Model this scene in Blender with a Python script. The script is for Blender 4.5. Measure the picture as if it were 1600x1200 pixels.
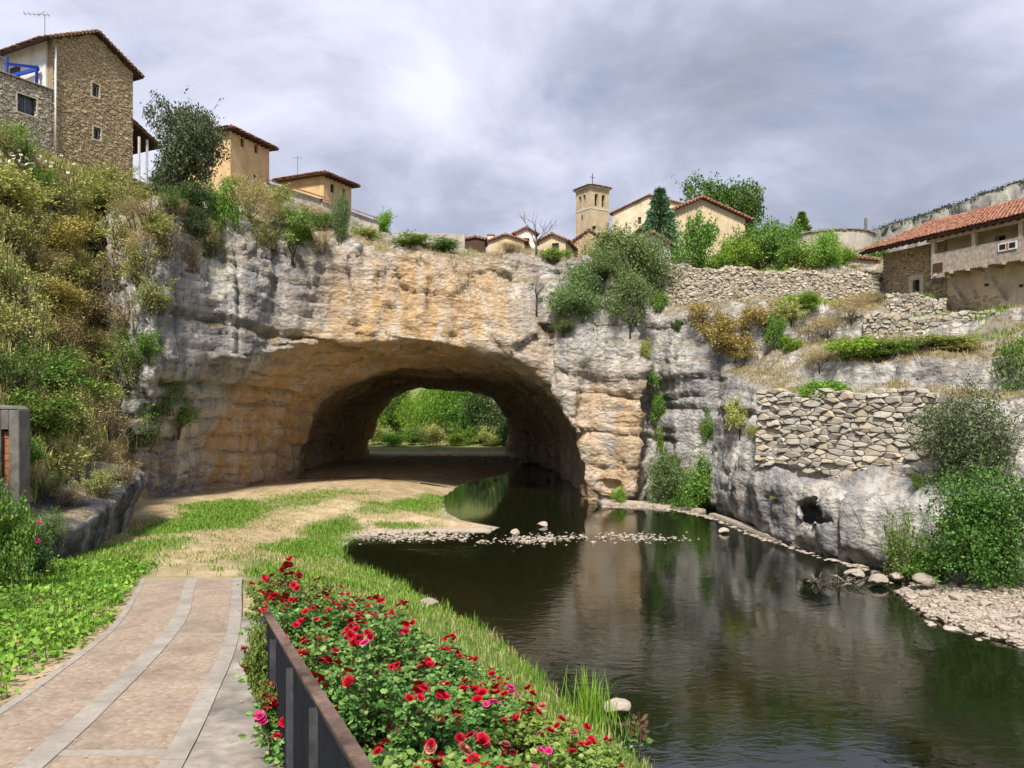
import bpy, bmesh, math, random
import numpy as np
from mathutils import Vector, Matrix, Euler

for _o in list(bpy.data.objects):
    bpy.data.objects.remove(_o)
scene = bpy.context.scene
C = scene.collection
R = math.radians
rng = np.random.default_rng(7)
random.seed(7)

# ------------------------------------------------------------------ camera
F = 1200.0            # focal length in photo pixels (photo 1600 wide)
HV = 620.0            # horizon row in the photo
CZ = 6.0              # camera height above the river
cam = bpy.data.cameras.new('camera')
cam.sensor_width = 36.0
cam.lens = 36.0 * F / 1600.0
cam.shift_y = (HV - 600.0) / 1600.0
cam.clip_start = 0.05
cam.clip_end = 6000
cam_o = bpy.data.objects.new('camera', cam)
cam_o.location = (0, 0, CZ)
cam_o.rotation_euler = (R(90), 0, 0)
C.objects.link(cam_o)
scene.camera = cam_o

# ------------------------------------------------------------------ sky, sun, exposure
SUN_EL, SUN_AZ = 53.0, -168.0       # azimuth measured from +Y towards +X
world = bpy.data.worlds.new('World')
scene.world = world
world.use_nodes = True


class NT:
    """small helper for building node trees"""
    def __init__(self, tree):
        self.t = tree
        tree.nodes.clear()

    def n(self, kind, **kw):
        nd = self.t.nodes.new(kind)
        for k, v in kw.items():
            if k.startswith('_'):
                setattr(nd, k[1:], v)
            else:
                key = k.replace('__', ' ')
                if key.startswith('i') and key[1:].isdigit():
                    self.put(nd.inputs[int(key[1:])], v)
                else:
                    self.put(nd.inputs[key], v)
        return nd

    def put(self, sock, v):
        if isinstance(v, bpy.types.NodeSocket):
            self.t.links.new(v, sock)
        elif isinstance(v, bpy.types.Node):
            self.t.links.new(v.outputs[0], sock)
        else:
            if isinstance(v, (tuple, list)) and len(v) == 3 and sock.type == 'RGBA':
                v = (*v, 1.0)
            sock.default_value = v

    def math(self, op, a, b=0.0, c=0.0, clamp=False):
        nd = self.t.nodes.new('ShaderNodeMath')
        nd.operation = op
        nd.use_clamp = clamp
        self.put(nd.inputs[0], a)
        self.put(nd.inputs[1], b)
        self.put(nd.inputs[2], c)
        return nd.outputs[0]

    def mix(self, f, a, b, blend='MIX'):
        nd = self.t.nodes.new('ShaderNodeMix')
        nd.data_type = 'RGBA'
        nd.blend_type = blend
        nd.clamp_factor = True
        self.put(nd.inputs[0], f)
        self.put(nd.inputs[6], a)
        self.put(nd.inputs[7], b)
        return nd.outputs[2]

    def ramp(self, f, stops, mode='LINEAR'):
        nd = self.t.nodes.new('ShaderNodeValToRGB')
        cr = nd.color_ramp
        cr.interpolation = mode
        while len(cr.elements) < len(stops):
            cr.elements.new(0.5)
        for e, (p, c) in zip(cr.elements, stops):
            e.position = p
            e.color = (c, c, c, 1) if isinstance(c, (int, float)) else (*c, 1)
        self.put(nd.inputs[0], f)
        return nd.outputs[0]

    def noise(self, vec, scale, detail=4.0, rough=0.55, dist=0.0):
        nd = self.t.nodes.new('ShaderNodeTexNoise')
        if vec is not None:
            self.put(nd.inputs['Vector'], vec)
        nd.inputs['Scale'].default_value = scale
        nd.inputs['Detail'].default_value = detail
        nd.inputs['Roughness'].default_value = rough
        nd.inputs['Distortion'].default_value = dist
        return nd.outputs[0]

    def mapping(self, vec, scale=(1, 1, 1), rot=(0, 0, 0), loc=(0, 0, 0)):
        nd = self.t.nodes.new('ShaderNodeMapping')
        self.put(nd.inputs['Vector'], vec)
        nd.inputs['Scale'].default_value = scale
        nd.inputs['Rotation'].default_value = rot
        nd.inputs['Location'].default_value = loc
        return nd.outputs[0]

    def bump(self, h, strength, dist, normal=None):
        nd = self.t.nodes.new('ShaderNodeBump')
        nd.inputs['Strength'].default_value = strength
        nd.inputs['Distance'].default_value = dist
        self.put(nd.inputs['Height'], h)
        if normal is not None:
            self.put(nd.inputs['Normal'], normal)
        return nd.outputs[0]


def build_world():
    k = NT(world.node_tree)
    sky = k.n('ShaderNodeTexSky')
    sky.sky_type = 'NISHITA'
    sky.sun_disc = False
    sky.sun_elevation = R(SUN_EL)
    sky.sun_rotation = R(SUN_AZ)
    sky.altitude = 600
    sky.dust_density = 1.5
    co = k.n('ShaderNodeTexCoord')
    sep = k.n('ShaderNodeSeparateXYZ', i0=co.outputs['Generated'])
    zz = k.math('ADD', k.math('MAXIMUM', sep.outputs[2], 0.0), 0.42)
    vx = k.math('DIVIDE', sep.outputs[0], zz)
    vy = k.math('DIVIDE', sep.outputs[1], zz)
    v = k.n('ShaderNodeCombineXYZ', i0=vx, i1=vy, i2=0.35)
    big = k.noise(k.mapping(v, loc=(3.09, 1.86, 0)), 1.15, 5.0, 0.50, 0.25)
    fine = k.noise(k.mapping(v, (1, 1.1, 1), loc=(8.3, 4.24, 0)), 2.6, 6.0, 0.58, 0.35)
    m = k.math('ADD', k.math('MULTIPLY', big, 0.58), k.math('MULTIPLY', fine, 0.42))
    m = k.math('MULTIPLY_ADD', k.math('SUBTRACT', m, 0.5), 1.75, 0.49)
    S = 10.0
    def c(r, g, b):
        return (r * S, g * S, b * S)
    # colours are scene values / background strength
    col = k.ramp(m, [(0.30, (0.185, 0.200, 0.255)), (0.42, (0.248, 0.268, 0.343)), (0.50, (0.315, 0.334, 0.418)),
                     (0.58, (0.39, 0.405, 0.485)), (0.70, (0.47, 0.485, 0.55))])
    cloud = k.n('ShaderNodeVectorMath', _operation='SCALE', i0=col)
    cloud.inputs['Scale'].default_value = S
    thin = k.ramp(fine, [(0.34, 0.75), (0.44, 1.0)])
    full = k.mix(thin, sky.outputs[0], cloud.outputs[0])
    bg = k.n('ShaderNodeBackground', Color=full, Strength=0.1)
    k.n('ShaderNodeOutputWorld', Surface=bg)


build_world()
world.cycles.sampling_method = 'MANUAL'
world.cycles.sample_map_resolution = 512
sun = bpy.data.lights.new('sun', 'SUN')
sun.energy = 3.1
sun.angle = R(8.0)
sun.color = (1.0, 0.93, 0.82)
sun_o = bpy.data.objects.new('sun', sun)
_az, _el = R(SUN_AZ), R(SUN_EL)
SUN_DIR = Vector((math.sin(_az) * math.cos(_el), math.cos(_az) * math.cos(_el), math.sin(_el)))
sun_o.rotation_euler = SUN_DIR.to_track_quat('Z', 'Y').to_euler()
sun_o.location = SUN_DIR * 200
C.objects.link(sun_o)
vs = scene.view_settings
vs.view_transform = 'Standard'
vs.look = 'None'
vs.gamma = 1
vs.exposure = 1.0
vs.use_curve_mapping = False
cy = scene.cycles
cy.max_bounces = 6
cy.diffuse_bounces = 3
cy.glossy_bounces = 3
cy.transmission_bounces = 4
cy.transparent_max_bounces = 8
cy.caustics_reflective = False
cy.caustics_refractive = False
cy.sample_clamp_indirect = 6.0
cy.use_adaptive_sampling = True
cy.adaptive_threshold = 0.02
cy.adaptive_min_samples = 12


def P(u, v, Y):
    """photo pixel at a chosen distance -> world point"""
    return Vector(((u - 800.0) * Y / F, Y, CZ + (HV - v) * Y / F))


# ------------------------------------------------------------------ numpy noise
_TAB = rng.random((64, 64, 64)).astype(np.float32) * 2 - 1


def vnoise(x, y, z):
    xi, yi, zi = np.floor(x), np.floor(y), np.floor(z)
    fx, fy, fz = x - xi, y - yi, z - zi
    xi, yi, zi = (a.astype(np.int32) for a in (xi, yi, zi))
    fx, fy, fz = (f * f * (3 - 2 * f) for f in (fx, fy, fz))
    x0, y0, z0 = xi & 63, yi & 63, zi & 63
    x1, y1, z1 = (xi + 1) & 63, (yi + 1) & 63, (zi + 1) & 63
    t = _TAB
    a = t[x0, y0, z0] * (1 - fx) + t[x1, y0, z0] * fx
    b = t[x0, y1, z0] * (1 - fx) + t[x1, y1, z0] * fx
    c = t[x0, y0, z1] * (1 - fx) + t[x1, y0, z1] * fx
    d = t[x0, y1, z1] * (1 - fx) + t[x1, y1, z1] * fx
    return (a * (1 - fy) + b * fy) * (1 - fz) + (c * (1 - fy) + d * fy) * fz


def fbm(x, y, z, octaves=4, gain=0.5, lac=2.03):
    s, a, f, tot = 0, 1.0, 1.0, 0.0
    for o in range(octaves):
        s = s + a * vnoise(x * f + 17.3 * o, y * f + 5.1 * o, z * f + 9.7 * o)
        tot += a
        a *= gain
        f *= lac
    return s / tot


def worley(x, y, z, seed=0):
    """random value of the nearest jittered cell, and distance to the cell border"""
    xi, yi, zi = (np.floor(a).astype(np.int32) for a in (x, y, z))
    d1 = np.full(x.shape, 9.0, dtype=np.float32)
    d2 = d1.copy()
    val = np.zeros(x.shape, dtype=np.float32)
    s = seed * 7
    for i in (-1, 0, 1):
        for j in (-1, 0, 1):
            for k in (-1, 0, 1):
                a, b, c = xi + i, yi + j, zi + k
                ia, ib, ic = (a + s) & 63, (b + 3 * s) & 63, (c + 5 * s) & 63
                px = a + .5 + .45 * _TAB[ia, ib, ic]
                py = b + .5 + .45 * _TAB[ib, ic, ia]
                pz = c + .5 + .45 * _TAB[ic, ia, ib]
                d = ((px - x) ** 2 + (py - y) ** 2 + (pz - z) ** 2).astype(np.float32)
                m = d < d1
                d2 = np.where(m, d1, np.minimum(d2, d))
                val = np.where(m, _TAB[(ia + 31) & 63, ib, (ic + 17) & 63], val)
                d1 = np.where(m, d, d1)
    return val, np.sqrt(d2) - np.sqrt(d1)


def sstep(a, b, x):
    t = np.clip((x - a) / (b - a), 0, 1)
    return t * t * (3 - 2 * t)


def smax(a, b, k):
    h = np.clip(0.5 + 0.5 * (a - b) / k, 0, 1)
    return b * (1 - h) + a * h + k * h * (1 - h)


def smin(a, b, k):
    return -smax(-a, -b, k)


def poly_sd(px, py, pts):
    """signed distance to polygon, negative inside"""
    d = np.full(px.shape, 1e9)
    s = np.ones(px.shape)
    n = len(pts)
    for i in range(n):
        ax, ay = pts[i]
        bx, by = pts[i - 1]
        ex, ey = bx - ax, by - ay
        wx, wy = px - ax, py - ay
        t = np.clip((wx * ex + wy * ey) / (ex * ex + ey * ey), 0, 1)
        d = np.minimum(d, (wx - ex * t) ** 2 + (wy - ey * t) ** 2)
        c1, c2, c3 = py >= ay, py < by, ex * wy > ey * wx
        flip = (c1 & c2 & c3) | (~c1 & ~c2 & ~c3)
        s = np.where(flip, -s, s)
    return s * np.sqrt(d)


# ------------------------------------------------------------------ mesh helpers
def mesh_from(name, V, Fc, mat=None, smooth=False, attrs=None):
    """V (n,3) array, Fc list of faces or (m,k) array -> mesh"""
    me = bpy.data.meshes.new(name)
    V = np.asarray(V, dtype=np.float32)
    if isinstance(Fc, np.ndarray):
        m, k = Fc.shape
        me.vertices.add(len(V))
        me.vertices.foreach_set('co', V.ravel())
        me.loops.add(m * k)
        me.loops.foreach_set('vertex_index', Fc.astype(np.int32).ravel())
        me.polygons.add(m)
        me.polygons.foreach_set('loop_start', np.arange(0, m * k, k, dtype=np.int32))
        me.update(calc_edges=True)
    else:
        me.from_pydata(V.tolist(), [], Fc)
    if smooth:
        me.polygons.foreach_set('use_smooth', np.ones(len(me.polygons), dtype=bool))
    for an, dat in (attrs or {}).items():
        at = me.attributes.new(an, 'FLOAT_COLOR', 'POINT')
        at.data.foreach_set('color', np.asarray(dat, dtype=np.float32).ravel())
    if mat:
        me.materials.append(mat)
    me.update()
    return me


def link(name, me, parent=None, loc=None, label=None, cat=None, group=None, kind=None):
    o = bpy.data.objects.new(name, me)
    C.objects.link(o)
    if parent is not None:
        o.parent = parent
    if loc is not None:
        o.location = loc
    return tag(o, label, cat, group, kind)


def tag(o, label=None, cat=None, group=None, kind=None):
    if label:
        o['label'] = label
    if cat:
        o['category'] = cat
    if group:
        o['group'] = group
    if kind:
        o['kind'] = kind
    return o


def empty(name, loc, rz=0.0, label=None, cat=None, group=None):
    o = bpy.data.objects.new(name, None)
    o.location = loc
    o.rotation_euler = (0, 0, rz)
    o.empty_display_size = 0.3
    C.objects.link(o)
    return tag(o, label, cat, group)


class MB:
    """collects simple solids, then links them as ONE mesh object"""
    def __init__(self):
        self.v, self.f = [], []

    def add(self, vs_, fs_):
        b = len(self.v)
        self.v += [tuple(p) for p in vs_]
        self.f += [[i + b for i in q] for q in fs_]
        return self

    def box(self, x0, x1, y0, y1, z0, z1):
        v = [(x0, y0, z0), (x1, y0, z0), (x1, y1, z0), (x0, y1, z0), (x0, y0, z1), (x1, y0, z1), (x1, y1, z1), (x0, y1, z1)]
        return self.add(v, [(0, 3, 2, 1), (4, 5, 6, 7), (0, 1, 5, 4), (1, 2, 6, 5), (2, 3, 7, 6), (3, 0, 4, 7)])

    def prism(self, poly, axis, a, b):
        """poly of 2-D points extruded along axis ('x','y','z') from a to b"""
        n = len(poly)
        def p3(p, t):
            return {'x': (t, p[0], p[1]), 'y': (p[0], t, p[1]), 'z': (p[0], p[1], t)}[axis]
        v = [p3(p, a) for p in poly] + [p3(p, b) for p in poly]
        f = [list(range(n))[::-1], list(range(n, 2 * n))]
        f += [(i, (i + 1) % n, n + (i + 1) % n, n + i) for i in range(n)]
        return self.add(v, f)

    def tube(self, pts, radii, seg=7, cap=True):
        pts = [Vector(p) for p in pts]
        if isinstance(radii, (int, float)):
            radii = [radii] * len(pts)
        rings = []
        for i, p in enumerate(pts):
            d = (pts[min(i + 1, len(pts) - 1)] - pts[max(i - 1, 0)]).normalized()
            up = Vector((0, 0, 1)) if abs(d.z) < 0.9 else Vector((1, 0, 0))
            a = d.cross(up).normalized()
            b = d.cross(a)
            rings.append([p + (a * math.cos(t) + b * math.sin(t)) * radii[i] for t in [2 * math.pi * j / seg for j in range(seg)]])
        v = [q for r in rings for q in r]
        f = []
        for i in range(len(pts) - 1):
            for j in range(seg):
                f.append((i * seg + j, i * seg + (j + 1) % seg, (i + 1) * seg + (j + 1) % seg, (i + 1) * seg + j))
        if cap:
            f.append(list(range(seg))[::-1])
            f.append([(len(pts) - 1) * seg + j for j in range(seg)])
        return self.add(v, f)

    def bar(self, a, b, w, h):
        """square bar from a to b"""
        a, b = Vector(a), Vector(b)
        d = (b - a).normalized()
        up = Vector((0, 0, 1)) if abs(d.z) < 0.95 else Vector((0, 1, 0))
        s = d.cross(up).normalized() * (w / 2)
        t = s.cross(d).normalized() * (h / 2)
        v = [a - s - t, a + s - t, a + s + t, a - s + t, b - s - t, b + s - t, b + s + t, b - s + t]
        return self.add(v, [(0, 1, 2, 3), (7, 6, 5, 4), (0, 4, 5, 1), (1, 5, 6, 2), (2, 6, 7, 3), (3, 7, 4, 0)])

    def mesh(self, name, mat, smooth=False):
        me = bpy.data.meshes.new(name)
        me.from_pydata(self.v, [], self.f)
        if smooth:
            me.polygons.foreach_set('use_smooth', np.ones(len(me.polygons), dtype=bool))
        if mat:
            me.materials.append(mat)
        bm = bmesh.new()
        bm.from_mesh(me)
        bmesh.ops.recalc_face_normals(bm, faces=bm.faces)
        bm.to_mesh(me)
        bm.free()
        me.update()
        return me

    def build(self, name, mat, parent=None, smooth=False, bevel=0.0, **kw):
        me = self.mesh(name, mat, smooth)
        if bevel:
            bm = bmesh.new()
            bm.from_mesh(me)
            bmesh.ops.bevel(bm, geom=list(bm.edges), offset=bevel, segments=1, affect='EDGES', clamp_overlap=True)
            bm.to_mesh(me)
            bm.free()
        return link(name, me, parent, **kw)


# ------------------------------------------------------------------ materials
M = {}


def principled(name):
    m = bpy.data.materials.new(name)
    m.use_nodes = True
    k = NT(m.node_tree)
    b = k.n('ShaderNodeBsdfPrincipled')
    k.n('ShaderNodeOutputMaterial', Surface=b)
    return m, k, b


def simple(name, col, rough=0.8, var=0.18, scale=4.0, bump=0.15, dist=0.02, spec=0.3, metal=0.0, alt=None, stain=0.0):
    """procedural surface: two tones, grain and a little relief"""
    m, k, b = principled(name)
    co = k.n('ShaderNodeTexCoord').outputs['Object']
    n1 = k.noise(co, scale, 6, 0.6)
    n2 = k.noise(co, scale * 7, 4, 0.6)
    dark = tuple(c * (1 - var * 1.6) for c in col)
    lite = tuple(min(1, c * (1 + var)) for c in (alt or col))
    c = k.mix(k.ramp(n1, [(0.32, 0.0), (0.68, 1.0)]), dark, lite)
    c = k.mix(k.math('MULTIPLY', k.ramp(n2, [(0.35, 1.0), (0.55, 0.0)]), 0.5), c, tuple(x * 0.7 for x in col))
    if stain:
        st = k.noise(k.mapping(co, (1.6, 1.6, 0.25)), 1.2, 6, 0.65)
        c = k.mix(k.math('MULTIPLY', k.ramp(st, [(0.5, 0.0), (0.72, 1.0)]), stain), c, tuple(x * 0.45 for x in col))
    k.put(b.inputs['Base Color'], c)
    b.inputs['Roughness'].default_value = rough
    b.inputs['Specular IOR Level'].default_value = spec
    b.inputs['Metallic'].default_value = metal
    if bump:
        h = k.math('ADD', k.math('MULTIPLY', n1, 0.6), k.math('MULTIPLY', n2, 0.4))
        k.put(b.inputs['Normal'], k.bump(h, bump, dist))
    M[name] = m
    return m


def island_stone(name, c1, c2, c3, rough=0.9, bump=0.5, dist=0.03, scale=6.0):
    """separate stones: each piece (island) takes its own tone"""
    m, k, b = principled(name)
    geo = k.n('ShaderNodeNewGeometry')
    obi = k.n('ShaderNodeObjectInfo')
    rnd = k.math('FRACT', k.math('ADD', geo.outputs['Random Per Island'], obi.outputs['Random']))
    co = k.n('ShaderNodeTexCoord').outputs['Object']
    base = k.ramp(rnd, [(0.0, c1), (0.45, c2), (0.8, c3), (1.0, tuple(min(1, x * 1.2) for x in c2))])
    n1 = k.noise(co, scale, 7, 0.62)
    n2 = k.noise(co, scale * 6, 4, 0.6)
    c = k.mix(k.ramp(n1, [(0.35, 0.55), (0.6, 0.0)]), base, tuple(x * 0.55 for x in c1))
    c = k.mix(k.ramp(n2, [(0.4, 0.35), (0.55, 0.0)]), c, tuple(x * 0.5 for x in c1))
    k.put(b.inputs['Base Color'], c)
    b.inputs['Roughness'].default_value = rough
    b.inputs['Specular IOR Level'].default_value = 0.2
    h = k.math('ADD', k.math('MULTIPLY', n1, 0.7), k.math('MULTIPLY', n2, 0.3))
    k.put(b.inputs['Normal'], k.bump(h, bump, dist))
    M[name] = m
    return m


def leaf_mat(name, c1, c2, c3=None, trans=0.35, rough=0.55, hue=0.03):
    m = bpy.data.materials.new(name)
    m.use_nodes = True
    k = NT(m.node_tree)
    geo = k.n('ShaderNodeNewGeometry')
    obi = k.n('ShaderNodeObjectInfo')
    rnd = geo.outputs['Random Per Island']
    stops = [(0.0, c1), (0.6, c2)] + ([(1.0, c3)] if c3 else [])
    c = k.ramp(rnd, stops)
    hs = k.n('ShaderNodeHueSaturation', Color=c)
    k.put(hs.inputs['Value'], k.math('MULTIPLY_ADD', obi.outputs['Random'], 0.4, 0.95))
    k.put(hs.inputs['Hue'], k.math('MULTIPLY_ADD', k.math('FRACT', k.math('MULTIPLY', obi.outputs['Random'], 7.3)), hue, 0.5 - hue / 2))
    d = k.n('ShaderNodeBsdfPrincipled')
    k.put(d.inputs['Base Color'], hs.outputs[0])
    d.inputs['Roughness'].default_value = rough
    d.inputs['Specular IOR Level'].default_value = 0.25
    tr = k.n('ShaderNodeBsdfTranslucent')
    k.put(tr.inputs['Color'], k.mix(0.35 if hue else 0.0, hs.outputs[0], (0.35, 0.42, 0.05)))
    mx = k.n('ShaderNodeMixShader', i0=trans * 0.6, i1=d, i2=tr)
    k.n('ShaderNodeOutputMaterial', Surface=mx)
    M[name] = m
    return m


def rock_material():
    m, k, b = principled('limestone')
    co = k.n('ShaderNodeTexCoord').outputs['Object']
    at = k.n('ShaderNodeAttribute', _attribute_name='mask')
    sp = k.n('ShaderNodeSeparateColor', i0=at.outputs['Color'])
    och, dark, soil = sp.outputs[0], sp.outputs[1], sp.outputs[2]
    big = k.noise(co, 0.28, 3, 0.6, 0.4)
    med = k.noise(co, 1.3, 5, 0.65, 0.3)
    fin = k.noise(co, 6.0, 4, 0.7)
    strk = k.noise(k.mapping(co, (1.1, 1.1, 0.10)), 1.0, 5, 0.62, 0.25)
    strk2 = k.noise(k.mapping(co, (2.6, 2.6, 0.20), loc=(3, 7, 1)), 1.0, 4, 0.6, 0.2)
    base = k.ramp(big, [(0.32, (0.44, 0.43, 0.42)), (0.5, (0.58, 0.565, 0.54)), (0.66, (0.68, 0.65, 0.595))])
    # warm iron staining
    ochm = k.math('MULTIPLY', och, k.ramp(k.math('ADD', k.math('MULTIPLY', strk, 0.6), k.math('MULTIPLY', med, 0.4)), [(0.36, 0.15), (0.52, 1.0)]))
    ochc = k.ramp(med, [(0.3, (0.47, 0.28, 0.125)), (0.5, (0.66, 0.43, 0.215)), (0.7, (0.73, 0.56, 0.35))])
    c = k.mix(ochm, base, ochc)
    # grey to black water streaks
    stm = k.math('MULTIPLY', dark, k.ramp(strk, [(0.42, 0.0), (0.57, 1.0)]))
    c = k.mix(k.math('MULTIPLY', stm, 0.85), c, (0.215, 0.215, 0.235))
    stm2 = k.math('MULTIPLY', dark, k.ramp(strk2, [(0.52, 0.0), (0.68, 1.0)]))
    c = k.mix(k.math('MULTIPLY', stm2, 0.65), c, (0.13, 0.13, 0.145))
    # pale scoured limestone
    pale = k.ramp(k.noise(k.mapping(co, (1, 1, 0.6), loc=(9, 2, 4)), 0.75, 4, 0.62), [(0.54, 0.0), (0.66, 0.75)])
    c = k.mix(pale, c, (0.66, 0.62, 0.55))
    # lichen speckle
    c = k.mix(k.math('MULTIPLY', k.ramp(fin, [(0.30, 1.0), (0.42, 0.0)]), 0.5), c, (0.20, 0.19, 0.18))
    orst = k.noise(k.mapping(co, (1.7, 1.7, 0.12), loc=(1, 4, 8)), 1.0, 4, 0.6, 0.2)
    c = k.mix(k.math('MULTIPLY', k.ramp(orst, [(0.55, 0.0), (0.66, 1.0)]), k.math('MULTIPLY_ADD', och, 0.7, 0.14)), c, (0.56, 0.36, 0.17))
    # bedding lines and open cracks, filled with dark earth and lichen
    bed_ = k.noise(k.mapping(co, (0.20, 0.20, 2.6), rot=(0, 0.12, 0)), 1.0, 4, 0.6, 0.4)
    c = k.mix(k.math('MULTIPLY', k.ramp(bed_, [(0.585, 0.0), (0.63, 1.0), (0.68, 0.0)]), 0.5), c, (0.17, 0.155, 0.14))
    vc = k.t.nodes.new('ShaderNodeTexVoronoi')
    vc.feature = 'DISTANCE_TO_EDGE'
    wrp = k.n('ShaderNodeVectorMath', _operation='MULTIPLY_ADD', i0=med, i1=(0.55, 0.4, 0.5), i2=k.mapping(co, (0.8, 0.8, 1.25)))
    k.put(vc.inputs['Vector'], wrp.outputs[0])
    vc.inputs['Scale'].default_value = 0.75
    crk = k.math('MULTIPLY', k.ramp(vc.outputs['Distance'], [(0.0, 1.0), (0.016, 0.0)]), k.ramp(big, [(0.44, 0.05), (0.58, 0.6)]))
    c = k.mix(crk, c, (0.10, 0.09, 0.08))
    # earth and dry grass roots lying on ledges
    sm = k.math('MULTIPLY', soil, k.ramp(med, [(0.3, 0.35), (0.55, 1.0)]))
    c = k.mix(sm, c, k.ramp(fin, [(0.35, (0.14, 0.105, 0.055)), (0.55, (0.24, 0.19, 0.095)), (0.7, (0.33, 0.27, 0.14))]))
    k.put(b.inputs['Base Color'], c)
    b.inputs['Roughness'].default_value = 0.93
    b.inputs['Specular IOR Level'].default_value = 0.15
    pit = k.noise(k.mapping(co, (1, 1, 1.7)), 3.6, 5, 0.76)
    vor = k.t.nodes.new('ShaderNodeTexVoronoi')
    k.put(vor.inputs['Vector'], k.mapping(co, (1, 1, 1.6)))
    vor.inputs['Scale'].default_value = 3.1
    h = k.math('ADD', k.math('MULTIPLY', med, 0.30), k.math('MULTIPLY', pit, 0.16))
    h = k.math('ADD', h, k.math('MULTIPLY', vor.outputs['Distance'], 0.09))
    h = k.math('SUBTRACT', h, k.math('MULTIPLY', crk, 0.06))
    nb = k.bump(h, 1.0, 0.95)
    k.put(b.inputs['Normal'], nb)
    M['rock'] = m


rock_material()
# ------------------------------------------------------------------ solid rock by distance field
def surface_nets(f, org, h):
    nx, ny, nz = f.shape
    s = f < 0
    c = np.zeros((nx - 1, ny - 1, nz - 1), dtype=np.uint8)
    for a in (0, 1):
        for b in (0, 1):
            for d in (0, 1):
                c += s[a:nx - 1 + a, b:ny - 1 + b, d:nz - 1 + d]
    act = (c > 0) & (c < 8)
    idx = np.full(act.shape, -1, dtype=np.int32)
    I, J, K = np.nonzero(act)
    idx[I, J, K] = np.arange(len(I))
    acc = np.zeros((len(I), 3), dtype=np.float64)
    cnt = np.zeros(len(I))
    cor = {}
    for a in (0, 1):
        for b in (0, 1):
            for d in (0, 1):
                cor[a, b, d] = f[I + a, J + b, K + d]
    for p in cor:
        for ax in range(3):
            if p[ax] == 0:
                q = list(p)
                q[ax] = 1
                q = tuple(q)
                f0, f1 = cor[p], cor[q]
                m = (f0 < 0) != (f1 < 0)
                t = np.where(m, f0 / np.where(m, f0 - f1, 1), 0)
                pt = np.array(p, dtype=float)[None, :].repeat(len(I), 0)
                pt[:, ax] = t
                acc[m] += pt[m]
                cnt[m] += 1
    V = (acc / cnt[:, None] + np.stack([I, J, K], 1)) * h + np.array(org)
    Q = []
    # x edges
    for ax in range(3):
        o1, o2 = [(1, 2), (2, 0), (0, 1)][ax]
        sl0 = [slice(None)] * 3
        sl1 = [slice(None)] * 3
        sl0[ax] = slice(0, -1)
        sl1[ax] = slice(1, None)
        m = s[tuple(sl0)] != s[tuple(sl1)]
        e = np.stack(np.nonzero(m), 1)
        e = e[(e[:, o1] > 0) & (e[:, o2] > 0) & (e[:, o1] < f.shape[o1] - 1) & (e[:, o2] < f.shape[o2] - 1)]
        ins = s[e[:, 0], e[:, 1], e[:, 2]]
        def cell(d1, d2):
            q = e.copy()
            q[:, o1] -= d1
            q[:, o2] -= d2
            return idx[q[:, 0], q[:, 1], q[:, 2]]
        q = np.stack([cell(1, 1), cell(0, 1), cell(0, 0), cell(1, 0)], 1)
        q[~ins] = q[~ins][:, ::-1]
        Q.append(q)
    Q = np.concatenate(Q)
    return V, Q[(Q >= 0).all(1)]


def vert_normals(V, Q):
    n = np.cross(V[Q[:, 2]] - V[Q[:, 0]], V[Q[:, 3]] - V[Q[:, 1]])
    N = np.zeros_like(V)
    for j in range(4):
        np.add.at(N, Q[:, j], n)
    return N / np.maximum(np.linalg.norm(N, axis=1), 1e-9)[:, None]


_LAY = rng.random(400) * 2 - 1


def rock_relief(V, N, amp=1.0, strata=1.0, vert=1.0):
    x, y, z = V.T
    zs = z + 0.13 * x + 0.05 * y + 0.55 * fbm(x * .16, y * .16, z * .16, 2)
    t = zs / 0.95 + 60 + 0.35 * vnoise(x * .4, y * .4, z * .1)
    li = np.floor(t).astype(int)
    fr = t - li
    step = _LAY[li % 400] * 0.5 + (_LAY[(li + 1) % 400] - _LAY[li % 400]) * 0.5 * sstep(0.86, 1.0, fr)
    crack = np.exp(-((fr - 0.93) / 0.07) ** 2)
    msk = sstep(-0.25, 0.35, vnoise(x * .11 + 5, y * .11, z * .13 + 3))
    wall = 1 - np.abs(N[:, 2]) * 0.45
    d = strata * wall * (0.42 * step * msk - 0.28 * crack * (0.35 + 0.65 * msk))
    # vertical joints and flutes
    rv = np.abs(fbm(x * .30 + 3, y * .30, z * .05, 3))
    d = d - vert * 0.42 * np.exp(-(rv / 0.075) ** 2) * (1 - np.abs(N[:, 2]))
    d = d + vert * 0.30 * fbm(x * .55, y * .55, z * .10 + 8, 3)
    # blocky masses bounded by joints: every block stands at its own depth
    wx, wy, wz = (0.5 * fbm(x * .5 + q, y * .5, z * .5 + q, 2) for q in (0, 9, 21))
    sv = sstep(7, 9, x)
    c1, e1 = worley((x + wx) / 2.3, (y + wy) / 2.3, (zs + wz) / (1.25 + 1.6 * sv), 1)
    c2, e2 = worley((x + wx * .5) / .85, (y + wy * .5) / .85, (zs + wz * .5) / (.5 + .35 * sv), 2)
    rub = 0.45 + 0.55 * sstep(11.2, 12.6, z) + 0.35 * sstep(.1, .5, vnoise(x * .15, y * .15, z * .15 + 40))
    rub = rub * (1 - .65 * sstep(3.5, 2.5, x) * sstep(9.2, 8.2, z) * sstep(39.5, 41, y) * sstep(-17.5, -16.5, x))   # scoured smooth under the vault
    d = d + rub * (0.27 * c1 - 0.12 * np.exp(-(e1 / .07) ** 2))
    d = d + rub * (0.10 * c2 - 0.05 * np.exp(-(e2 / .12) ** 2))
    d = d + 0.55 * fbm(x * .20, y * .20, z * .22, 2)
    d = d + 0.15 * fbm(x * 1.25, y * 1.25, z * 1.6, 4, 0.6)
    return V + N * (d * amp)[:, None]


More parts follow.
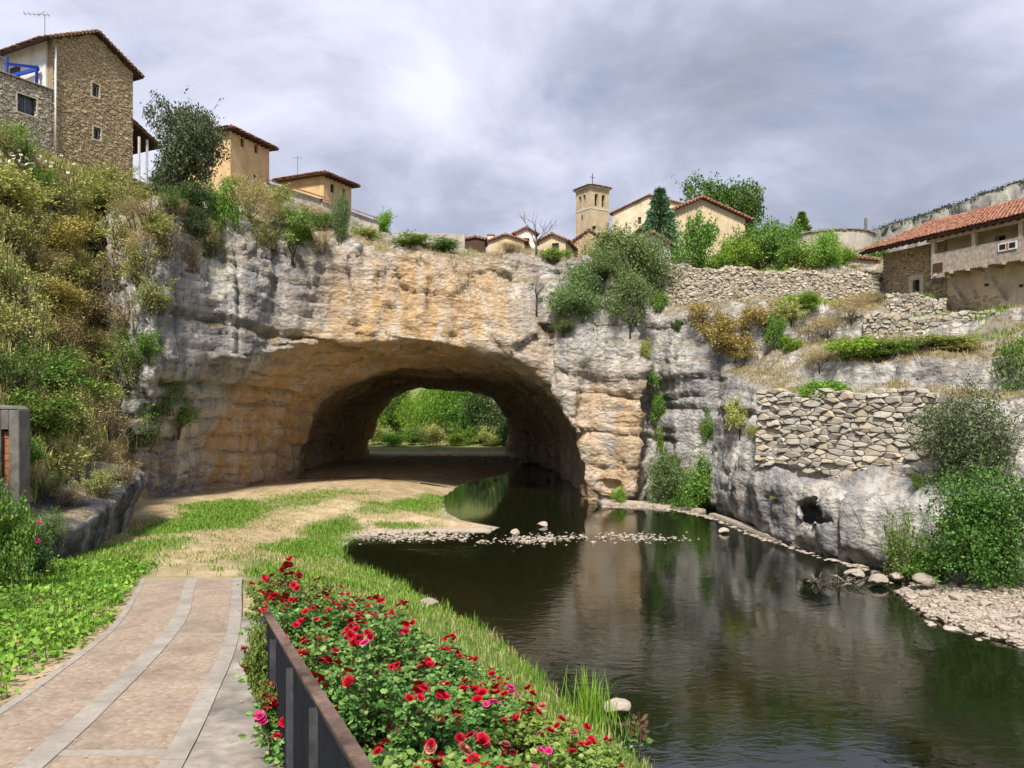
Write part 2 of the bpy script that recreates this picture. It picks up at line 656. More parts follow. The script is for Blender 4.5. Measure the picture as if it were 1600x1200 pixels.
# plan of the cliff front (negative = inside the rock)
POLY_A = [(-40, 56), (-30, 51), (-24.5, 45), (-21, 40.5), (-18.6, 37.6), (-17.0, 36.2), (-16.3, 37.6), (-15.6, 39.6), (-13, 41.6), (-8, 43.4), (-2, 44.6), (2.0, 44.5),
          (3.4, 43.6), (5.4, 43.2), (7.3, 43.2), (8.0, 44.8), (8.7, 44.6), (10.0, 42.0), (11.8, 40.8), (14, 39.9), (16.5, 40.4),
          (20, 42), (46, 44), (46, 81), (-40, 81)]
POLY_B = [(10.3, 44), (10.5, 37), (10.9, 33.6), (11.2, 30.6), (11.5, 29.2), (12.2, 27.6), (13.3, 26.5), (15, 25.5), (18, 25), (46, 24), (46, 52), (10.3, 52)]
WALL_A = (10.75, 33.5)
WALL_B = (15.4, 28.5)
_wd = np.array([WALL_B[0] - WALL_A[0], WALL_B[1] - WALL_A[1]])
_wd = _wd / np.linalg.norm(_wd)
WN = np.array([-_wd[1], _wd[0]])          # points behind the retaining wall


def wall_w(x, y):
    return (x - WALL_A[0]) * WN[0] + (y - WALL_A[1]) * WN[1]


def topA(x, y, di):
    t0 = np.interp(x, [-40, -31, -22, -17, -12, -4, 2, 4.5, 7, 9, 11, 14, 20, 46],
                   [18.5, 18.2, 16.4, 15.4, 14.7, 14.5, 14.4, 14.0, 13.4, 12.2, 11.2, 11.0, 10.9, 10.9])
    sl = np.interp(x, [-40, -20, -16, -12, -7, -2, 8], [0.30, 0.36, 0.36, 0.28, 0.17, 0.17, 0.17])
    up = t0 + sl * np.minimum(di, 16) + 0.13 * np.clip(di - 16, 0, 40)
    right = np.interp(y - (48.3 - 0.1 * (x - 9)), [-10, -4, -0.5, 0.3, 14, 33], [10.7, 11.1, 11.7, 13.8, 16.3, 20.0])
    w = sstep(6.5, 9.5, x)
    return up * (1 - w) + right * w


def topB(x, y):
    w = wall_w(x, y)
    t = np.interp(w, [-9, -3, -0.2, 1.1, 2.9, 3.3, 4.2, 7.8, 8.3, 14, 18, 24],
                  [2.0, 2.6, 2.9, 5.9, 6.3, 7.5, 7.75, 8.9, 9.8, 10.1, 11.1, 12])
    lo = np.interp(w, [-9, -3, -0.2, 1.1, 2.9, 8, 14, 18, 24], [2.0, 2.6, 2.9, 5.9, 6.5, 8.6, 10.1, 11.1, 12])
    k = sstep(12.6, 14.4, x)
    return t * k + lo * (1 - k)


T_Y = [30, 38, 41, 44, 47, 50.5, 53, 57, 63, 70, 78, 90]
T_L = [-19.5, -18.2, -17.3, -16.2, -15.0, -13.9, -14.6, -15.4, -15.2, -15.0, -14.5, -15]
T_R = [3.0, 3.3, 3.5, 3.9, 4.2, 4.3, 4.3, 4.0, 3.4, 1.4, -0.3, -0.6]
T_C = [10.6, 10.0, 9.7, 9.2, 8.8, 8.5, 8.35, 8.2, 8.0, 7.7, 7.35, 7.3]


def cliff_mesh():
    h = 0.17
    ox, oy, oz = -31.0, 22.0, -2.0
    nx, ny, nz = int(70 / h), int(60.6 / h), int(25 / h)
    xs = (ox + np.arange(nx) * h).astype(np.float32)
    ys = (oy + np.arange(ny) * h).astype(np.float32)
    zs = (oz + np.arange(nz) * h).astype(np.float32)
    X, Y = np.meshgrid(xs, ys, indexing='ij')
    # irregular plan so that buttresses and bays form
    wob = 0.8 * fbm(X * .18, Y * .18, X * 0 + .5, 3) + 0.35 * fbm(X * .7, Y * .7, X * 0 + 2.5, 2)
    pA = poly_sd(X, Y, POLY_A) + wob * 0.7
    pB = poly_sd(X, Y, POLY_B) + wob * 0.5
    tA = topA(X, Y, -pA) + 0.35 * fbm(X * .35, Y * .35, X * 0 + 7, 3)
    tB = topB(X, Y) + 0.15 * fbm(X * .5, Y * .5, X * 0 + 11, 3)
    z = zs[None, None, :]
    f4 = np.float32
    # the face leans: undercut below, set back near the top
    lean = np.interp(zs, [-2, 0, 1.0, 4, 8, 12, 16, 22], [0.35, 0.5, 0.1, -.15, -0.25, 0.15, 0.8, 1.2]).astype(f4)[None, None, :]
    A = smax(pA.astype(f4)[:, :, None] + lean, z - tA.astype(f4)[:, :, None], f4(0.9))
    leanB = np.interp(zs, [-2, 0, 0.5, 2, 4, 6, 8], [0.25, 0.3, 0.0, -0.1, 0.5, 0.6, 0.6]).astype(f4)[None, None, :]
    B = smax(pB.astype(f4)[:, :, None] + leanB, z - tB.astype(f4)[:, :, None], f4(0.45))
    f = smin(A, B, f4(0.35))
    del A, B
    # the tunnel
    xl = np.interp(ys, T_Y, T_L)
    xr = np.interp(ys, T_Y, T_R)
    zc = np.interp(ys, T_Y, T_C)
    zc = zc + 0.25 * np.sin(ys * 0.9) * sstep(50, 56, ys)
    xm, hw = (xl + xr) / 2, (xr - xl) / 2
    t = np.abs((xs[:, None] - xm[None, :]) / hw[None, :])
    skew = ((xs[:, None] - xm[None, :]) / hw[None, :])
    zcc = zc[None, :] * (1 + 0.03 * skew)
    # bedding planes break the vault into ledges that run obliquely across it
    st = zcc / .42 + .10 * (xs[:, None] * .8 + ys[None, :] * .25)
    st = np.floor(st) + sstep(.80, 1.0, st - np.floor(st))
    zcc = (st - .10 * (xs[:, None] * .8 + ys[None, :] * .25)) * .42
    tp = np.power(t, 2.7).astype(f4)[:, :, None]
    zr = np.maximum(z, 0) / zcc.astype(f4)[:, :, None]
    g = tp + np.power(zr, f4(2.5))
    g = (np.power(np.maximum(g, 1e-6), f4(0.4)) - 1) * (np.minimum(hw, zc)[None, :, None] * 1.0).astype(f4)
    f = smax(f, -g, f4(0.7))
    del g, tp, zr
    # small hollows
    XX, YY = xs[:, None, None], ys[None, :, None]
    for (c, r) in ((P(1280, 806, 29.9), (0.55, 1.8, 0.38)), (P(1268, 796, 29.6), (0.4, 0.9, 0.35)), (P(848, 512, 44.7), (0.38, 0.9, 0.34)), (P(1012, 705, 44), (0.8, 1.2, 0.9)), (P(955, 762, 43.4), (0.7, 0.8, 0.3))):
        e = np.sqrt(((XX - c.x) / r[0]) ** 2 + ((YY - c.y) / r[1]) ** 2 + ((z - c.z) / r[2]) ** 2) - 1
        f = np.maximum(f, -(e * min(r)).astype(f4))
    # dark joint beside the springing of the arch
    V, Q = surface_nets(f, (ox, oy, oz), h)
    del f
    N = vert_normals(V, Q)
    x, y, zz = V.T
    # strength of relief by place
    V2 = rock_relief(V, N, 1.0, 1.0, 1.0)
    # explicit bedding planes seen on the face
    def groove(V2, zline, sx, x0, x1, dep, wid):
        q = np.exp(-((V[:, 2] - (zline + sx * V[:, 0] + 0.12 * vnoise(x * .8, y * .8, zz * 0))) / wid) ** 2) * sstep(x0, x0 + 1, x) * (1 - sstep(x1 - 1, x1, x))
        return V2 - N * (q * dep)[:, None]
    front = (y < 47) * 1.0
    for a in ((6.75, -0.21, -17.5, -5, 0.5, 0.14), (5.25, -0.07, -17.5, -8, 0.4, 0.13), (6.9, -.16, 3, 12, 0.3, 0.12), (4.4, -0.1, 3, 10, .35, .14), (5.2, -0.19, 11, 17, 0.5, 0.13)):
        q = groove(V2, *a)
        V2 = V2 + (q - V2) * front[:, None]
    # open joint right of the arch crest
    q = np.exp(-((x - 2.15 - .05 * np.sin(zz * 2)) / .13) ** 2) * sstep(6.2, 7, zz) * (1 - sstep(10, 10.6, zz)) * front
    V2 = V2 - N * (q * .7)[:, None]
    V = V2
    N = vert_normals(V, Q)
    x, y, zz = V.T
    # colour masks: iron ochre, water streaks, soil on ledges
    u = 800 + F * x / np.maximum(y, 1)
    n = fbm(x * .2, y * .2, zz * .2 + 30, 3)
    inside = sstep(1.0, -0.6, np.abs((x - np.interp(y, T_Y, T_L)) ) - 30) * 0
    gT = np.power(np.abs((x - np.interp(y, T_Y, (np.array(T_L) + np.array(T_R)) / 2)) / (np.interp(y, T_Y, (np.array(T_R) - np.array(T_L)) / 2))), 2.7) + np.power(np.maximum(zz, 0) / np.interp(y, T_Y, T_C), 2.5)
    cave = sstep(1.7, 1.15, gT) * sstep(41, 43.5, y)
    left = sstep(2, -6, x)
    och = cave * (0.35 + 0.75 * left)
    och = np.maximum(och, sstep(-13.5, -10, x) * (1 - sstep(-2, 3, x)) * sstep(8.5, 9.8, zz) * (y < 50) * np.clip(0.75 + 1.3 * n, 0, 1))
    och = np.maximum(och, sstep(2.5, 4, x) * (1 - sstep(7, 8.5, x)) * (1 - sstep(8, 11, zz)) * np.clip(0.55 + 1.2 * n, 0, 1) * (y < 48))
    och = np.maximum(och, np.clip(n * 1.2 - 0.05, 0, 0.55) * (1 - .75 * sstep(7.5, 9, x)))
    dark = np.clip(0.75 + 0.7 * n + .5 * sstep(-9, -13, x), 0, 1) * (1 - 0.8 * och)
    dark = np.maximum(dark, sstep(0.5, 0.0, np.abs(x + 10.8)) * sstep(8.5, 10, zz) * 0.9)
    dark = dark * (1 - 0.5 * cave)
    flat = sstep(0.72, 0.9, N[:, 2])
    soil = flat * sstep(2.6, 5.5, zz)
    soil = np.maximum(soil, sstep(0.35, 0.7, N[:, 2]) * sstep(5.0, 8.0, zz) * 0.8)
    col = np.stack([np.clip(och, 0, 1), np.clip(dark, 0, 1), np.clip(soil, 0, 1), np.ones_like(x)], 1)
    return mesh_from('cliff', V, Q, M['rock'], True, {'mask': col})


cliff = link('cliff', cliff_mesh(), kind='structure')
tag(cliff, 'tall grey and ochre limestone cliff pierced by the wide natural arch', None)

# ------------------------------------------------------------------ low ground, river bed, valley
WATER = [(6, 2), (3.6, 8), (2.2, 12.4), (1.0, 15.3), (-.3, 18.9), (-2, 21.8), (-4.2, 25.3), (-6.0, 27.6), (-6.7, 30.5), (-6.6, 32.8),
         (-4.8, 33.9), (-2.6, 34.0), (-1.0, 34.0), (-0.6, 35.2), (-2.4, 37.2), (-3.3, 39.5), (-3.7, 42), (-4.1, 46), (-3.4, 53), (-0.6, 60), (0.6, 66), (1.2, 75),
         (3, 90), (9, 90), (9, 46), (18, 40), (18, 28), (14, 26.3), (12.8, 24.6), (11.7, 23.4), (11.3, 20.9), (12.2, 18.2), (14, 15), (20, 9), (26, 2)]


def zpath(y):
    return 3.75 - 0.1 * y


def toe(y):
    return np.interp(y, [0, 10, 18, 25, 31, 36, 38, 60, 80, 84, 120], [-9.6, -10.6, -11.9, -13.6, -15.6, -17.4, -18.1, -18.3, -20, -26, -30])


def ground_z(x, y):
    x = np.asarray(x, dtype=float)
    y = np.asarray(y, dtype=float)
    sd = poly_sd(x, y, WATER)
    nz = fbm(x * .35, y * .35, x * 0 + 3.3, 3)
    L = np.interp(y, [0, 6, 16.4, 20, 28, 36, 42, 60, 76, 90], [3.75, 3.15, 2.11, 1.8, 1.3, 0.95, .8, .6, .16, .10])
    slope = np.interp(y, [0, 10, 16, 24, 30, 40], [.60, .52, .40, .30, .22, .16])
    land = smin(L + 0.05 * nz, 0.02 + slope * np.maximum(sd, 0) * (1 + 0.15 * nz), 0.25)
    # river bed
    rif = np.exp(-((y - (34.2 + 0.10 * (x - 2) + 0.8 * np.sin(x * .5))) / 2.2) ** 2) * sstep(-7, -5, x) * (1 - sstep(9, 12, x))
    bed = -0.12 - np.minimum(0.5 * np.maximum(-sd, 0), 0.95)
    bed = bed * (1 - rif) + rif * (-0.10 + 0.07 * nz)
    bed = np.minimum(bed, -0.02 - 0.3 * np.clip(-sd, 0, 0.3))
    z = np.where(sd < 0, bed, np.maximum(land, 0.02))
    # steep left hillside
    d = toe(y) - x
    cap = np.interp(y, [0, 30, 44, 49, 60, 90, 130], [14, 17.5, 20.0, 20.6, 22.4, 25, 30]) + 0.5 * nz
    rise = L + 1.5 * sstep(0, 0.9, d) + np.interp(y, [20, 36, 44, 50], [1.5, 1.8, 2.1, 2.2]) * np.maximum(d - 0.2, 0) + 0.7 * nz * sstep(0.5, 3, d)
    hill = smin(rise, cap + 0.06 * np.maximum(d - 9, 0), 1.5)
    z = np.where(d > 0, np.maximum(z, hill), z)
    # right: gravel bar, then bushes on a bank
    rb = (x > 9) & (y < 26.8)
    bar = 0.03 + 0.13 * np.maximum(sd, 0) + 0.05 * nz
    bar = np.where(sd > 5, bar + 0.35 * (sd - 5), bar)
    z = np.where(rb & (sd >= 0), np.minimum(bar, 7), z)
    z = np.where((x > 10.5) & (y >= 26.5) & (y < 80) & (sd >= 0), 0.4, z)
    # gravel bar at the upstream mouth of the tunnel
    gb = np.exp(-((y - 71) / 4.5) ** 2) * sstep(4.2, 1.5, x) * sstep(-15, -10, x)
    z = np.maximum(z, 0.34 * gb - 0.1)
    # valley and village ground behind the arch
    back = sstep(90, 100, y)
    vz = np.interp(y, [86, 98, 112, 150, 220, 400, 2500], [0.1, 0.15, 2.5, 19, 26, 30, 30])
    z = np.where((y > 86) & (x <= 3), np.maximum(z, vz + 0.6 * nz), z)
    vr = np.interp(y, [80, 105, 150, 400, 2500], [18.6, 25, 31, 34, 34])
    z = np.where(y > 80.5, np.maximum(z, vr * sstep(4.5, 8.5, x)), z)
    far = np.hypot(x, y)
    z = np.where(far > 600, np.minimum(z, 20), z)
    return z


def axis(lo, hi, step, far_lo, far_hi, grow=1.35):
    a = list(np.arange(lo, hi + 1e-6, step))
    s = step
    v = hi
    while v < far_hi:
        s *= grow
        v += s
        a.append(v)
    s, v, pre = step, lo, []
    while v > far_lo:
        s *= grow
        v -= s
        pre.append(v)
    return np.array(pre[::-1] + a)


def ground_mesh():
    gx = axis(-31, 17, 0.2, -2500, 2500)
    gy = np.concatenate([axis(2, 50, 0.2, -300, 50.1), axis(50.4, 100, 0.5, 50.3, 3000)])
    X, Y = np.meshgrid(gx, gy, indexing='ij')
    Z = ground_z(X, Y)
    x, y = X.ravel(), Y.ravel()
    nz = fbm(x * .5, y * .5, x * 0 + 1.1, 4)
    nf = fbm(x * 1.9, y * 1.9, x * 0 + 8.1, 3)
    sd = poly_sd(x, y, WATER)
    d = toe(y) - x
    def blob(cx, cy, rx, ry, soft=0.35):
        r = np.hypot((x - cx) / rx, (y - cy) / ry) + 0.35 * nz + 0.15 * nf
        return sstep(1 + soft, 1 - soft, r)
    g = np.zeros_like(x)
    for b in GREEN:
        g = np.maximum(g, blob(*b[:4]) * b[4])
    g = np.maximum(g, sstep(5.6, 4.6, sd + nz) * sstep(26, 22, y) * (sd > 0) * (x < 8))       # river bank
    g = np.maximum(g, 0.42 * sstep(0.0, 0.5, nz) * (y > 17) * (y < 42) * (x < -2))
    tc = np.interp(y, [15, 18, 22, 26, 31, 36, 42], [-6.6, -7.6, -9.0, -9.6, -9.8, -9.0, -7.0]) + .3 * np.sin(y * .9)
    g = g * (1 - .85 * sstep(1.5, .5, np.abs(x - tc) + .4 * nf) * (y > 16.3) * (y < 46))
    hillm = sstep(0.2, 1.2, d)
    g = np.maximum(g, hillm * 0.55)
    g = np.maximum(g, (y > 82) * 0.8)
    g = np.maximum(g, ((x > 12) & (y < 26)) * sstep(4, 6, sd))
    bar = np.maximum(sstep(0.9, 0.1, np.abs(sd)) * (y > 24) * (y < 41), ((x > 9) & (y < 27)) * sstep(5, 4, sd))
    bar = np.maximum(bar, np.exp(-((y - 71) / 5) ** 2) * 1.0)
    bedm = sstep(0.1, -0.25, sd)
    col = np.stack([np.clip(g, 0, 1), np.clip(bar, 0, 1), np.clip(bedm, 0, 1), np.clip(hillm, 0, 1)], 1)
    V = np.stack([x, y, Z.ravel()], 1)
    ni, nj = X.shape
    i, j = np.meshgrid(np.arange(ni - 1), np.arange(nj - 1), indexing='ij')
    a = (i * nj + j).ravel()
    Q = np.stack([a, a + nj, a + nj + 1, a + 1], 1)
    return mesh_from('ground', V, Q, M['ground'], True, {'mask': col})


# green turf patches: centre x, y, radii, strength
GREEN = [(-11.8, 30.5, 1.6, 5.0, 1.0), (-13.4, 35.5, 1.6, 2.0, .9), (-9.9, 14.5, 2.6, 6.5, 1.0), (-10.4, 21.0, 1.5, 3.0, .7), (-7.3, 28.5, 1.2, 4.0, 1.0), (-8.0, 33.0, 1.1, 2.0, 1.0),
         (-4.9, 40.0, 1.2, 3.0, .85), (-6.4, 37.5, 1.8, 1.6, .6), (-4.6, 44.0, .9, 2.5, .6), (-4.8, 34.6, 1.3, .45, .8), (-10.2, 38.5, 2.0, 3, .45), (-9.0, 42, 2.5, 1.5, .3), (-5.2, 17.5, .8, 2.2, .9), (-3.4, 24, 2.0, 4, 1.0)]


def ground_material():
    m, k, b = principled('earth')
    co = k.n('ShaderNodeTexCoord').outputs['Object']
    at = k.n('ShaderNodeAttribute', _attribute_name='mask')
    sp = k.n('ShaderNodeSeparateColor', i0=at.outputs['Color'])
    g, bar, bed = sp.outputs[0], sp.outputs[1], sp.outputs[2]
    n1 = k.noise(co, 0.6, 8, 0.6)
    n2 = k.noise(co, 3.5, 8, 0.65)
    n3 = k.noise(co, 22, 5, 0.65)
    sand = k.ramp(n1, [(0.33, (0.38, 0.28, 0.175)), (0.5, (0.50, 0.38, 0.245)), (0.66, (0.57, 0.455, 0.31))])
    sand = k.mix(k.ramp(n2, [(0.35, 0.55), (0.55, 0.0)]), sand, (0.25, 0.185, 0.11))
    sand = k.mix(k.ramp(k.noise(k.mapping(co, loc=(5, 3, 0)), 1.4, 5, 0.65), [(0.48, 0.0), (0.62, 0.5)]), sand, (0.20, 0.20, 0.07))
    grass = k.ramp(n2, [(0.3, (0.045, 0.085, 0.012)), (0.5, (0.09, 0.15, 0.025)), (0.7, (0.17, 0.21, 0.05))])
    dry = k.ramp(n2, [(0.3, (0.12, 0.10, 0.045)), (0.5, (0.22, 0.18, 0.075)), (0.7, (0.31, 0.26, 0.12))])
    gravel = k.ramp(n3, [(0.32, (0.22, 0.18, 0.14)), (0.5, (0.40, 0.34, 0.28)), (0.66, (0.55, 0.48, 0.41))])
    silt = k.ramp(n2, [(0.3, (0.035, 0.03, 0.014)), (0.55, (0.085, 0.07, 0.032)), (0.75, (0.15, 0.125, 0.065))])
    gm = k.math('MULTIPLY', g, k.ramp(n2, [(0.25, 0.4), (0.5, 1.0)]))
    c = k.mix(gm, sand, grass)
    c = k.mix(k.math('MULTIPLY', at.outputs['Alpha'], 0.85), c, dry)
    c = k.mix(bar, c, gravel)
    c = k.mix(bed, c, silt)
    k.put(b.inputs['Base Color'], c)
    b.inputs['Roughness'].default_value = 0.95
    b.inputs['Specular IOR Level'].default_value = 0.15
    h = k.math('ADD', k.math('MULTIPLY', n2, 0.7), k.math('MULTIPLY', n3, 0.3))
    k.put(b.inputs['Normal'], k.bump(h, 0.6, 0.12))
    M['ground'] = m


ground_material()
ground = link('ground', ground_mesh(), kind='structure')


def water_material():
    m = bpy.data.materials.new('river_water')
    m.use_nodes = True
    k = NT(m.node_tree)
    co = k.n('ShaderNodeTexCoord').outputs['Object']
    big = k.noise(k.mapping(co, (0.10, 0.16, 1)), 1.0, 4, 0.5, 0.6)
    r1 = k.noise(k.mapping(co, (1.3, 2.6, 1), rot=(0, 0, 0.2)), 1.0, 4, 0.55, 0.6)
    r2 = k.noise(k.mapping(co, (3.6, 6.5, 1), rot=(0, 0, -0.15)), 1.0, 3, 0.5, 0.4)
    sepc = k.n('ShaderNodeSeparateXYZ', i0=co)
    # the riffle over the gravel ruffles the water, the pool under the arch lies calm
    calm = k.ramp(k.math('DIVIDE', sepc.outputs[1], 60.0), [(0.10, 1.0), (0.46, 0.85), (0.53, 1.2), (0.62, 0.7), (0.66, 0.16), (1.0, 0.10)])
    amp = k.math('MULTIPLY', k.ramp(big, [(0.36, 0.18), (0.62, 1.0)]), calm)
    h = k.math('MULTIPLY', k.math('ADD', k.math('MULTIPLY', r1, 0.65), k.math('MULTIPLY', r2, 0.35)), amp)
    nrm = k.bump(h, 0.7, 0.03)
    gl = k.n('ShaderNodeBsdfGlossy', Color=(1, 1, 1), Roughness=0.025)
    k.put(gl.inputs['Normal'], nrm)
    tr = k.n('ShaderNodeBsdfTransparent', Color=(0.42, 0.38, 0.18))
    fr = k.n('ShaderNodeFresnel', IOR=1.8)
    k.put(fr.inputs['Normal'], nrm)
    body = k.n('ShaderNodeBsdfDiffuse', Color=(0.012, 0.017, 0.006))
    k.put(body.inputs['Normal'], nrm)
    low = k.n('ShaderNodeMixShader', i0=0.5, i1=tr, i2=body)
    mx = k.n('ShaderNodeMixShader', i0=fr, i1=low, i2=gl)
    k.n('ShaderNodeOutputMaterial', Surface=mx)
    M['water'] = m


water_material()
wv = np.array([(-9, 0, 0), (30, 0, 0), (30, 92, 0), (-9, 92, 0)], dtype=float)
water = link('river', mesh_from('river', wv, np.array([[0, 1, 2, 3]]), M['water']), kind='structure')
# ------------------------------------------------------------------ stone and tile builders
def clip_poly(poly, px, pz, nx_, nz_):
    out = []
    n = len(poly)
    for i in range(n):
        a, b = poly[i], poly[(i + 1) % n]
        da = (a[0] - px) * nx_ + (a[1] - pz) * nz_
        db = (b[0] - px) * nx_ + (b[1] - pz) * nz_
        if da <= 0:
            out.append(a)
        if (da < 0 < db) or (db < 0 < da):
            t = da / (da - db)
            out.append((a[0] + (b[0] - a[0]) * t, a[1] + (b[1] - a[1]) * t))
    return out


def stone_cells(W, H, sw, sh, seed, keep=None, jit=0.42):
    """irregular rubble pattern: list of polygons in (s, z)"""
    r = random.Random(seed)
    nx_, nz_ = max(1, int(W / sw)), max(1, int(H / sh))
    g = {}
    for j in range(-2, nz_ + 2):
        row = 0.5 * (j % 2) + r.uniform(-.2, .2)
        i = -2
        while i < nx_ + 2:
            g[i, j] = (i + 0.5 + row + r.uniform(-jit, jit), j + 0.5 + r.uniform(-jit, jit) * 0.8, r.uniform(-.30, .30) if r.random() < .75 else .42)
            i += 1
    kx, kz = W / nx_, H / nz_
    out = []
    for j in range(nz_):
        for i in range(-1, nx_ + 1):
            p = g[i, j]
            if keep and not keep(p[0] * kx, p[1] * kz):
                continue
            poly = [(p[0] - 1.6, p[1] - 1.6), (p[0] + 1.6, p[1] - 1.6), (p[0] + 1.6, p[1] + 1.6), (p[0] - 1.6, p[1] + 1.6)]
            for dj in (-2, -1, 0, 1, 2):
                for di in (-2, -1, 0, 1, 2):
                    q = g.get((i + di, j + dj))
                    if q is None or (di == 0 and dj == 0):
                        continue
                    dx_, dz_ = q[0] - p[0], q[1] - p[1]
                    t_ = .5 + (p[2] - q[2]) * .5 / max(dx_ * dx_ + dz_ * dz_, .15)     # bigger stones claim more room
                    poly = clip_poly(poly, p[0] + dx_ * t_, p[1] + dz_ * t_, dx_, dz_)
                    if len(poly) < 3:
                        break
            for (a, b, c, d) in ((0, 0, -1, 0), (nx_, 0, 1, 0), (0, 0, 0, -1), (0, nz_, 0, 1)):
                if len(poly) >= 3:
                    poly = clip_poly(poly, a, b, c, d)
            if len(poly) >= 3:
                poly = [(x * kx, z * kz) for x, z in poly]
                area = 0.5 * abs(sum(poly[k][0] * poly[k - 1][1] - poly[k - 1][0] * poly[k][1] for k in range(len(poly))))
                if area > 0.12 * kx * kz:
                    out.append(poly)
    return out


def stone_solid(poly, r, gap=0.012, depth=0.06, back=0.12):
    """one stone: wall plane is y=0, the face bulges to -y"""
    n = len(poly)
    cx = sum(p[0] for p in poly) / n
    cz = sum(p[1] for p in poly) / n
    rad = sum(math.hypot(p[0] - cx, p[1] - cz) for p in poly) / n
    k1 = max(0.5, 1 - gap / rad)
    k2 = k1 * r.uniform(0.88, 0.95)
    k3 = k1 * r.uniform(0.62, 0.78)
    d = depth * r.uniform(0.4, 1.2)
    tx, tz = r.uniform(-.45, .45) * d / rad, r.uniform(-.45, .45) * d / rad
    def ring(kk, yy, tilt):
        return [(cx + (p[0] - cx) * kk, yy + (tilt * (tx * (p[0] - cx) + tz * (p[1] - cz))), cz + (p[1] - cz) * kk) for p in poly]
    v = ring(k1, back, 0) + ring(k1, -d * 0.35, 1) + ring(k2, -d * 0.88, 1) + ring(k3, -d, 1)
    f = []
    for a in range(3):
        f += [(a * n + i, a * n + (i + 1) % n, (a + 1) * n + (i + 1) % n, (a + 1) * n + i) for i in range(n)]
    f.append(tuple(range(3 * n, 4 * n)))
    return v, f, (cx, 0.0, cz)


def tile_plane(mb, A, B, up, tw=0.24, tl=0.38, hipA=0.0, hipB=0.0, seed=1):
    """rows of barrel tiles on a roof plane; A->B is the eave, up runs to the ridge"""
    r = random.Random(seed)
    A, B, up = Vector(A), Vector(B), Vector(up)
    e = B - A
    L, S = e.length, up.length
    e.normalize()
    s = up.normalized()
    n = e.cross(s).normalized()
    if n.z < 0:
        n = -n
    nc, nr = max(1, round(L / tw)), max(1, round(S / tl))
    w, l = L / nc, S / nr
    arc = [(-0.5, 0.0), (-0.32, 0.17), (0.0, 0.26), (0.32, 0.17), (0.5, 0.0)]
    for j in range(nr):
        for i in range(nc):
            c = (i + 0.5) * w
            if c < hipA * (j + .6) / nr * L or c > L - hipB * (j + .6) / nr * L:
                continue
            dx, dn, dl = r.uniform(-.015, .015), r.uniform(0, .018), r.uniform(-.03, .03)
            v = []
            for q, (t0, lift) in enumerate(((j * l + dl - 0.04, 0.055), ((j + 1) * l + dl + 0.03, 0.01))):
                for (a, hgt) in arc:
                    v.append(A + e * (c + dx + a * w * (1.0 if q == 0 else 0.82)) + s * t0 + n * (lift + dn + hgt * w * 1.15))
            mb.add(v, [(k, k + 1, 5 + k + 1, 5 + k) for k in range(4)] + [(0, 1, 2, 3, 4)])
    return mb


def holes_wall(mb, x0, x1, z0, z1, y0, y1, holes):
    """solid wall from boxes that leave rectangular openings"""
    xs_ = sorted({x0, x1, *[h[0] for h in holes], *[h[1] for h in holes]})
    zs_ = sorted({z0, z1, *[h[2] for h in holes], *[h[3] for h in holes]})
    def in_hole(x, z):
        return any(h[0] < x < h[1] and h[2] < z < h[3] for h in holes)
    for i in range(len(xs_) - 1):
        j = 0
        while j < len(zs_) - 1:
            xm_ = (xs_[i] + xs_[i + 1]) / 2
            if in_hole(xm_, (zs_[j] + zs_[j + 1]) / 2):
                j += 1
                continue
            k = j
            while k + 1 < len(zs_) - 1 and not in_hole(xm_, (zs_[k + 1] + zs_[k + 2]) / 2):
                k += 1
            mb.box(xs_[i], xs_[i + 1], y0, y1, zs_[j], zs_[k + 1])
            j = k + 1
    return mb


def rubble_face(parent, name, W, z0, z1, sw, sh, seed, mat, x0=0.0, holes=(), y=0.0, top=None, depth=0.06, gap=0.014, as_parts=False):
    """masonry of single stones over a wall; joined when the stones are small in the picture"""
    r = random.Random(seed)
    def keep(s, z):
        if any(h[0] - .05 < s + x0 < h[1] + .05 and h[2] - .03 < z + z0 < h[3] + .03 for h in holes):
            return False
        return top is None or z + z0 < top(s + x0)
    cells = stone_cells(W, z1 - z0, sw, sh, seed, keep)
    mb = MB()
    for c in cells:
        v, f, o = stone_solid(c, r, gap, depth)
        if as_parts:
            m1 = MB()
            m1.add([(a[0] - o[0], a[1], a[2] - o[2]) for a in v], f)
            ob = m1.build(name, mat, parent)
            ob.location = (o[0] + x0, y, o[2] + z0)
        else:
            mb.add([(a[0] + x0, a[1] + y, a[2] + z0) for a in v], f)
    if as_parts:
        return None
    o = mb.build(name, mat, parent)
    o['kind'] = 'stuff'
    return o


# ------------------------------------------------------------------ materials for buildings
island_stone('stone_tan', (0.42, 0.32, 0.20), (0.60, 0.48, 0.31), (0.52, 0.41, 0.26), scale=5)
island_stone('stone_grey', (0.40, 0.36, 0.30), (0.56, 0.51, 0.43), (0.60, 0.50, 0.36), scale=5)
island_stone('stone_wall', (0.37, 0.335, 0.285), (0.54, 0.505, 0.445), (0.55, 0.46, 0.33), scale=4)
island_stone('river_stone', (0.33, 0.28, 0.23), (0.48, 0.42, 0.35), (0.53, 0.45, 0.37), scale=5, bump=0.35)
island_stone('roof_tile', (0.29, 0.125, 0.08), (0.40, 0.19, 0.125), (0.47, 0.27, 0.185), scale=9, bump=0.3, dist=0.01)
island_stone('roof_tile_old', (0.24, 0.12, 0.08), (0.34, 0.19, 0.12), (0.40, 0.27, 0.19), scale=9, bump=0.3, dist=0.01)
simple('mortar', (0.32, 0.25, 0.165), scale=6, bump=0.4)
simple('mortar_grey', (0.30, 0.265, 0.22), scale=6, bump=0.4)
simple('plaster_ochre', (0.68, 0.48, 0.26), scale=0.9, var=0.14, stain=0.42, bump=0.2)
simple('plaster_beige', (0.66, 0.53, 0.35), scale=0.9, var=0.12, stain=0.38, bump=0.2)
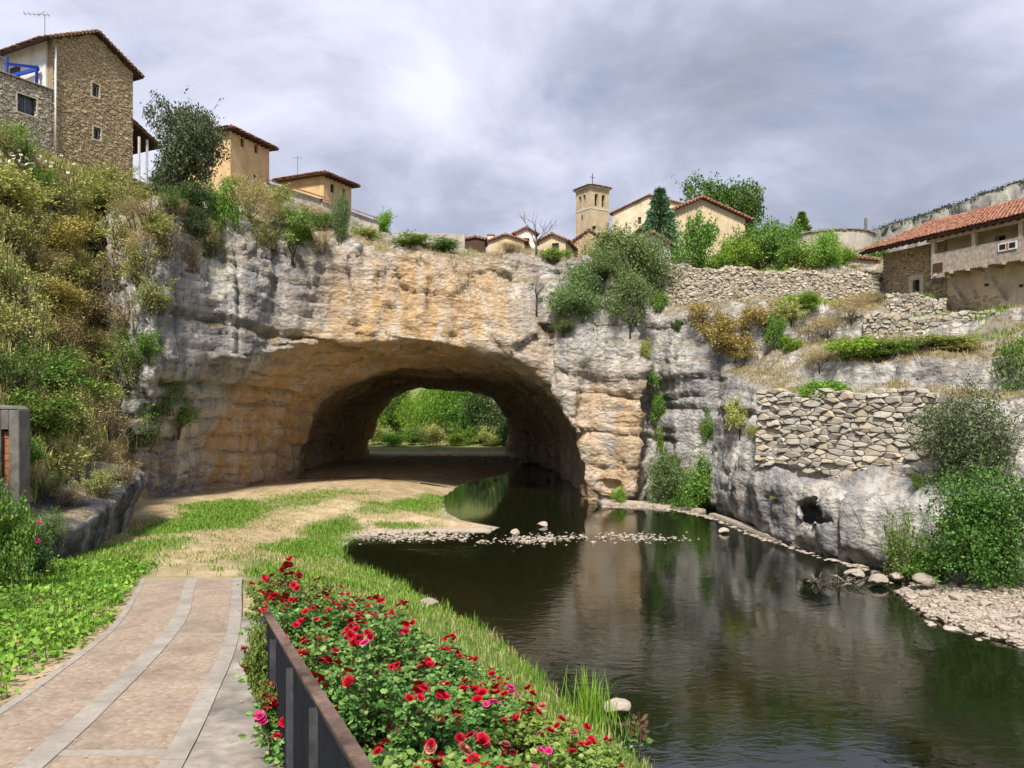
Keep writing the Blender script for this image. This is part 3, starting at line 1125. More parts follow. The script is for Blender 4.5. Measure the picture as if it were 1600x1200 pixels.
simple('plaster_white', (0.74, 0.72, 0.68), scale=0.9, var=0.08, stain=0.25, bump=0.15)
simple('plaster_old', (0.72, 0.61, 0.45), scale=0.8, var=0.2, stain=0.5, bump=0.35)
simple('plaster_grey', (0.47, 0.43, 0.36), scale=0.8, var=0.18, stain=0.5, bump=0.3)
simple('ashlar', (0.53, 0.42, 0.28), scale=0.8, var=0.14, stain=0.45, bump=0.3)
simple('dressed_stone', (0.60, 0.54, 0.43), scale=3, var=0.12, bump=0.25)
simple('timber_dark', (0.085, 0.045, 0.03), scale=6, var=0.25)
simple('timber_grey', (0.42, 0.36, 0.30), scale=5, var=0.25, stain=0.4)
simple('timber_beam', (0.52, 0.41, 0.28), scale=5, var=0.2, stain=0.3)
simple('dark_gap', (0.018, 0.016, 0.015), var=0.1, bump=0)
simple('blue_paint', (0.02, 0.07, 0.45), var=0.12, scale=3, rough=0.5)
simple('white_paint', (0.72, 0.73, 0.75), var=0.08, scale=3, rough=0.5)
simple('green_paint', (0.15, 0.26, 0.10), var=0.15, scale=3)
simple('metal_dark', (0.010, 0.013, 0.020), var=0.3, scale=7, rough=0.55, metal=0.0)
simple('metal_rust', (0.115, 0.075, 0.062), var=0.45, scale=3.0, rough=0.62, metal=0.2, alt=(0.20, 0.13, 0.10))
simple('metal_grey', (0.25, 0.26, 0.28), var=0.1, rough=0.4, metal=0.8)
simple('brick_red', (0.42, 0.16, 0.08), var=0.2, scale=6)
simple('metal_post', (0.055, 0.058, 0.066), var=0.3, scale=9, rough=0.5)
simple('concrete_old', (0.18, 0.17, 0.155), var=0.3, scale=2.5, stain=0.6, bump=0.5, dist=0.04)
simple('concrete_pale', (0.27, 0.24, 0.21), var=0.28, scale=1.6, bump=0.5, alt=(0.36, 0.325, 0.285), stain=0.3)
simple('slab_pale', (0.36, 0.325, 0.285), var=0.16, scale=2.2, bump=0.2)


def glass_mat():
    m, k, b = principled('glass')
    co = k.n('ShaderNodeTexCoord').outputs['Object']
    k.put(b.inputs['Base Color'], k.ramp(k.noise(co, 1.5, 2), [(0.3, (0.03, 0.035, 0.045)), (0.7, (0.07, 0.08, 0.10))]))
    b.inputs['Roughness'].default_value = 0.06
    M['glass'] = m


glass_mat()


def window(parent, x, z, w, h, y=0.0, surround=None, frame='white_paint', depth=0.22, bars=True, pane='glass', name='window'):
    """opening with frame, pane and sill, on a wall facing -y; x,z = centre"""
    mb = MB()
    t = min(0.06, w * .1)
    mb.box(x - w / 2, x - w / 2 + t, y + depth - .04, y + depth, z - h / 2, z + h / 2)
    mb.box(x + w / 2 - t, x + w / 2, y + depth - .04, y + depth, z - h / 2, z + h / 2)
    mb.box(x - w / 2 + t, x + w / 2 - t, y + depth - .04, y + depth, z - h / 2, z - h / 2 + t)
    mb.box(x - w / 2 + t, x + w / 2 - t, y + depth - .04, y + depth, z + h / 2 - t, z + h / 2)
    if bars:
        mb.box(x - t * .35, x + t * .35, y + depth - .035, y + depth - .003, z - h / 2 + t, z + h / 2 - t)
    fr = mb.build(name, M[frame], parent)
    MB().box(x - w / 2 + .002, x + w / 2 - .002, y + depth + .004, y + depth + .03, z - h / 2 + .002, z + h / 2 - .002).build('pane', M[pane], fr)
    if surround:
        s = surround
        q = MB()
        q.box(x - w / 2 - s, x - w / 2, y - .075, y + depth - .05, z - h / 2 - s, z + h / 2 + s)
        q.box(x + w / 2, x + w / 2 + s, y - .075, y + depth - .05, z - h / 2 - s, z + h / 2 + s)
        q.box(x - w / 2, x + w / 2, y - .075, y + depth - .05, z + h / 2, z + h / 2 + s)
        q.box(x - w / 2, x + w / 2, y - .085, y + depth - .05, z - h / 2 - s, z - h / 2)
        q.build('window_surround', M['dressed_stone'], parent)
    return fr


def dark_room(parent, x0, x1, y0, y1, z0, z1):
    """back of an unglazed opening"""
    return MB().box(x0, x1, y0, y1, z0, z1).build('opening', M['dark_gap'], parent)


def ang(e):
    return math.atan2(e[1], e[0])


# ------------------------------------------------------------------ the stone house on the left hill
def stone_house():
    root = empty('stone_house', (-28.7, 48.0, 0.0), ang((0.46, 0.89)),
                 'tall rubble stone house with downpipe on the left hilltop', 'house')
    zb, ze, zr, W, D = 18.2, 28.35, 29.85, 5.6, 8.0
    z1 = zb + (ze - zb)
    win = [(2.85, 26.15, 0.5, 0.85), (2.95, 23.35, 0.52, 0.8)]
    holes = [(x - w / 2, x + w / 2, z - h / 2, z + h / 2) for x, z, w, h in win]
    mb = MB()
    holes_wall(mb, 0, W, zb, ze, 0.05, 0.5, holes)
    mb.prism([(0, ze), (W, ze), (W / 2, zr)], 'y', 0.05, 0.5)
    mb.box(W - .4, W, .5, D, zb, ze)
    mb.box(.4, W - .4, D - .3, D, zb, ze)
    mb.build('wall', M['mortar'], root)
    gable = lambda s: ze + (zr - ze) * (1 - abs(s - W / 2) / (W / 2)) - 0.02
    rubble_face(root, 'masonry', W, zb, zr, 0.25, 0.135, 3, M['stone_tan'], 0, holes, 0.04, gable, depth=0.055)
    for (x, z, w, h) in win:
        window(root, x, z, w, h, 0.05, surround=0.09, bars=False)
    # white facade above the terrace
    fac = MB()
    fac.box(-.12, .4, .5, D, zb, ze)
    fac.build('facade', M['plaster_white'], root)
    door = MB().box(-.16, -.122, 3.2, 4.3, 25.2, 27.3).build('door', M['timber_dark'], root)
    MB().box(-.19, -.161, 3.3, 3.4, 26.2, 26.3).build('handle', M['metal_grey'], door)
    # roof
    rf = MB()
    ov = 0.55
    sl = (zr - ze) / (W / 2)
    for sgn in (0, 1):
        a = (-0.9 if sgn == 0 else W + ov)
        za = ze - sl * (0.9 if sgn == 0 else ov)
        rf.prism([(a, za + .02), (W / 2, zr + .02), (W / 2, zr + .14), (a, za + .14)], 'y', -0.35, D + .3)
    ro = rf.build('roof', M['timber_dark'], root)
    tb = MB()
    tile_plane(tb, (-0.95, D + .3, ze - sl * .95 + .15), (-0.95, -0.4, ze - sl * .95 + .15), (W / 2 + .95, 0, sl * (W / 2 + .95)), seed=4)
    tile_plane(tb, (W + ov + .05, -0.4, ze - sl * (ov + .05) + .15), (W + ov + .05, D + .3, ze - sl * (ov + .05) + .15), (-(W / 2 + ov + .05), 0, sl * (W / 2 + ov + .05)), seed=5)
    tag(tb.build('roof_tiles', M['roof_tile_old'], ro), kind='stuff')
    vt = MB()
    for i in range(26):
        t = i / 26 * 2 - 1 + 1 / 26
        x = W / 2 + t * (W / 2 + .5)
        vt.tube([(x, -.44, zr - sl * abs(x - W / 2) + .14), (x, -.08, zr - sl * abs(x - W / 2) + .14)], .1, 6)
    tag(vt.build('verge_tiles', M['roof_tile_old'], ro), kind='stuff')
    # annex with terrace
    ah = (-2.15, -1.0, 23.15, 24.25)
    an = MB()
    holes_wall(an, -7, -0.02, 17.0, 25.0, 0.05, 0.5, [ah])
    an.box(-7, -0.02, .5, 6, 24.6, 24.9)
    an.build('annex_wall', M['mortar_grey'], root)
    rubble_face(root, 'annex_masonry', 6.95, 17.4, 25.1, 0.26, 0.145, 9, M['stone_grey'], -7, [ah], 0.04, None, depth=0.06)
    window(root, -1.575, 23.7, 1.15, 1.1, 0.05, surround=0.08, frame='metal_grey')
    cp = MB()
    for i in range(14):
        cp.box(-7 + i * .5, -6.515 + i * .5, -.1, .55, 25.12, 25.21)
    cp.build('coping', M['mortar_grey'], root, bevel=.015)
    # blue pergola and grey balustrade on the terrace
    MB().bar((-0.35, 0.9, 26.55), (-0.6, 6.0, 26.55), .16, .2).build('blue_beam', M['blue_paint'], root)
    MB().bar((-2.4, 0.8, 26.05), (-0.4, 0.85, 26.6), .14, .16).build('blue_beam', M['blue_paint'], root)
    for (x, y) in ((-0.4, 1.0), (-2.3, 0.8), (-0.5, 4.2)):
        MB().box(x - .07, x + .07, y - .07, y + .07, 25.0, 26.5).build('blue_post', M['blue_paint'], root)
    rail = MB().bar((-6.8, .25, 26.15), (-2.6, .25, 26.15), .05, .06).build('balustrade', M['metal_grey'], root)
    for i in range(30):
        x = -6.7 + i * .14
        MB().box(x - .012, x + .012, .24, .26, 25.2, 26.13).build('baluster', M['metal_grey'], rail)
    dp = MB().tube([(0.10, -.12, 27.9), (0.10, -.12, 20.4)], .06, 8).build('downpipe', M['white_paint'], root, smooth=True)
    for z in (21.5, 24, 26.5):
        MB().box(.02, .18, -.14, .05, z, z + .05).build('bracket', M['metal_grey'], dp)
    # porch at the far corner
    po = MB()
    po.prism([(W - .1, 24.9), (W + 2.2, 23.75), (W + 2.2, 23.87), (W - .1, 25.1)], 'y', -.1, 3.0)
    pr = po.build('porch_roof', M['timber_dark'], root)
    tp = MB()
    tile_plane(tp, (W + 2.25, -.15, 23.87), (W + 2.25, 3.0, 23.87), (-2.3, 0, 1.2), seed=8)
    tag(tp.build('roof_tiles', M['roof_tile'], pr), kind='stuff')
    for x, y in ((W + .5, .05), (W + 1.2, .15), (W + 1.2, 2.6)):
        MB().box(x - .06, x + .06, y - .06, y + .06, 21.0, 24.1).build('porch_post', M['white_paint'], root)
    return root


stone_house()


def antenna(loc):
    t = empty('television_antenna', loc, R(20), 'thin roof antenna on the ridge of the tall stone house', 'antenna')
    MB().tube([(0, 0, -.4), (0, 0, 1.5)], .025, 5).build('mast', M['metal_grey'], t)
    b = MB().tube([(-1.2, 0, 1.3), (.3, 0, 1.45)], .018, 5).build('boom', M['metal_grey'], t)
    for i in range(6):
        x = -1.1 + i * .26
        MB().tube([(x, -.35, 1.31 + i * .025), (x, .35, 1.31 + i * .025)], .012, 4).build('element', M['metal_grey'], b)
    MB().bar((-.4, 0, 1.3), (-.1, .5, 1.9), .02, .02).build('reflector', M['metal_grey'], t)


antenna(P(70, 58, 49.0))


# ------------------------------------------------------------------ hip roofed houses
def hip_house(name, label, corner, e, LX, LY, zb, ze, zr, wall, wins_x=(), wins_y=(), tiles='roof_tile', ov=0.55, open_=True):
    """corner nearest the camera at local (0,0); front faces -y, side faces -x"""
    root = empty(name, (corner[0], corner[1], 0), ang(e), label, 'house')
    mb = MB()
    hx = [(x - w / 2, x + w / 2, z - h / 2, z + h / 2) for x, z, w, h in wins_x]
    holes_wall(mb, 0, LX, zb, ze, 0, .35, hx)
    mb.box(LX - .35, LX, .35, LY, zb, ze)
    mb.box(.35, LX - .35, LY - .35, LY, zb, ze)
    mb.build('wall', M[wall], root)
    # side wall facing -x
    sd_ = empty('side_wall', (0, LY, 0), -math.pi / 2)
    sd_.parent = root
    m2 = MB()
    hy = [(x - w / 2, x + w / 2, z - h / 2, z + h / 2) for x, z, w, h in wins_y]
    holes_wall(m2, 0.0, LY - .352, zb, ze, 0, .35, hy)
    m2.build('wall', M[wall], sd_)
    for (x, z, w, h) in wins_x:
        window(root, x, z, w, h, 0, bars=False, frame='timber_dark')
    for (x, z, w, h) in wins_y:
        window(sd_, x, z, w, h, 0, bars=False, frame='timber_dark', name='window')
    # hip roof
    a, b, c, d = (-ov, -ov), (LX + ov, -ov), (LX + ov, LY + ov), (-ov, LY + ov)
    m = min(LX, LY) / 2 + ov
    if LX >= LY:
        r1, r2 = (-ov + m, LY / 2), (LX + ov - m, LY / 2)
    else:
        r1, r2 = (LX / 2, -ov + m), (LX / 2, LY + ov - m)
    rf = MB()
    pts = [(*a, ze), (*b, ze), (*c, ze), (*d, ze), (*a, ze + .1), (*b, ze + .1), (*c, ze + .1), (*d, ze + .1), (*r1, zr), (*r2, zr)]
    if LX >= LY:
        fs = [(0, 3, 2, 1), (0, 1, 5, 4), (1, 2, 6, 5), (2, 3, 7, 6), (3, 0, 4, 7), (4, 5, 9, 8), (5, 6, 9), (6, 7, 8, 9), (7, 4, 8)]
    else:
        fs = [(0, 3, 2, 1), (0, 1, 5, 4), (1, 2, 6, 5), (2, 3, 7, 6), (3, 0, 4, 7), (4, 5, 8), (5, 6, 9, 8), (6, 7, 9), (7, 4, 8, 9)]
    rf.add(pts, fs)
    ro = rf.build('roof', M['timber_dark'], root)
    tb = MB()
    def plane(A, B, ra, rb, sd2):
        A, B = Vector((*A, ze + .11)), Vector((*B, ze + .11))
        L = (B - A).length
        ea = (B - A).normalized()
        ta, tb_ = (Vector((*ra, zr)) - A).dot(ea) / L, 1 - (Vector((*rb, zr)) - A).dot(ea) / L
        foot = A + ea * ((Vector((*ra, zr)) - A).dot(ea))
        up = Vector((*ra, zr + .05)) - foot
        tile_plane(tb, A, B, up, .26, .42, ta, tb_, sd2)
    if LX >= LY:
        plane(a, b, r1, r2, 1); plane(b, c, r2, r2, 2); plane(c, d, r2, r1, 3); plane(d, a, r1, r1, 4)
    else:
        plane(a, b, r1, r1, 1); plane(b, c, r1, r2, 2); plane(c, d, r2, r2, 3); plane(d, a, r2, r1, 4)
    tag(tb.build('roof_tiles', M[tiles], ro), kind='stuff')
    rd = MB()
    for (p, q) in ((a, r1), (b, r2 if LX >= LY else r1), (d, r1 if LX >= LY else r2), (c, r2), (r1, r2)):
        z0_ = ze + .12 if p not in (r1, r2) else zr + .04
        if math.dist(p, q) > .05:
            rd.tube([(*p, z0_ + .03), (*q, zr + .06)], .11, 6)
    tag(rd.build('ridge_tiles', M[tiles], ro), kind='stuff')
    # rafters under the eave
    rt = MB()
    for i in range(int(LX / .5)):
        rt.box(.2 + i * .5, .28 + i * .5, -ov + .05, -.003, ze - .12, ze - .003)
    rt.build('rafters', M['timber_dark'], ro)['kind'] = 'stuff'
    return root


hip_house('tower_house', 'narrow ochre plastered tower house with red hip roof behind the evergreen tree', (-22.0, 60.0), (0.335, 0.942), 4.8, 4.6, 20.5, 26.8, 27.9, 'plaster_ochre',
          wins_x=[(1.4, 26.3, .42, .7), (3.1, 26.3, .42, .7), (3.0, 23.9, .4, .55)], wins_y=[(2.9, 26.2, .4, .6)])
hip_house('ochre_house', 'ochre house with low red hip roof beyond the long garden wall', (-15.2, 62.0), (0.43, 0.90), 3.6, 4.4, 18.5, 23.85, 24.7, 'plaster_ochre',
          wins_x=[(1.1, 23.1, .5, .7), (2.6, 23.1, .5, .7)], wins_y=[(2.4, 22.2, .35, .5)])
antenna_2 = empty('roof_aerial', P(465, 268, 63.5), 0, 'small aerial on the roof of the low ochre house', 'antenna')
MB().tube([(0, 0, -.5), (0, 0, 1.3)], .03, 5).build('mast', M['metal_grey'], antenna_2)
MB().bar((-.4, 0, 1.15), (.4, .1, 1.15), .03, .03).build('boom', M['metal_grey'], antenna_2)


def box_wall(name, label, a, b, h0, h1, th, mat, cat='wall', coping=None, rubble=None, group=None, seed=1, sw=.3, sh=.18):
    """free-standing wall from a to b (tops), hanging down by h0 / h1"""
    a, b = Vector(a), Vector(b)
    L = math.hypot(b.x - a.x, b.y - a.y)
    root = empty(name, (a.x, a.y, 0), math.atan2(b.y - a.y, b.x - a.x), label, cat, group)
    mb = MB()
    mb.prism([(0, a.z - h0), (L, b.z - h1), (L, b.z), (0, a.z)], 'y', 0.05 if rubble else 0, th)
    mb.build('wall_core', M[mat], root)
    if rubble:
        lo, hi = min(a.z - h0, b.z - h1), max(a.z, b.z)
        rubble_face(root, 'masonry', L, lo, hi + .05, sw, sh, seed, M[rubble], 0, (), 0.04, lambda s: a.z + (b.z - a.z) * s / L + .1 * math.sin(s * 3.1) + .06 * math.sin(s * 7.7), depth=.09)
    if coping:
        tb = MB()
        sl = (b.z - a.z) / L
        tile_plane(tb, (-.1, -.25, a.z + .02), (L + .1, -.25, b.z + .02), (0, th + .3, .28), .24, .36, seed=seed)
        tag(tb.build('coping_tiles', M[coping], root), kind='stuff')
    return root


box_wall('garden_wall', 'long grey garden wall with tiled top below the two ochre houses', P(415, 284, 57), P(505, 312, 59.5), 3.5, 3.2, .5, 'plaster_grey', coping='roof_tile_old', seed=2)
box_wall('garden_wall', 'lower tiled garden wall stepping down past the low ochre house', P(503, 314, 59.0), P(592, 346, 60.5), 3.0, 2.4, .5, 'plaster_grey', coping='roof_tile', seed=3)
box_wall('parapet_wall', 'low pale parapet on top of the arch', P(618, 362, 53.5), P(726, 366, 53.5), 1.6, 1.6, .4, 'plaster_grey', seed=3)


# ------------------------------------------------------------------ gable houses
def gable_house(name, label, c, rz, W, D, zb, ze, zr, wall, wins=(), tiles='roof_tile', ov=.4, chimney=None, cat='house', rubble=None):
    """gable faces -y; c = centre of the gable foot"""
    root = empty(name, (c[0], c[1], 0), rz, label, cat)
    holes = [(x - w / 2, x + w / 2, z - h / 2, z + h / 2) for x, z, w, h in wins]
    mb = MB()
    y0 = .05 if rubble else 0
    holes_wall(mb, -W / 2, W / 2, zb, ze, y0, .35, holes)
    mb.prism([(-W / 2, ze), (W / 2, ze), (0, zr)], 'y', y0, .35)
    mb.box(-W / 2, -W / 2 + .3, .35, D, zb, ze)
    mb.box(W / 2 - .3, W / 2, .35, D, zb, ze)
    mb.box(-W / 2 + .3, W / 2 - .3, D - .3, D, zb, ze)
    mb.build('wall', M['mortar'] if rubble else M[wall], root)
    if rubble:
        rubble_face(root, 'masonry', W, zb, zr, .4, .22, 5, M[rubble], -W / 2, holes, .04, lambda s: ze + (zr - ze) * (1 - abs(s) / (W / 2)) - .05)
    for (x, z, w, h) in wins:
        window(root, x, z, w, h, 0, bars=False, frame='timber_dark', depth=.18)
    sl = (zr - ze) / (W / 2)
    rf = MB()
    for s in (-1, 1):
        a = s * (W / 2 + ov)
        rf.prism([(a, ze - sl * ov + .02), (0, zr + .02), (0, zr + .12), (a, ze - sl * ov + .12)], 'y', -ov * .8, D + .2)
    ro = rf.build('roof', M['timber_dark'], root)
    tb = MB()
    hw = W / 2 + ov + .03
    tile_plane(tb, (-hw, D + .2, zr - sl * hw + .13), (-hw, -ov * .85, zr - sl * hw + .13), (hw, 0, sl * hw), .27, .42, seed=3)
    tile_plane(tb, (hw, -ov * .85, zr - sl * hw + .13), (hw, D + .2, zr - sl * hw + .13), (-hw, 0, sl * hw), .27, .42, seed=4)
    tag(tb.build('roof_tiles', M[tiles], ro), kind='stuff')
    vt = MB()
    nn = int(hw * 2 / .27)
    for i in range(nn):
        x = -hw + (i + .5) * 2 * hw / nn
        vt.tube([(x, -ov * .95, zr - sl * abs(x) + .12), (x, -ov * .5, zr - sl * abs(x) + .12)], .1, 6)
    vt.tube([(0, -ov * .9, zr + .17), (0, D + .2, zr + .17)], .12, 6)
    tag(vt.build('verge_tiles', M[tiles], ro), kind='stuff')
    if chimney:
        x, y, h = chimney
        ch = MB().box(x - .3, x + .3, y - .3, y + .3, zr - sl * abs(x) - .1, zr - sl * abs(x) + h).build('chimney', M['plaster_white'], ro)
        MB().box(x - .38, x + .38, y - .38, y + .38, zr - sl * abs(x) + h + .003, zr - sl * abs(x) + h + .12).build('chimney_cap', M['brick_red'], ch)
    return root


def px_gable(u0, u1, v_apex, v_eave, Y, v_base):
    W = (u1 - u0) * Y / F
    c = ((u0 + u1) / 2 - 800) * Y / F
    zf = lambda v: CZ + (HV - v) * Y / F
    return (c, Y), W, zf(v_base), zf(v_eave), zf(v_apex)


c_, W_, zb_, ze_, zr_ = px_gable(761, 819, 368, 378, 78, 420)
gable_house('small_house', 'small beige gabled house at the cliff edge with one dark window', c_, R(-6), W_, 6, zb_, ze_, zr_, 'plaster_beige', [(.55, zr_ - 1.2, .8, .5)], ov=.3, chimney=(-1.7, 1.5, .9))
c_, W_, zb_, ze_, zr_ = px_gable(806, 838, 357, 365, 84, 420)
gable_house('white_house', 'small white gabled house with a green window behind the cliff houses', c_, R(8), W_, 6, zb_, ze_, zr_, 'plaster_white', [(.0, zr_ - 1.35, .75, .6)], ov=.3)
c_, W_, zb_, ze_, zr_ = px_gable(841, 884, 367, 377, 76, 420)
gable_house('cottage', 'cottage with brown tiled gable and dark window left of the bell tower', c_, R(-14), W_, 7, zb_, ze_, zr_, 'plaster_beige', [(.35, zr_ - 1.15, .7, .65)], tiles='roof_tile_old', ov=.35)
c_, W_, zb_, ze_, zr_ = px_gable(880, 960, 360, 388, 80, 430)
gable_house('rubble_barn', 'brown stone gable end at the foot of the bell tower', c_, R(-10), W_, 7, zb_, ze_, zr_, 'plaster_old', [], tiles='roof_tile_old', ov=.25, rubble='stone_tan')
c_, W_, zb_, ze_, zr_ = px_gable(1026, 1166, 311, 341, 62, 425)
gable_house('gabled_house', 'big plain beige gable house with red verge tiles amid trees', c_, R(4), W_, 9, zb_, ze_, zr_, 'plaster_beige', [], ov=.5)
c_, W_, zb_, ze_, zr_ = px_gable(985, 1052, 366, 382, 58, 425)
gable_house('whitewashed_shed', 'whitewashed shed with weathered roof half hidden by the grey bushes', c_, R(20), W_, 5, zb_, ze_, zr_, 'plaster_white', [(.3, zr_ - 1.2, .5, .6)], tiles='roof_tile_old', ov=.4, cat='shed')
c_, W_, zb_, ze_, zr_ = px_gable(727, 757, 372, 375, 66, 410)
gable_house('tool_shed', 'tiny dark open shed at the end of the pale parapet', c_, R(0), W_, 3, zb_, ze_, zr_, 'timber_dark', [], tiles='roof_tile_old', ov=.15, cat='shed')


# ------------------------------------------------------------------ church
def arch_pts(w, h, n=7):
    """outline of an arched opening, bottom-left origin"""
    r_ = w / 2
    return [(-r_, 0), (r_, 0)] + [(r_ * math.cos(t), h - r_ + r_ * math.sin(t)) for t in [math.pi * i / n for i in range(n + 1)]]


def tower_face(parent, W, zb, ze, arches, th=.45):
    """masonry face in local x 0..W facing -y with arched openings (centre, z, w, h)"""
    bm = bmesh.new()
    mb = MB()
    zlo = arches[0][1]
    zhi = zlo + arches[0][3]
    mb.box(0, W, 0, th, zb, zlo)
    mb.box(0, W, 0, th, zhi + .15, ze)
    edges = [0.0]
    for (c, z, w, h) in arches:
        edges += [c - w / 2, c + w / 2]
    edges.append(W)
    for i in range(0, len(edges), 2):
        mb.box(edges[i], edges[i + 1], 0, th, zlo, zhi + .15)
    n = 8
    for (c, z, w, h) in arches:
        r_ = w / 2
        for i in range(n):
            t0, t1 = math.pi * i / n, math.pi * (i + 1) / n
            x0, x1 = c + r_ * math.cos(t1), c + r_ * math.cos(t0)
            z0, z1 = z + h - r_ + r_ * math.sin(t1), z + h - r_ + r_ * math.sin(t0)
            mb.prism([(x0, z0), (x1, z1), (x1, zhi + .15), (x0, zhi + .15)], 'y', 0, th)
    bm.free()
    return mb


def bell_tower():
    e = (0.85, 0.53)
    root = empty('bell_tower', (10.7, 105.0, 0), ang(e), 'square stone church bell tower with paired arched belfry openings', 'tower')
    S, zb, ze = 3.3, 20.0, 34.7
    ar = [(1.08, 32.2, .62, 1.75), (2.3, 32.2, .62, 1.75)]
    tower_face(root, S, zb, ze, ar).build('wall', M['ashlar'], root)
    s2 = empty('side_wall', (0, S, 0), -math.pi / 2)
    s2.parent = root
    tower_face(s2, S - .452, zb, ze, [(.95, 32.2, .6, 1.75), (1.95, 32.2, .6, 1.75)]).build('wall', M['ashlar'], s2)
    MB().box(S - .4, S, .46, S, zb, ze).box(.46, S - .41, S - .4, S - .003, zb, ze).build('back_wall', M['ashlar'], root)
    MB().box(.46, S - .41, .46, S - .41, zb, 31.9).build('belfry_floor', M['timber_dark'], root)
    for z, p in ((28.55, .06), (31.75, .05)):
        MB().box(-p, S + p, -p, S + p, z, z + .2).build('string_course', M['dressed_stone'], root)
    co_ = MB().box(-.22, S + .22, -.22, S + .22, ze + .003, ze + .2)
    co_.build('cornice', M['dressed_stone'], root)
    rf = MB()
    q = .4
    rf.add([(-q, -q, ze + .21), (S + q, -q, ze + .21), (S + q, S + q, ze + .21), (-q, S + q, ze + .21), (S / 2, S / 2, ze + .95)], [(0, 3, 2, 1), (0, 1, 4), (1, 2, 4), (2, 3, 4), (3, 0, 4)])
    ro = rf.build('roof', M['roof_tile_old'], root)
    tb = MB()
    cs = [(-q, -q), (S + q, -q), (S + q, S + q), (-q, S + q)]
    for i in range(4):
        A, B = Vector((*cs[i], ze + .22)), Vector((*cs[(i + 1) % 4], ze + .22))
        mid = (A + B) / 2
        tile_plane(tb, A, B, Vector((S / 2, S / 2, ze + .97)) - mid, .3, .45, .5, .5, i)
    tag(tb.build('roof_tiles', M['roof_tile_old'], ro), kind='stuff')
    MB().tube([(S / 2, S / 2, ze + .9), (S / 2, S / 2, ze + 2.5)], .05, 6).build('finial', M['metal_dark'], ro)
    MB().bar((S / 2 - .45, S / 2, ze + 1.95), (S / 2 + .45, S / 2, ze + 1.95), .06, .06).build('weather_vane', M['metal_dark'], ro)
    for (c, z, w, h) in ar:
        n = 10
        m = MB()
        prof = [(0.05, .62), (.16, .58), (.19, .35), (.24, .12), (.30, .0)]
        vv, ff = [], []
        for (r_, hz) in prof:
            vv += [(c + r_ * math.cos(2 * math.pi * i / n), .5 + r_ * math.sin(2 * math.pi * i / n) * .8, z + .55 + hz) for i in range(n)]
        for a in range(len(prof) - 1):
            ff += [(a * n + i, a * n + (i + 1) % n, (a + 1) * n + (i + 1) % n, (a + 1) * n + i) for i in range(n)]
        m.add(vv, ff)
        m.build('bell', M['metal_dark'], root, smooth=True)
    # wall lamp and small loophole on the shaft
    MB().box(.25, .55, -.55, -.15, 28.95, 29.3).build('lamp', M['metal_dark'], root)
    MB().box(.38, .42, -.16, .0, 29.0, 29.05).build('lamp_arm', M['metal_dark'], root)
    MB().box(1.35, 1.6, -.02, .1, 30.5, 31.2).build('loophole', M['dark_gap'], s2)


bell_tower()
c_, W_, zb_, ze_, zr_ = px_gable(955, 1075, 306, 328, 112, 420)
nave = gable_house('church_nave', 'brown church nave with long red roof behind the blue-green conifer', c_, R(-24), W_, 14, zb_, ze_, zr_, 'plaster_old', [(-1.5, ze_ - 1.4, .5, 1.0)], tiles='roof_tile', ov=.4, cat='church')


# ------------------------------------------------------------------ round building, sheds
def round_building():
    c = P(1296, 412, 62)
    root = empty('round_granary', (c.x, c.y, 0), 0, 'low round grey building with flat ragged rim and a thin pole', 'building')
    n, r0, zb, zt = 40, 3.25, 13.5, 18.75
    mb = MB()
    v = []
    for k, (rr, z) in enumerate(((r0 + .1, zb), (r0, zt), (r0 - .35, zt), (r0 - .35, zb))):
        v += [(rr * math.cos(2 * math.pi * i / n), rr * math.sin(2 * math.pi * i / n), z + (.06 * math.sin(i * 2.7) if 0 < k < 3 else 0)) for i in range(n)]
    f = []
    for a in range(3):
        f += [(a * n + i, a * n + (i + 1) % n, (a + 1) * n + (i + 1) % n, (a + 1) * n + i) for i in range(n)]
    mb.add(v, f)
    mb.build('wall', M['plaster_grey'], root)
    m2 = MB()
    r = random.Random(2)
    for i in range(46):
        t = 2 * math.pi * i / 46
        a = Vector((math.cos(t), math.sin(t), 0)) * (r0 - .12)
        b = Vector((-math.sin(t), math.cos(t), 0)) * r.uniform(.18, .23)
        h = r.uniform(.07, .18)
        m2.bar(a - b + Vector((0, 0, zt + .1)), a + b + Vector((0, 0, zt + .1 + r.uniform(-.03, .03))), .5, h)
    tag(m2.build('rim_stones', M['mortar_grey'], root), kind='stuff')
    rr = MB()
    rr.add([((r0 - .3) * math.cos(2 * math.pi * i / n), (r0 - .3) * math.sin(2 * math.pi * i / n), zt - .25) for i in range(n)] + [(0, 0, zt + .05)], [(i, (i + 1) % n, n) for i in range(n)])
    rr.build('roof', M['roof_tile_old'], root)
    MB().tube([(2.1, -1.8, zt - .4), (2.1, -1.8, zt + 1.25)], .12, 8).build('pole', M['concrete_old'], root)


round_building()
c_, W_, zb_, ze_, zr_ = px_gable(1285, 1368, 404, 408, 53, 450)
lean = gable_house('byre', 'low grey-white byre with sheet roof below the round building', c_, R(0), W_, 3.5, zb_, ze_, zr_, 'plaster_grey', [(-.75, ze_ - .85, .35, .5)], tiles='roof_tile_old', ov=.25, cat='shed')


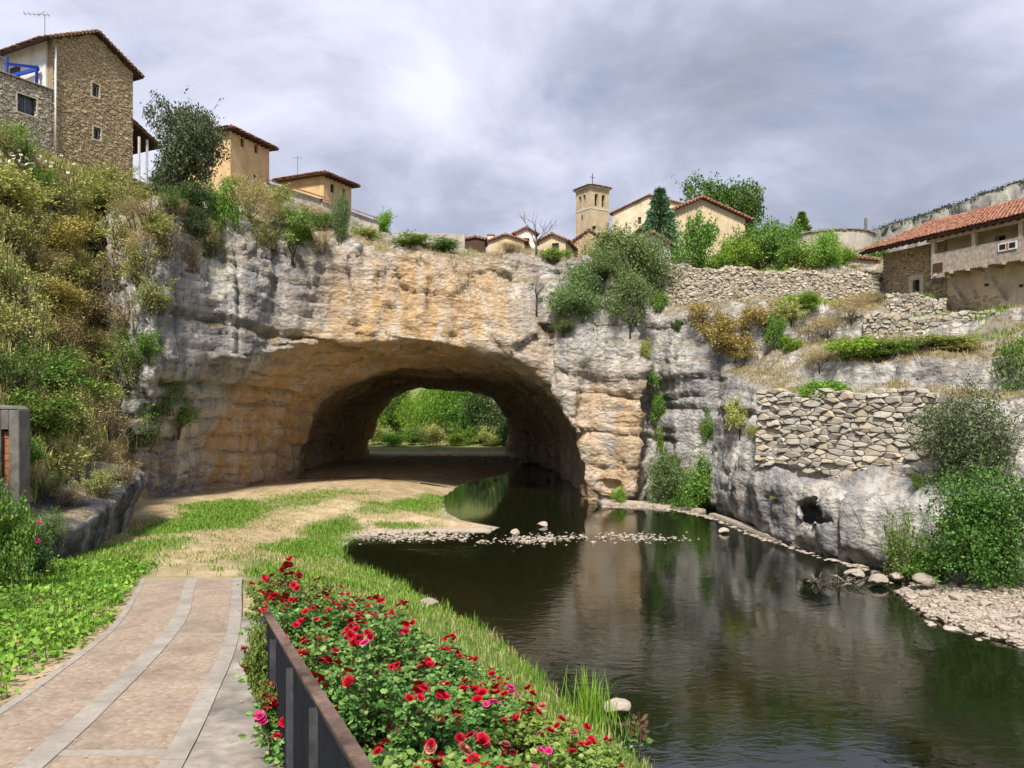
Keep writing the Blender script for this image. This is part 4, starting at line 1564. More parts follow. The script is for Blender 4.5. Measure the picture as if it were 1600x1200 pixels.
# ------------------------------------------------------------------ house with the balcony on the right
def balcony_house():
    e = (0.336, -0.942)
    root = empty('balcony_house', (22.7, 47.0, 0), ang(e), 'stone and plaster farmhouse with timber balcony on the right terrace', 'house')
    zb, ze, L, SP, D = 8.6, 14.75, 17.0, 4.5, 8.0
    wn = (2.45, 12.45, .5, .72)
    holes = [(wn[0] - .25, wn[0] + .25, wn[1] - .36, wn[1] + .36)]
    mb = MB()
    holes_wall(mb, 0, SP, zb, ze, .05, .5, holes)
    mb.box(0, .45, .5, D, zb, ze)
    mb.build('stone_wall', M['mortar'], root)
    rubble_face(root, 'masonry', SP, zb, ze, .26, .12, 21, M['stone_tan'], 0, holes, .04, depth=.07)
    window(root, *wn, y=.05, surround=.26, frame='timber_dark', bars=False)
    # rough patch stone right of the window
    MB().prism([(3.55, 12.45), (4.2, 12.35), (4.35, 12.75), (4.0, 13.05), (3.6, 12.95)], 'y', -.05, .06).build('patch_stone', M['concrete_old'], root)
    pl = MB()
    dr = (7.35, 7.95, 12.95, 14.35)
    holes_wall(pl, SP + .002, L, zb, ze, .03, .5, [dr])
    pl.box(.46, L, D - .3, D, zb, ze)
    pl.build('plaster_wall', M['plaster_old'], root)
    rubble_face(root, 'exposed_masonry', 6.0, zb, 12.0, .27, .13, 22, M['stone_tan'], SP, (), .05, lambda s: 11.9 - .34 * (s - SP) + .35 * math.sin(s * 2.1) + .2 * math.sin(s * 5.3), depth=.05)
    rubble_face(root, 'exposed_masonry', 3.0, 12.9, 14.6, .34, .17, 23, M['stone_grey'], SP + 6.5, (), .05, lambda s: 13.5 + .35 * math.sin(s * 2.1), depth=.04)
    MB().box(dr[0] + .03, dr[1] - .03, .3, .34, dr[2], dr[3] - .03).build('door', M['dark_gap'], root)
    for (x, z, w) in ((6.9, 11.9, .12), (8.8, 11.6, .10), (10.5, 12.0, .11), (8.0, 10.6, .12), (11.8, 10.4, .3)):
        MB().box(x - w, x + w, -.012, .06, z - .07, z + .07).build('putlog_hole', M['timber_dark'], root)
    # balcony
    bf = 12.85
    by = -1.15
    deck = MB()
    deck.box(SP - .05, L, by, .02, bf - .1, bf)
    deck.build('balcony_floor', M['timber_grey'], root)
    for i in range(13):
        x = SP + .3 + i * 1.0
        MB().box(x - .07, x + .07, by - .12, .03, bf - .25, bf - .103).build('joist', M['timber_beam'], root)
    for x in (SP + .08, SP + 2.55, SP + 5.1, SP + 7.6, SP + 10.1):
        MB().box(x - .11, x + .11, by + .02, by + .24, bf + .003, ze - .22).build('balcony_post', M['timber_beam'], root, bevel=.015)
    MB().box(SP - .3, L, by - .02, by + .22, ze - .215, ze - .02).build('eave_beam', M['timber_beam'], root)
    MB().box(SP, L, by + .03, by + .12, bf + .92, bf + .99).build('handrail', M['timber_grey'], root)
    r = random.Random(4)
    x = SP + .02
    while x < L - .15:
        w = r.uniform(.11, .15)
        if not (SP + 3.75 < x < SP + 4.4) or True:
            low = bf - .12 - r.uniform(0, .05)
            MB().box(x, x + w, by - .01 - r.uniform(0, .012), by + .022, low if x > SP + .8 else bf - .35, bf + .915 - r.uniform(0, .02)).build('board', M['timber_grey'], root)
        x += w + .012
    MB().box(SP + .15, SP + .75, by - .06, by - .025, bf - .02, bf + .45).build('patch_panel', M['timber_dark'], root)
    bn = MB().box(SP + 4.0, SP + 5.0, by - .07, by - .03, bf + .42, bf + .82).build('banner', M['white_paint'], root)
    MB().box(SP + 4.08, SP + 4.4, by - .078, by - .0705, bf + .50, bf + .76).build('banner_print', M['dark_gap'], bn)
    MB().box(SP + 4.6, SP + 4.92, by - .078, by - .0705, bf + .50, bf + .76).build('banner_print', M['dark_gap'], bn)
    MB().box(SP + 4.44, SP + 4.56, by - .078, by - .0705, bf + .46, bf + .78).build('banner_print', M['brick_red'], bn)
    for x in (SP + .95, SP + 3.2, SP + 8.0):
        MB().bar((x, by + .15, bf - .26), (x + .35, -.02, bf - 1.85), .15, .15).build('brace', M['timber_grey'], root)
    # roof
    rise, run = 2.1, D / 2 + 1.4
    y0 = -1.4
    sl = rise / (D / 2 + 1.4)
    z0 = ze - .05
    rf = MB()
    rf.prism([(y0, z0), (D / 2, z0 + rise), (D / 2, z0 + rise + .12), (y0, z0 + .12)], 'x', -.5, L)
    rf.prism([(D / 2, z0 + rise), (D + .5, z0), (D + .5, z0 + .12), (D / 2, z0 + rise + .12)], 'x', -.5, L)
    ro = rf.build('roof', M['timber_dark'], root)
    tb = MB()
    tile_plane(tb, (-.6, y0 - .08, z0 + .12), (L, y0 - .08, z0 + .12), (0, run + .08, rise), .23, .36, .0, 0, 6)
    tile_plane(tb, (L, D + .55, z0 + .12), (-.6, D + .55, z0 + .12), (0, -(D / 2 + .5), rise), .23, .4, 0, 0, 7)
    tag(tb.build('roof_tiles', M['roof_tile'], ro), kind='stuff')
    rt = MB()
    for i in range(40):
        rt.box(-.3 + i * .43, -.2 + i * .43, y0 + .05, .02, z0 - .13, z0 - .02) if False else rt.bar((-.3 + i * .43, y0 + .05, z0 - .05), (-.3 + i * .43, .02, z0 - .05 + sl * 1.57), .09, .1)
    rt.build('rafters', M['timber_dark'], ro)['kind'] = 'stuff'
    rd = MB()
    for i in range(40):
        rd.tube([(-.6 + i * .44, D / 2, z0 + rise + .2), (-.14 + i * .44, D / 2, z0 + rise + .17)], .12, 6)
    tag(rd.build('ridge_tiles', M['roof_tile'], ro), kind='stuff')


balcony_house()


def lean_to():
    root = empty('lean_to', (22.35, 47.4, 0), ang((0.336, -0.942)) + math.pi, 'little tiled lean-to against the end of the balcony farmhouse', 'shed')
    MB().box(0, 2.6, -1.6, .6, 10.5, 12.55).build('wall', M['plaster_old'], root)
    rf = MB()
    rf.prism([(-2.0, 12.6), (.7, 13.5), (.7, 13.6), (-2.0, 12.7)], 'x', -.15, 2.9)
    ro = rf.build('roof', M['timber_dark'], root)
    tb = MB()
    tile_plane(tb, (-.2, -2.05, 12.7), (2.95, -2.05, 12.7), (0, 2.75, .92), .24, .38, seed=9)
    tag(tb.build('roof_tiles', M['roof_tile'], ro), kind='stuff')
    MB().bar((.3, -1.75, 12.35), (2.4, -1.75, 12.2), .12, .14).build('lintel', M['timber_grey'], root)


ln = lean_to()
# ------------------------------------------------------------------ dry stone walls on the right bank
def place_wall(name, label, a, b, group=None):
    root = empty(name, (a[0], a[1], 0), math.atan2(b[1] - a[1], b[0] - a[0]), label, 'wall', group)
    return root, math.dist(a, b)


def retaining_wall():
    root, L = place_wall('retaining_wall', 'high dry-stone retaining wall standing on the rock ledge above the river', (10.6, 33.3), (15.6, 28.0))
    lo = lambda s: 3.1 + .16 * math.sin(s * 1.3) - .03 * s
    hi = lambda s: 6.15 + .10 * math.sin(s * 2.3) + .07 * math.sin(s * 5.1) + .012 * s
    MB().box(0, L, .22, 1.2, 2.2, 6.0).build('wall_core', M['mortar_grey'], root)
    r = random.Random(33)
    n = 0
    for band, (z0, z1, sw, sh, sd_) in enumerate(((2.55, 6.35, .42, .19, 5),)):
        cells = stone_cells(L, z1 - z0, sw, sh, sd_, lambda s, z: lo(s) - .1 < z + z0 < hi(s) + .05, jit=.47)
        for c in cells:
            v, f, o = stone_solid(c, r, .012, .15, .3)
            m1 = MB()
            m1.add([(a[0] - o[0], a[1], a[2] - o[2]) for a in v], f)
            ob = m1.build('stone', M['stone_wall'], root)
            ob.location = (o[0], r.uniform(-.03, .05), o[2] + z0)
            ob.rotation_euler = (0, r.uniform(-.05, .05), 0)
            n += 1
    return n


n_stones = retaining_wall()


def rubble_wall(name, label, a, b, za, zb, hgt, seed, sw=.3, sh=.16, mat='stone_grey'):
    root, L = place_wall(name, label, a, b)
    top = lambda s: za + (zb - za) * s / L + .12 * math.sin(s * 1.7) + .07 * math.sin(s * 4.9)
    lo = min(za, zb) - hgt
    m = MB()
    n = 24
    for i in range(n):
        s0, s1 = L * i / n, L * (i + 1) / n
        m.prism([(s0, lo), (s1, lo), (s1, top(s1) - .12), (s0, top(s0) - .12)], 'y', .16, .8)
    m.build('wall_core', M['mortar_grey'], root)
    r = random.Random(seed)
    mb = MB()
    for c in stone_cells(L, max(za, zb) + .3 - lo, sw, sh, seed, lambda s, z: z + lo < top(s), jit=.46):
        v, f, o = stone_solid(c, r, .009, .11, .25)
        dy = r.uniform(-.03, .04)
        mb.add([(p[0], p[1] + dy, p[2] + lo) for p in v], f)
    # loose cap stones
    s = .1
    while s < L:
        w, h = r.uniform(.16, .3), r.uniform(.07, .16)
        q = [(p[0] * r.uniform(.8, 1.1), p[1] * r.uniform(.8, 1.1)) for p in ((-w / 2, 0), (-w * .4, h), (w * .35, h * .9), (w / 2, 0))]
        mb.prism([(s + p[0], top(s) - .05 + p[1]) for p in q], 'y', r.uniform(.02, .1), r.uniform(.35, .6))
        s += w * 1.02
    o = mb.build('masonry', M[mat], root)
    o['kind'] = 'stuff'
    return root


rubble_wall('terrace_wall', 'long pale rubble terrace wall running below the hedge and trees', (9.3, 47.9), (22.3, 46.6), 14.2, 13.35, 2.6, 41, .24, .125)
rubble_wall('field_wall', 'short broken dry-stone wall on the dry grass slope under the farmhouse', (17.2, 37.6), (23.5, 33.8), 9.9, 9.75, 1.3, 42, .28, .14, 'stone_wall')
rubble_wall('field_wall', 'tumbled little stone wall beside the farmhouse corner', (20.6, 42.3), (23.2, 41.0), 11.6, 11.3, 1.3, 43, .24, .13, 'stone_wall')


# ------------------------------------------------------------------ paved path and railing
def curve_x(pts):
    ys_ = [p[1] for p in pts]
    xs_ = [p[0] for p in pts]
    def fx(y):
        # smooth interpolation through a small window
        return float(np.mean(np.interp([y - 1.0, y - .5, y, y + .5, y + 1.0], ys_, xs_)))
    return fx


left_edge = curve_x([(-4.1, 0), (-4.45, 4), (-4.84, 7.26), (-5.3, 9), (-5.55, 10.2), (-6.04, 11.7), (-7.64, 15.7), (-8.2, 17)])
mid_line = curve_x([(-3.1, 0), (-3.4, 4), (-3.63, 5.87), (-4.32, 9), (-5.03, 11.7), (-6.58, 15.7), (-7.0, 17)])
right_edge = curve_x([(-1.7, 0), (-2.2, 4), (-2.55, 5.9), (-3.0, 7.6), (-3.53, 9.7), (-4.28, 12), (-5.7, 16.0), (-6.0, 17)])


def ribbon(name, fa, fb, y0, y1, lift, mat, thick=0.12, step=.25, wob=0.0, **kw):
    mb = MB()
    n = int((y1 - y0) / step)
    v, f = [], []
    for i in range(n + 1):
        y = y0 + (y1 - y0) * i / n
        z = zpath(y) + lift
        a, b = fa(y), fb(y)
        if wob:
            a += wob * math.sin(y * 7.1) * math.sin(y * 2.9)
            b += wob * math.sin(y * 6.3 + 1) * math.sin(y * 3.7)
        v += [(a, y, z - thick), (a, y, z), (b, y, z), (b, y, z - thick)]
    for i in range(n):
        for k in range(3):
            f.append((i * 4 + k, i * 4 + k + 1, (i + 1) * 4 + k + 1, (i + 1) * 4 + k))
    f.append((0, 3, 2, 1))
    f.append((n * 4, n * 4 + 1, n * 4 + 2, n * 4 + 3))
    mb.add(v, f)
    return mb.build(name, mat, **kw)


def cobble_material():
    m, k, b = principled('pebble_paving')
    co = k.n('ShaderNodeTexCoord').outputs['Object']
    vor = k.t.nodes.new('ShaderNodeTexVoronoi')
    k.put(vor.inputs['Vector'], k.mapping(co, (1, .8, 1)))
    vor.inputs['Scale'].default_value = 17
    n1 = k.noise(co, 0.9, 5, .6)
    n2 = k.noise(co, 30, 3, .6)
    base = k.ramp(n1, [(.3, (.28, .215, .17)), (.5, (.36, .28, .22)), (.7, (.41, .335, .26))])
    sep = k.n('ShaderNodeSeparateColor', i0=vor.outputs['Color'])
    c = k.mix(k.math('MULTIPLY', sep.outputs[0], .55), base, k.ramp(sep.outputs[1], [(0, (.21, .145, .11)), (.5, (.37, .285, .215)), (1, (.44, .38, .31))]))
    c = k.mix(k.ramp(vor.outputs['Distance'], [(.45, 0.0), (.75, .45)]), c, (.26, .20, .15))
    dirt = k.noise(k.mapping(co, (1, .6, 1), loc=(2, 9, 0)), 1.6, 6, .65)
    c = k.mix(k.ramp(dirt, [(.5, 0.0), (.66, .65)]), c, (.20, .165, .12))
    k.put(b.inputs['Base Color'], c)
    b.inputs['Roughness'].default_value = .9
    b.inputs['Specular IOR Level'].default_value = .2
    h = k.math('SUBTRACT', k.math('MULTIPLY', n2, .15), vor.outputs['Distance'])
    k.put(b.inputs['Normal'], k.bump(h, .55, .02))
    M['cobble'] = m


cobble_material()
PY0, PY1 = 1.0, 16.3
path = ribbon('path', lambda y: left_edge(y) + .14, lambda y: right_edge(y) - .13, PY0, PY1, .03, M['cobble'], kind='structure')
strips = (('kerb_strip', lambda y: left_edge(y) + .04, lambda y: left_edge(y) + .137, .034), ('centre_strip', lambda y: mid_line(y) - .11, lambda y: mid_line(y) + .11, .036), ('kerb_strip', lambda y: right_edge(y) - .127, lambda y: right_edge(y) + .06, .036))
for nm, fa, fb, lf in strips:
    # separate slabs laid end to end
    y = PY0
    r = random.Random(len(nm))
    while y < PY1 - .3:
        ln_ = r.uniform(.8, 1.1)
        ribbon(nm, fa, fb, y, min(y + ln_ - .012, PY1), lf + r.uniform(0, .004), M['slab_pale'], .1, .12, parent=path)
        y += ln_
for yc in (6.1, 10.6):
    ribbon('cross_strip', lambda y: mid_line(y) + .115, lambda y: right_edge(y) - .131, yc - .06, yc + .06, .035, M['slab_pale'], .1, .06, parent=path)
rail_x = lambda y: np.interp(y, [0, 3.26, 6.67, 7.2, 9, 17], [.78, -.62, -2.12, -2.32, -3.0, -5.85])
apron = ribbon('pavement', lambda y: right_edge(y) + .063, lambda y: min(rail_x(y) + .15, right_edge(y) + 2.2), PY0, 12.0, .026, M['concrete_pale'], .2, kind='structure')


def railing():
    base = Vector((rail_x(6.9), 6.9, zpath(6.9)))
    root = empty('railing', (0, 0, 0), 0, 'dark metal railing with rusty flat top rail beside the roses', 'railing')
    y0, y1 = .6, 6.95
    def pt(y, z):
        return Vector((float(rail_x(y)), y, zpath(y) + z))
    # top rail in lengths
    joints = [y0, 2.2, 4.35, y1]
    for i in range(3):
        a, b = pt(joints[i] + .004, 1.0), pt(joints[i + 1] - .004, 1.0)
        MB().bar(a, b, .07, .018).build('top_rail', M['metal_rust'], root, bevel=.003)
    MB().bar(pt(y0, .12), pt(y1, .12), .04, .02).build('bottom_rail', M['metal_dark'], root)
    MB().bar(pt(y0, .955), pt(y1, .955), .03, .035).build('under_rail', M['metal_dark'], root)
    n = 8
    for i in range(n):
        y = y1 - .02 - i * .88
        if y < y0:
            break
        a, b = pt(y, -.05), pt(y, .94)
        a.x -= .025
        b.x -= .025
        MB().bar(a, b, .07, .014).build('post', M['metal_post'], root)
        MB().box(a.x - .06, a.x + .06, a.y - .06, a.y + .06, a.z + .06, a.z + .095).build('base_plate', M['metal_dark'], root)
    y = y0
    while y < y1:
        a, b = pt(y, .14), pt(y, .935)
        MB().bar(a, b, .012, .04).build('slat', M['metal_dark'], root)
        y += .052


railing()


def gate_post():
    c = P(8, 640, 19.5)
    root = empty('stone_post', (c.x - .05, c.y, 0), R(12), 'mossy concrete post with a slot showing orange brick at the left edge', 'post')
    zt, zb = c.z, 1.6
    W = 1.0
    mb = MB()
    mb.box(-W / 2, .08, -.35, .35, zb, zt)
    mb.box(.26, W / 2, -.35, .35, zb, zt)
    mb.box(.0801, .2599, -.35, .35, zt - .5, zt)
    mb.box(.0801, .2599, -.35, .35, zb, zt - 1.85)
    mb.box(.0801, .2599, .0, .35, zt - 1.85, zt - .5)
    o = mb.build('shaft', M['concrete_old'], root, bevel=.02)
    for i in range(7):
        MB().box(.1, .24, -.22, -.005, zt - 1.83 + i * .185, zt - 1.66 + i * .185).build('brick', M['brick_red'], root)
    MB().prism([(-W / 2 - .02, zt), (W / 2, zt), (W / 2 - .12, zt + .08), (-W / 2 + .05, zt + .14)], 'y', -.36, .36).build('cap', M['concrete_old'], root, bevel=.02)


gate_post()


# ------------------------------------------------------------------ loose rocks
def blob_mesh(name, seed, sub=2, rough=.35, flat=.7, mat='river_stone', faceted=True):
    bm = bmesh.new()
    bmesh.ops.create_icosphere(bm, subdivisions=sub, radius=1.0)
    me = bpy.data.meshes.new(name)
    V = np.array([v.co for v in bm.verts])
    s = seed * 3.7
    d = 1 + rough * fbm(V[:, 0] * .9 + s, V[:, 1] * .9, V[:, 2] * .9 + s, 3)
    # chop with a few planes for an angular look
    r = np.random.default_rng(seed)
    V = V * d[:, None]
    for _ in range(7):
        n = r.normal(size=3)
        n /= np.linalg.norm(n)
        t = r.uniform(.55, .85)
        q = V @ n
        V = V - np.outer(np.maximum(q - t, 0) * .9, n)
    V[:, 2] *= flat
    for v, c in zip(bm.verts, V):
        v.co = c
    bm.to_mesh(me)
    bm.free()
    me.materials.append(M[mat])
    if not faceted:
        me.polygons.foreach_set('use_smooth', np.ones(len(me.polygons), dtype=bool))
    return me


PEB = [blob_mesh('river_stone', i, 1, .3, .6) for i in range(8)]
BOU = [blob_mesh('boulder', 20 + i, 3, .4, .75) for i in range(5)]


def put_rock(name, me, p, s, rz, label, cat='stone', group=None, tilt=0.0):
    o = bpy.data.objects.new(name, me)
    o.location = p
    o.scale = s
    o.rotation_euler = (tilt, tilt * .6, rz)
    C.objects.link(o)
    return tag(o, label, cat, group)


def rock_at(u, v, z, w, hgt, k, label, name='boulder', rz=0.0):
    Y = (CZ - z) * F / (v - HV)
    p = P(u, v, Y)
    s = w * Y / F / 2
    put_rock(name, BOU[k % 5], (p.x, p.y, z + hgt * Y / F * .25), (s, s * .9, hgt * Y / F * .62), rz, label, 'boulder')


rock_at(667, 952, .12, 34, 26, 0, 'pale pointed boulder on the grassy bank above the dark pool', rz=.4)
rock_at(964, 1112, 0, 40, 28, 1, 'smooth cream boulder in the water beside the green reed clump', rz=.1)
rock_at(805, 836, 0, 15, 15, 2, 'white upright stone standing in the middle of the riffle')
rock_at(848, 822, 0, 17, 10, 3, 'flat pale stone in the river right of the white upright one')
rock_at(763, 828, 0, 12, 10, 4, 'small pale stone in the river left of the white upright one')
rock_at(1131, 833, 0, 15, 12, 1, 'pale triangular stone at the foot of the right cliff')
rock_at(1400, 905, .1, 26, 16, 0, 'pale rounded boulder at the head of the gravel bar', rz=.7)
rock_at(1335, 900, .05, 30, 15, 3, 'flat cream slab at the water below the low rock', rz=.2)
rock_at(1375, 910, .1, 34, 20, 2, 'broad pale slab between the low rock and the gravel bar', rz=1.0)
rock_at(1445, 912, .3, 40, 24, 4, 'grey boulder at the foot of the leafy bush', rz=.3)
rock_at(245, 838, 1.2, 14, 12, 2, 'small grey rock in the grass below the dark slab')

# gravel bar on the right: biggest stones singly, the rest as gravel
r = random.Random(11)
pos = []
for _ in range(9000):
    x, y = r.uniform(9.5, 19), r.uniform(15.5, 25.5)
    pos.append((x, y))
pa = np.array(pos)
sdv = poly_sd(pa[:, 0], pa[:, 1], WATER)
zv = ground_z(pa[:, 0], pa[:, 1])
uu = 800 + F * pa[:, 0] / pa[:, 1]
sel = [(pa[i, 0], pa[i, 1], zv[i], sdv[i]) for i in range(len(pa)) if -0.5 < sdv[i] < 4.8 and uu[i] < 1680]
for i, (x, y, z, sd_) in enumerate(sel[:230]):
    s = r.uniform(.09, .2) * (1.25 if r.random() < .15 else 1)
    put_rock('river_stone', PEB[i % 8], (x, y, z + s * .22), (s * r.uniform(.9, 1.4), s, s * r.uniform(.7, 1.0)), r.uniform(0, 6), 'pale rounded river stone lying on the gravel bar at right', 'stone', 'stones on the right gravel bar', r.uniform(-.3, .3))


def pebble_stuff(name, pts, smin_, smax_, seed, mat='river_stone'):
    rr = np.random.default_rng(seed)
    base = []
    for me in PEB[:4]:
        v = np.empty(len(me.vertices) * 3, dtype=np.float32)
        me.vertices.foreach_get('co', v)
        base.append((v.reshape(-1, 3), np.array([list(p.vertices) for p in me.polygons])))
    Vs, Fs, off = [], [], 0
    for i, (x, y, z) in enumerate(pts):
        v, f = base[i % 4]
        s = rr.uniform(smin_, smax_)
        t = rr.uniform(0, 6.28)
        c, sn = math.cos(t), math.sin(t)
        w = v * np.array([s * rr.uniform(.9, 1.4), s, s * rr.uniform(.6, .9)])
        w = np.stack([w[:, 0] * c - w[:, 1] * sn + x, w[:, 0] * sn + w[:, 1] * c + y, w[:, 2] + z + s * .15], 1)
        Vs.append(w)
        Fs.append(f + off)
        off += len(w)
    me = mesh_from(name, np.concatenate(Vs), np.concatenate(Fs), M[mat])
    return link(name, me, kind='stuff')


g1 = pebble_stuff('gravel', [(a, b, c) for a, b, c, d in sel[230:3400]], .035, .10, 3)
tag(g1, 'pale pink and cream river gravel covering the bar at right', 'gravel')
# riffle: stones and shingle breaking the surface
rx, pts, big = random.Random(5), [], []
for _ in range(3000):
    t = rx.random()
    x = -7.0 + 16.0 * t
    y = 33.9 + .10 * (x - 2) + .5 * math.sin(x * .5) + rx.gauss(0, .55)
    dens = math.exp(-((x + 4.2) / 2.2) ** 2) * .75 + math.exp(-((x - 1.3) / 1.1) ** 2) * .75 + math.exp(-((x - 5.2) / 1.3) ** 2) * .5 + .02
    if x > -1.5:
        y -= 1.6
    if rx.random() < dens:
        pts.append((x, y))
pp = np.array(pts)
zz_ = np.maximum(ground_z(pp[:, 0], pp[:, 1]), -.012)
for i in range(0, 90):
    s = rx.uniform(.07, .14)
    put_rock('river_stone', PEB[i % 8], (pp[i, 0], pp[i, 1], zz_[i] + s * .3), (s * rx.uniform(.9, 1.4), s, s * .8), rx.uniform(0, 6), 'small pale stone on the shingle of the riffle in mid river', 'stone', 'stones in the riffle')
g2 = pebble_stuff('shingle', [(pp[i, 0], pp[i, 1], zz_[i]) for i in range(90, len(pp))], .03, .085, 8)
tag(g2, 'pale shingle of the riffle crossing the river', 'gravel')
# dark shingle at the far mouth of the tunnel
rb_ = np.random.default_rng(4)
bx, by_ = rb_.uniform(-11, 3.5, 1500), 71 + rb_.normal(0, 2.4, 1500)
bz = ground_z(bx, by_)
g3 = pebble_stuff('shingle_bank', [(a, b, c) for a, b, c in zip(bx, by_, bz) if c > .12], .06, .16, 9)
tag(g3, 'grey shingle bank at the far mouth of the tunnel', 'gravel')
# pale stones along the foot of the right cliff and the ledge at the pier
lx = []
for t in np.linspace(0, 1, 420):
    a = np.interp(t, [0, .3, .55, .8, 1], [5.0, 8.6, 10.1, 11.0, 12.6])
    b = np.interp(t, [0, .3, .55, .8, 1], [42.3, 41.6, 38.2, 31.6, 26.6])
    lx.append((a + rx.gauss(0, .18) - .1, b + rx.gauss(0, .25) - .3, -.04))
g4 = pebble_stuff('scree', lx, .05, .17, 12)
tag(g4, 'pale broken stones along the waterline of the right cliff', 'rubble')


def ledge(name, label, pts, z, th):
    m = MB()
    m.prism(pts, 'z', z - th, z)
    me = m.mesh(name, M['river_stone'])
    bm = bmesh.new()
    bm.from_mesh(me)
    bmesh.ops.bevel(bm, geom=list(bm.edges), offset=.05, segments=2, affect='EDGES')
    bm.to_mesh(me)
    bm.free()
    link(name, me, label=label, cat='rock')


ledge('rock_ledge', 'long pale ledge at the waterline right of the arch pier', [(4.9, 43.3), (5.0, 42.7), (6.6, 42.0), (8.6, 41.0), (9.8, 39.7), (10.1, 39.9), (9.4, 41.6), (7.6, 42.9), (6.2, 43.6)], .16, .35)
ledge('rock_ledge', 'narrow pale shelf along the water below the retaining wall', [(9.9, 38.8), (10.2, 36.6), (10.6, 33.4), (11.0, 31.4), (11.3, 31.6), (11.1, 34), (10.7, 37), (10.3, 39)], .12, .35)


# ------------------------------------------------------------------ dark slab of rock at the hill foot, left
def left_slab():
    h = .11
    ox, oy, oz = -19.0, 15.0, .2
    nx, ny, nz = int(9.5 / h), int(23 / h), int(6.4 / h)
    xs_ = ox + np.arange(nx) * h
    ys_ = oy + np.arange(ny) * h
    zs_ = oz + np.arange(nz) * h
    X, Y = np.meshgrid(xs_, ys_, indexing='ij')
    front = np.interp(ys_, [15, 17.5, 19.5, 22, 26, 29.5, 31, 33, 36.5, 38], [-13.5, -11.9, -11.2, -11.6, -12.9, -14.2, -15.3, -15.2, -15.9, -17])
    top = np.interp(ys_, [15, 17.5, 19, 22, 26, 28.5, 29.5, 31.5, 33, 36, 38], [1.0, 1.7, 2.5, 2.95, 3.15, 3.3, 2.9, 1.2, 0.6, 0.5, 0.5])
    z = zs_[None, None, :]
    ov = np.interp(zs_, [0, 1.2, 2.2, 3.2, 4.5], [.25, .35, .1, -.35, -.5])[None, None, :]
    p = X[:, :, None] - front[None, :, None] + ov
    # the slab is cut back behind
    f = smax(p, z - (top[None, :, None] + .25 * (front[None, :, None] - X[:, :, None])), .3)
    f = smax(f, -(X[:, :, None] - (front[None, :, None] - 3.2)), .3)
    V, Q = surface_nets(f, (ox, oy, oz), h)
    N = vert_normals(V, Q)
    V = rock_relief(V, N, .45, .9, .8)
    x, y, zz = V.T
    n = fbm(x * .5, y * .5, zz * .5, 3)
    N = vert_normals(V, Q)
    col = np.stack([np.clip(n * .5, 0, 1), np.clip(1.0 + 0 * n, 0, 1), sstep(.55, .85, N[:, 2]) * .9, np.ones_like(n)], 1)
    me = mesh_from('rock_slab', V, Q, M['rock_dark'], True, {'mask': col})
    link('rock_slab', me, label='dark streaked rock slab overhanging the grass at the foot of the left hill', cat='rock')


def dark_rock():
    m = M['rock'].copy()
    m.name = 'dark_limestone'
    M['rock_dark'] = m
    t = m.node_tree
    b = [n for n in t.nodes if n.type == 'BSDF_PRINCIPLED'][0]
    src = b.inputs['Base Color'].links[0].from_socket
    k = NT.__new__(NT)
    k.t = t
    co = k.n('ShaderNodeTexCoord').outputs['Object']
    st = k.noise(k.mapping(co, (.55, .55, .25), rot=(0, .5, 0)), 1.0, 4, .6)
    yy = k.n('ShaderNodeSeparateXYZ', i0=co).outputs[1]
    near_end = k.ramp(k.math('DIVIDE', yy, 40.0), [(.66, 1.0), (.74, .1)])  # near end of the slab coloured darker, in slanted streaks
    k.put(b.inputs['Base Color'], k.mix(k.math('MULTIPLY', near_end, k.ramp(st, [(.40, .1), (.56, .95)])), src, (.05, .055, .07)))


dark_rock()
left_slab()
# ------------------------------------------------------------------ foliage
leaf_mat('leaf_olive', (0.21, 0.24, 0.055), (0.37, 0.40, 0.11), (0.54, 0.54, 0.22))
leaf_mat('leaf_green', (0.056, 0.125, 0.019), (0.125, 0.237, 0.037), (0.237, 0.350, 0.075))
leaf_mat('leaf_bright', (0.092, 0.196, 0.017), (0.172, 0.322, 0.034), (0.287, 0.437, 0.069))
leaf_mat('leaf_holm', (0.065, 0.115, 0.032), (0.145, 0.215, 0.07), (0.28, 0.345, 0.15), trans=.2)
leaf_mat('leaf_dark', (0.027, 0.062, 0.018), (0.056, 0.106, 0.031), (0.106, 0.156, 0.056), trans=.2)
leaf_mat('leaf_dry', (0.29, 0.215, 0.105), (0.43, 0.335, 0.17), (0.55, 0.47, 0.27))
leaf_mat('leaf_gold', (0.22, 0.165, 0.045), (0.36, 0.275, 0.08), (0.46, 0.37, 0.15))
leaf_mat('leaf_rust', (0.16, 0.055, 0.02), (0.26, 0.10, 0.03), (0.32, 0.17, 0.07))
leaf_mat('leaf_blue', (0.05, 0.11, 0.06), (0.10, 0.19, 0.11), (0.16, 0.26, 0.16), trans=.1)
leaf_mat('leaf_plum', (0.09, 0.04, 0.025), (0.17, 0.09, 0.055), (0.24, 0.17, 0.10))
leaf_mat('leaf_rose', (0.045, 0.115, 0.03), (0.11, 0.235, 0.055), (0.25, 0.37, 0.11))
leaf_mat('leaf_rose_young', (0.09, 0.17, 0.03), (0.17, 0.27, 0.05), (0.28, 0.34, 0.10))
leaf_mat('grass_green', (0.072, 0.168, 0.014), (0.132, 0.276, 0.030), (0.252, 0.384, 0.060))
leaf_mat('grass_reed', (0.12, 0.26, 0.02), (0.22, 0.42, 0.04), (0.36, 0.48, 0.10))
leaf_mat('leaf_oak', (0.035, 0.058, 0.024), (0.085, 0.118, 0.055), (0.18, 0.21, 0.115), trans=.15)
leaf_mat('leaf_ash', (0.03, 0.075, 0.012), (0.07, 0.15, 0.025), (0.13, 0.22, 0.05), trans=.25)
leaf_mat('leaf_far', (0.025, 0.04, 0.03), (0.045, 0.06, 0.04), (0.07, 0.08, 0.05), trans=.1)
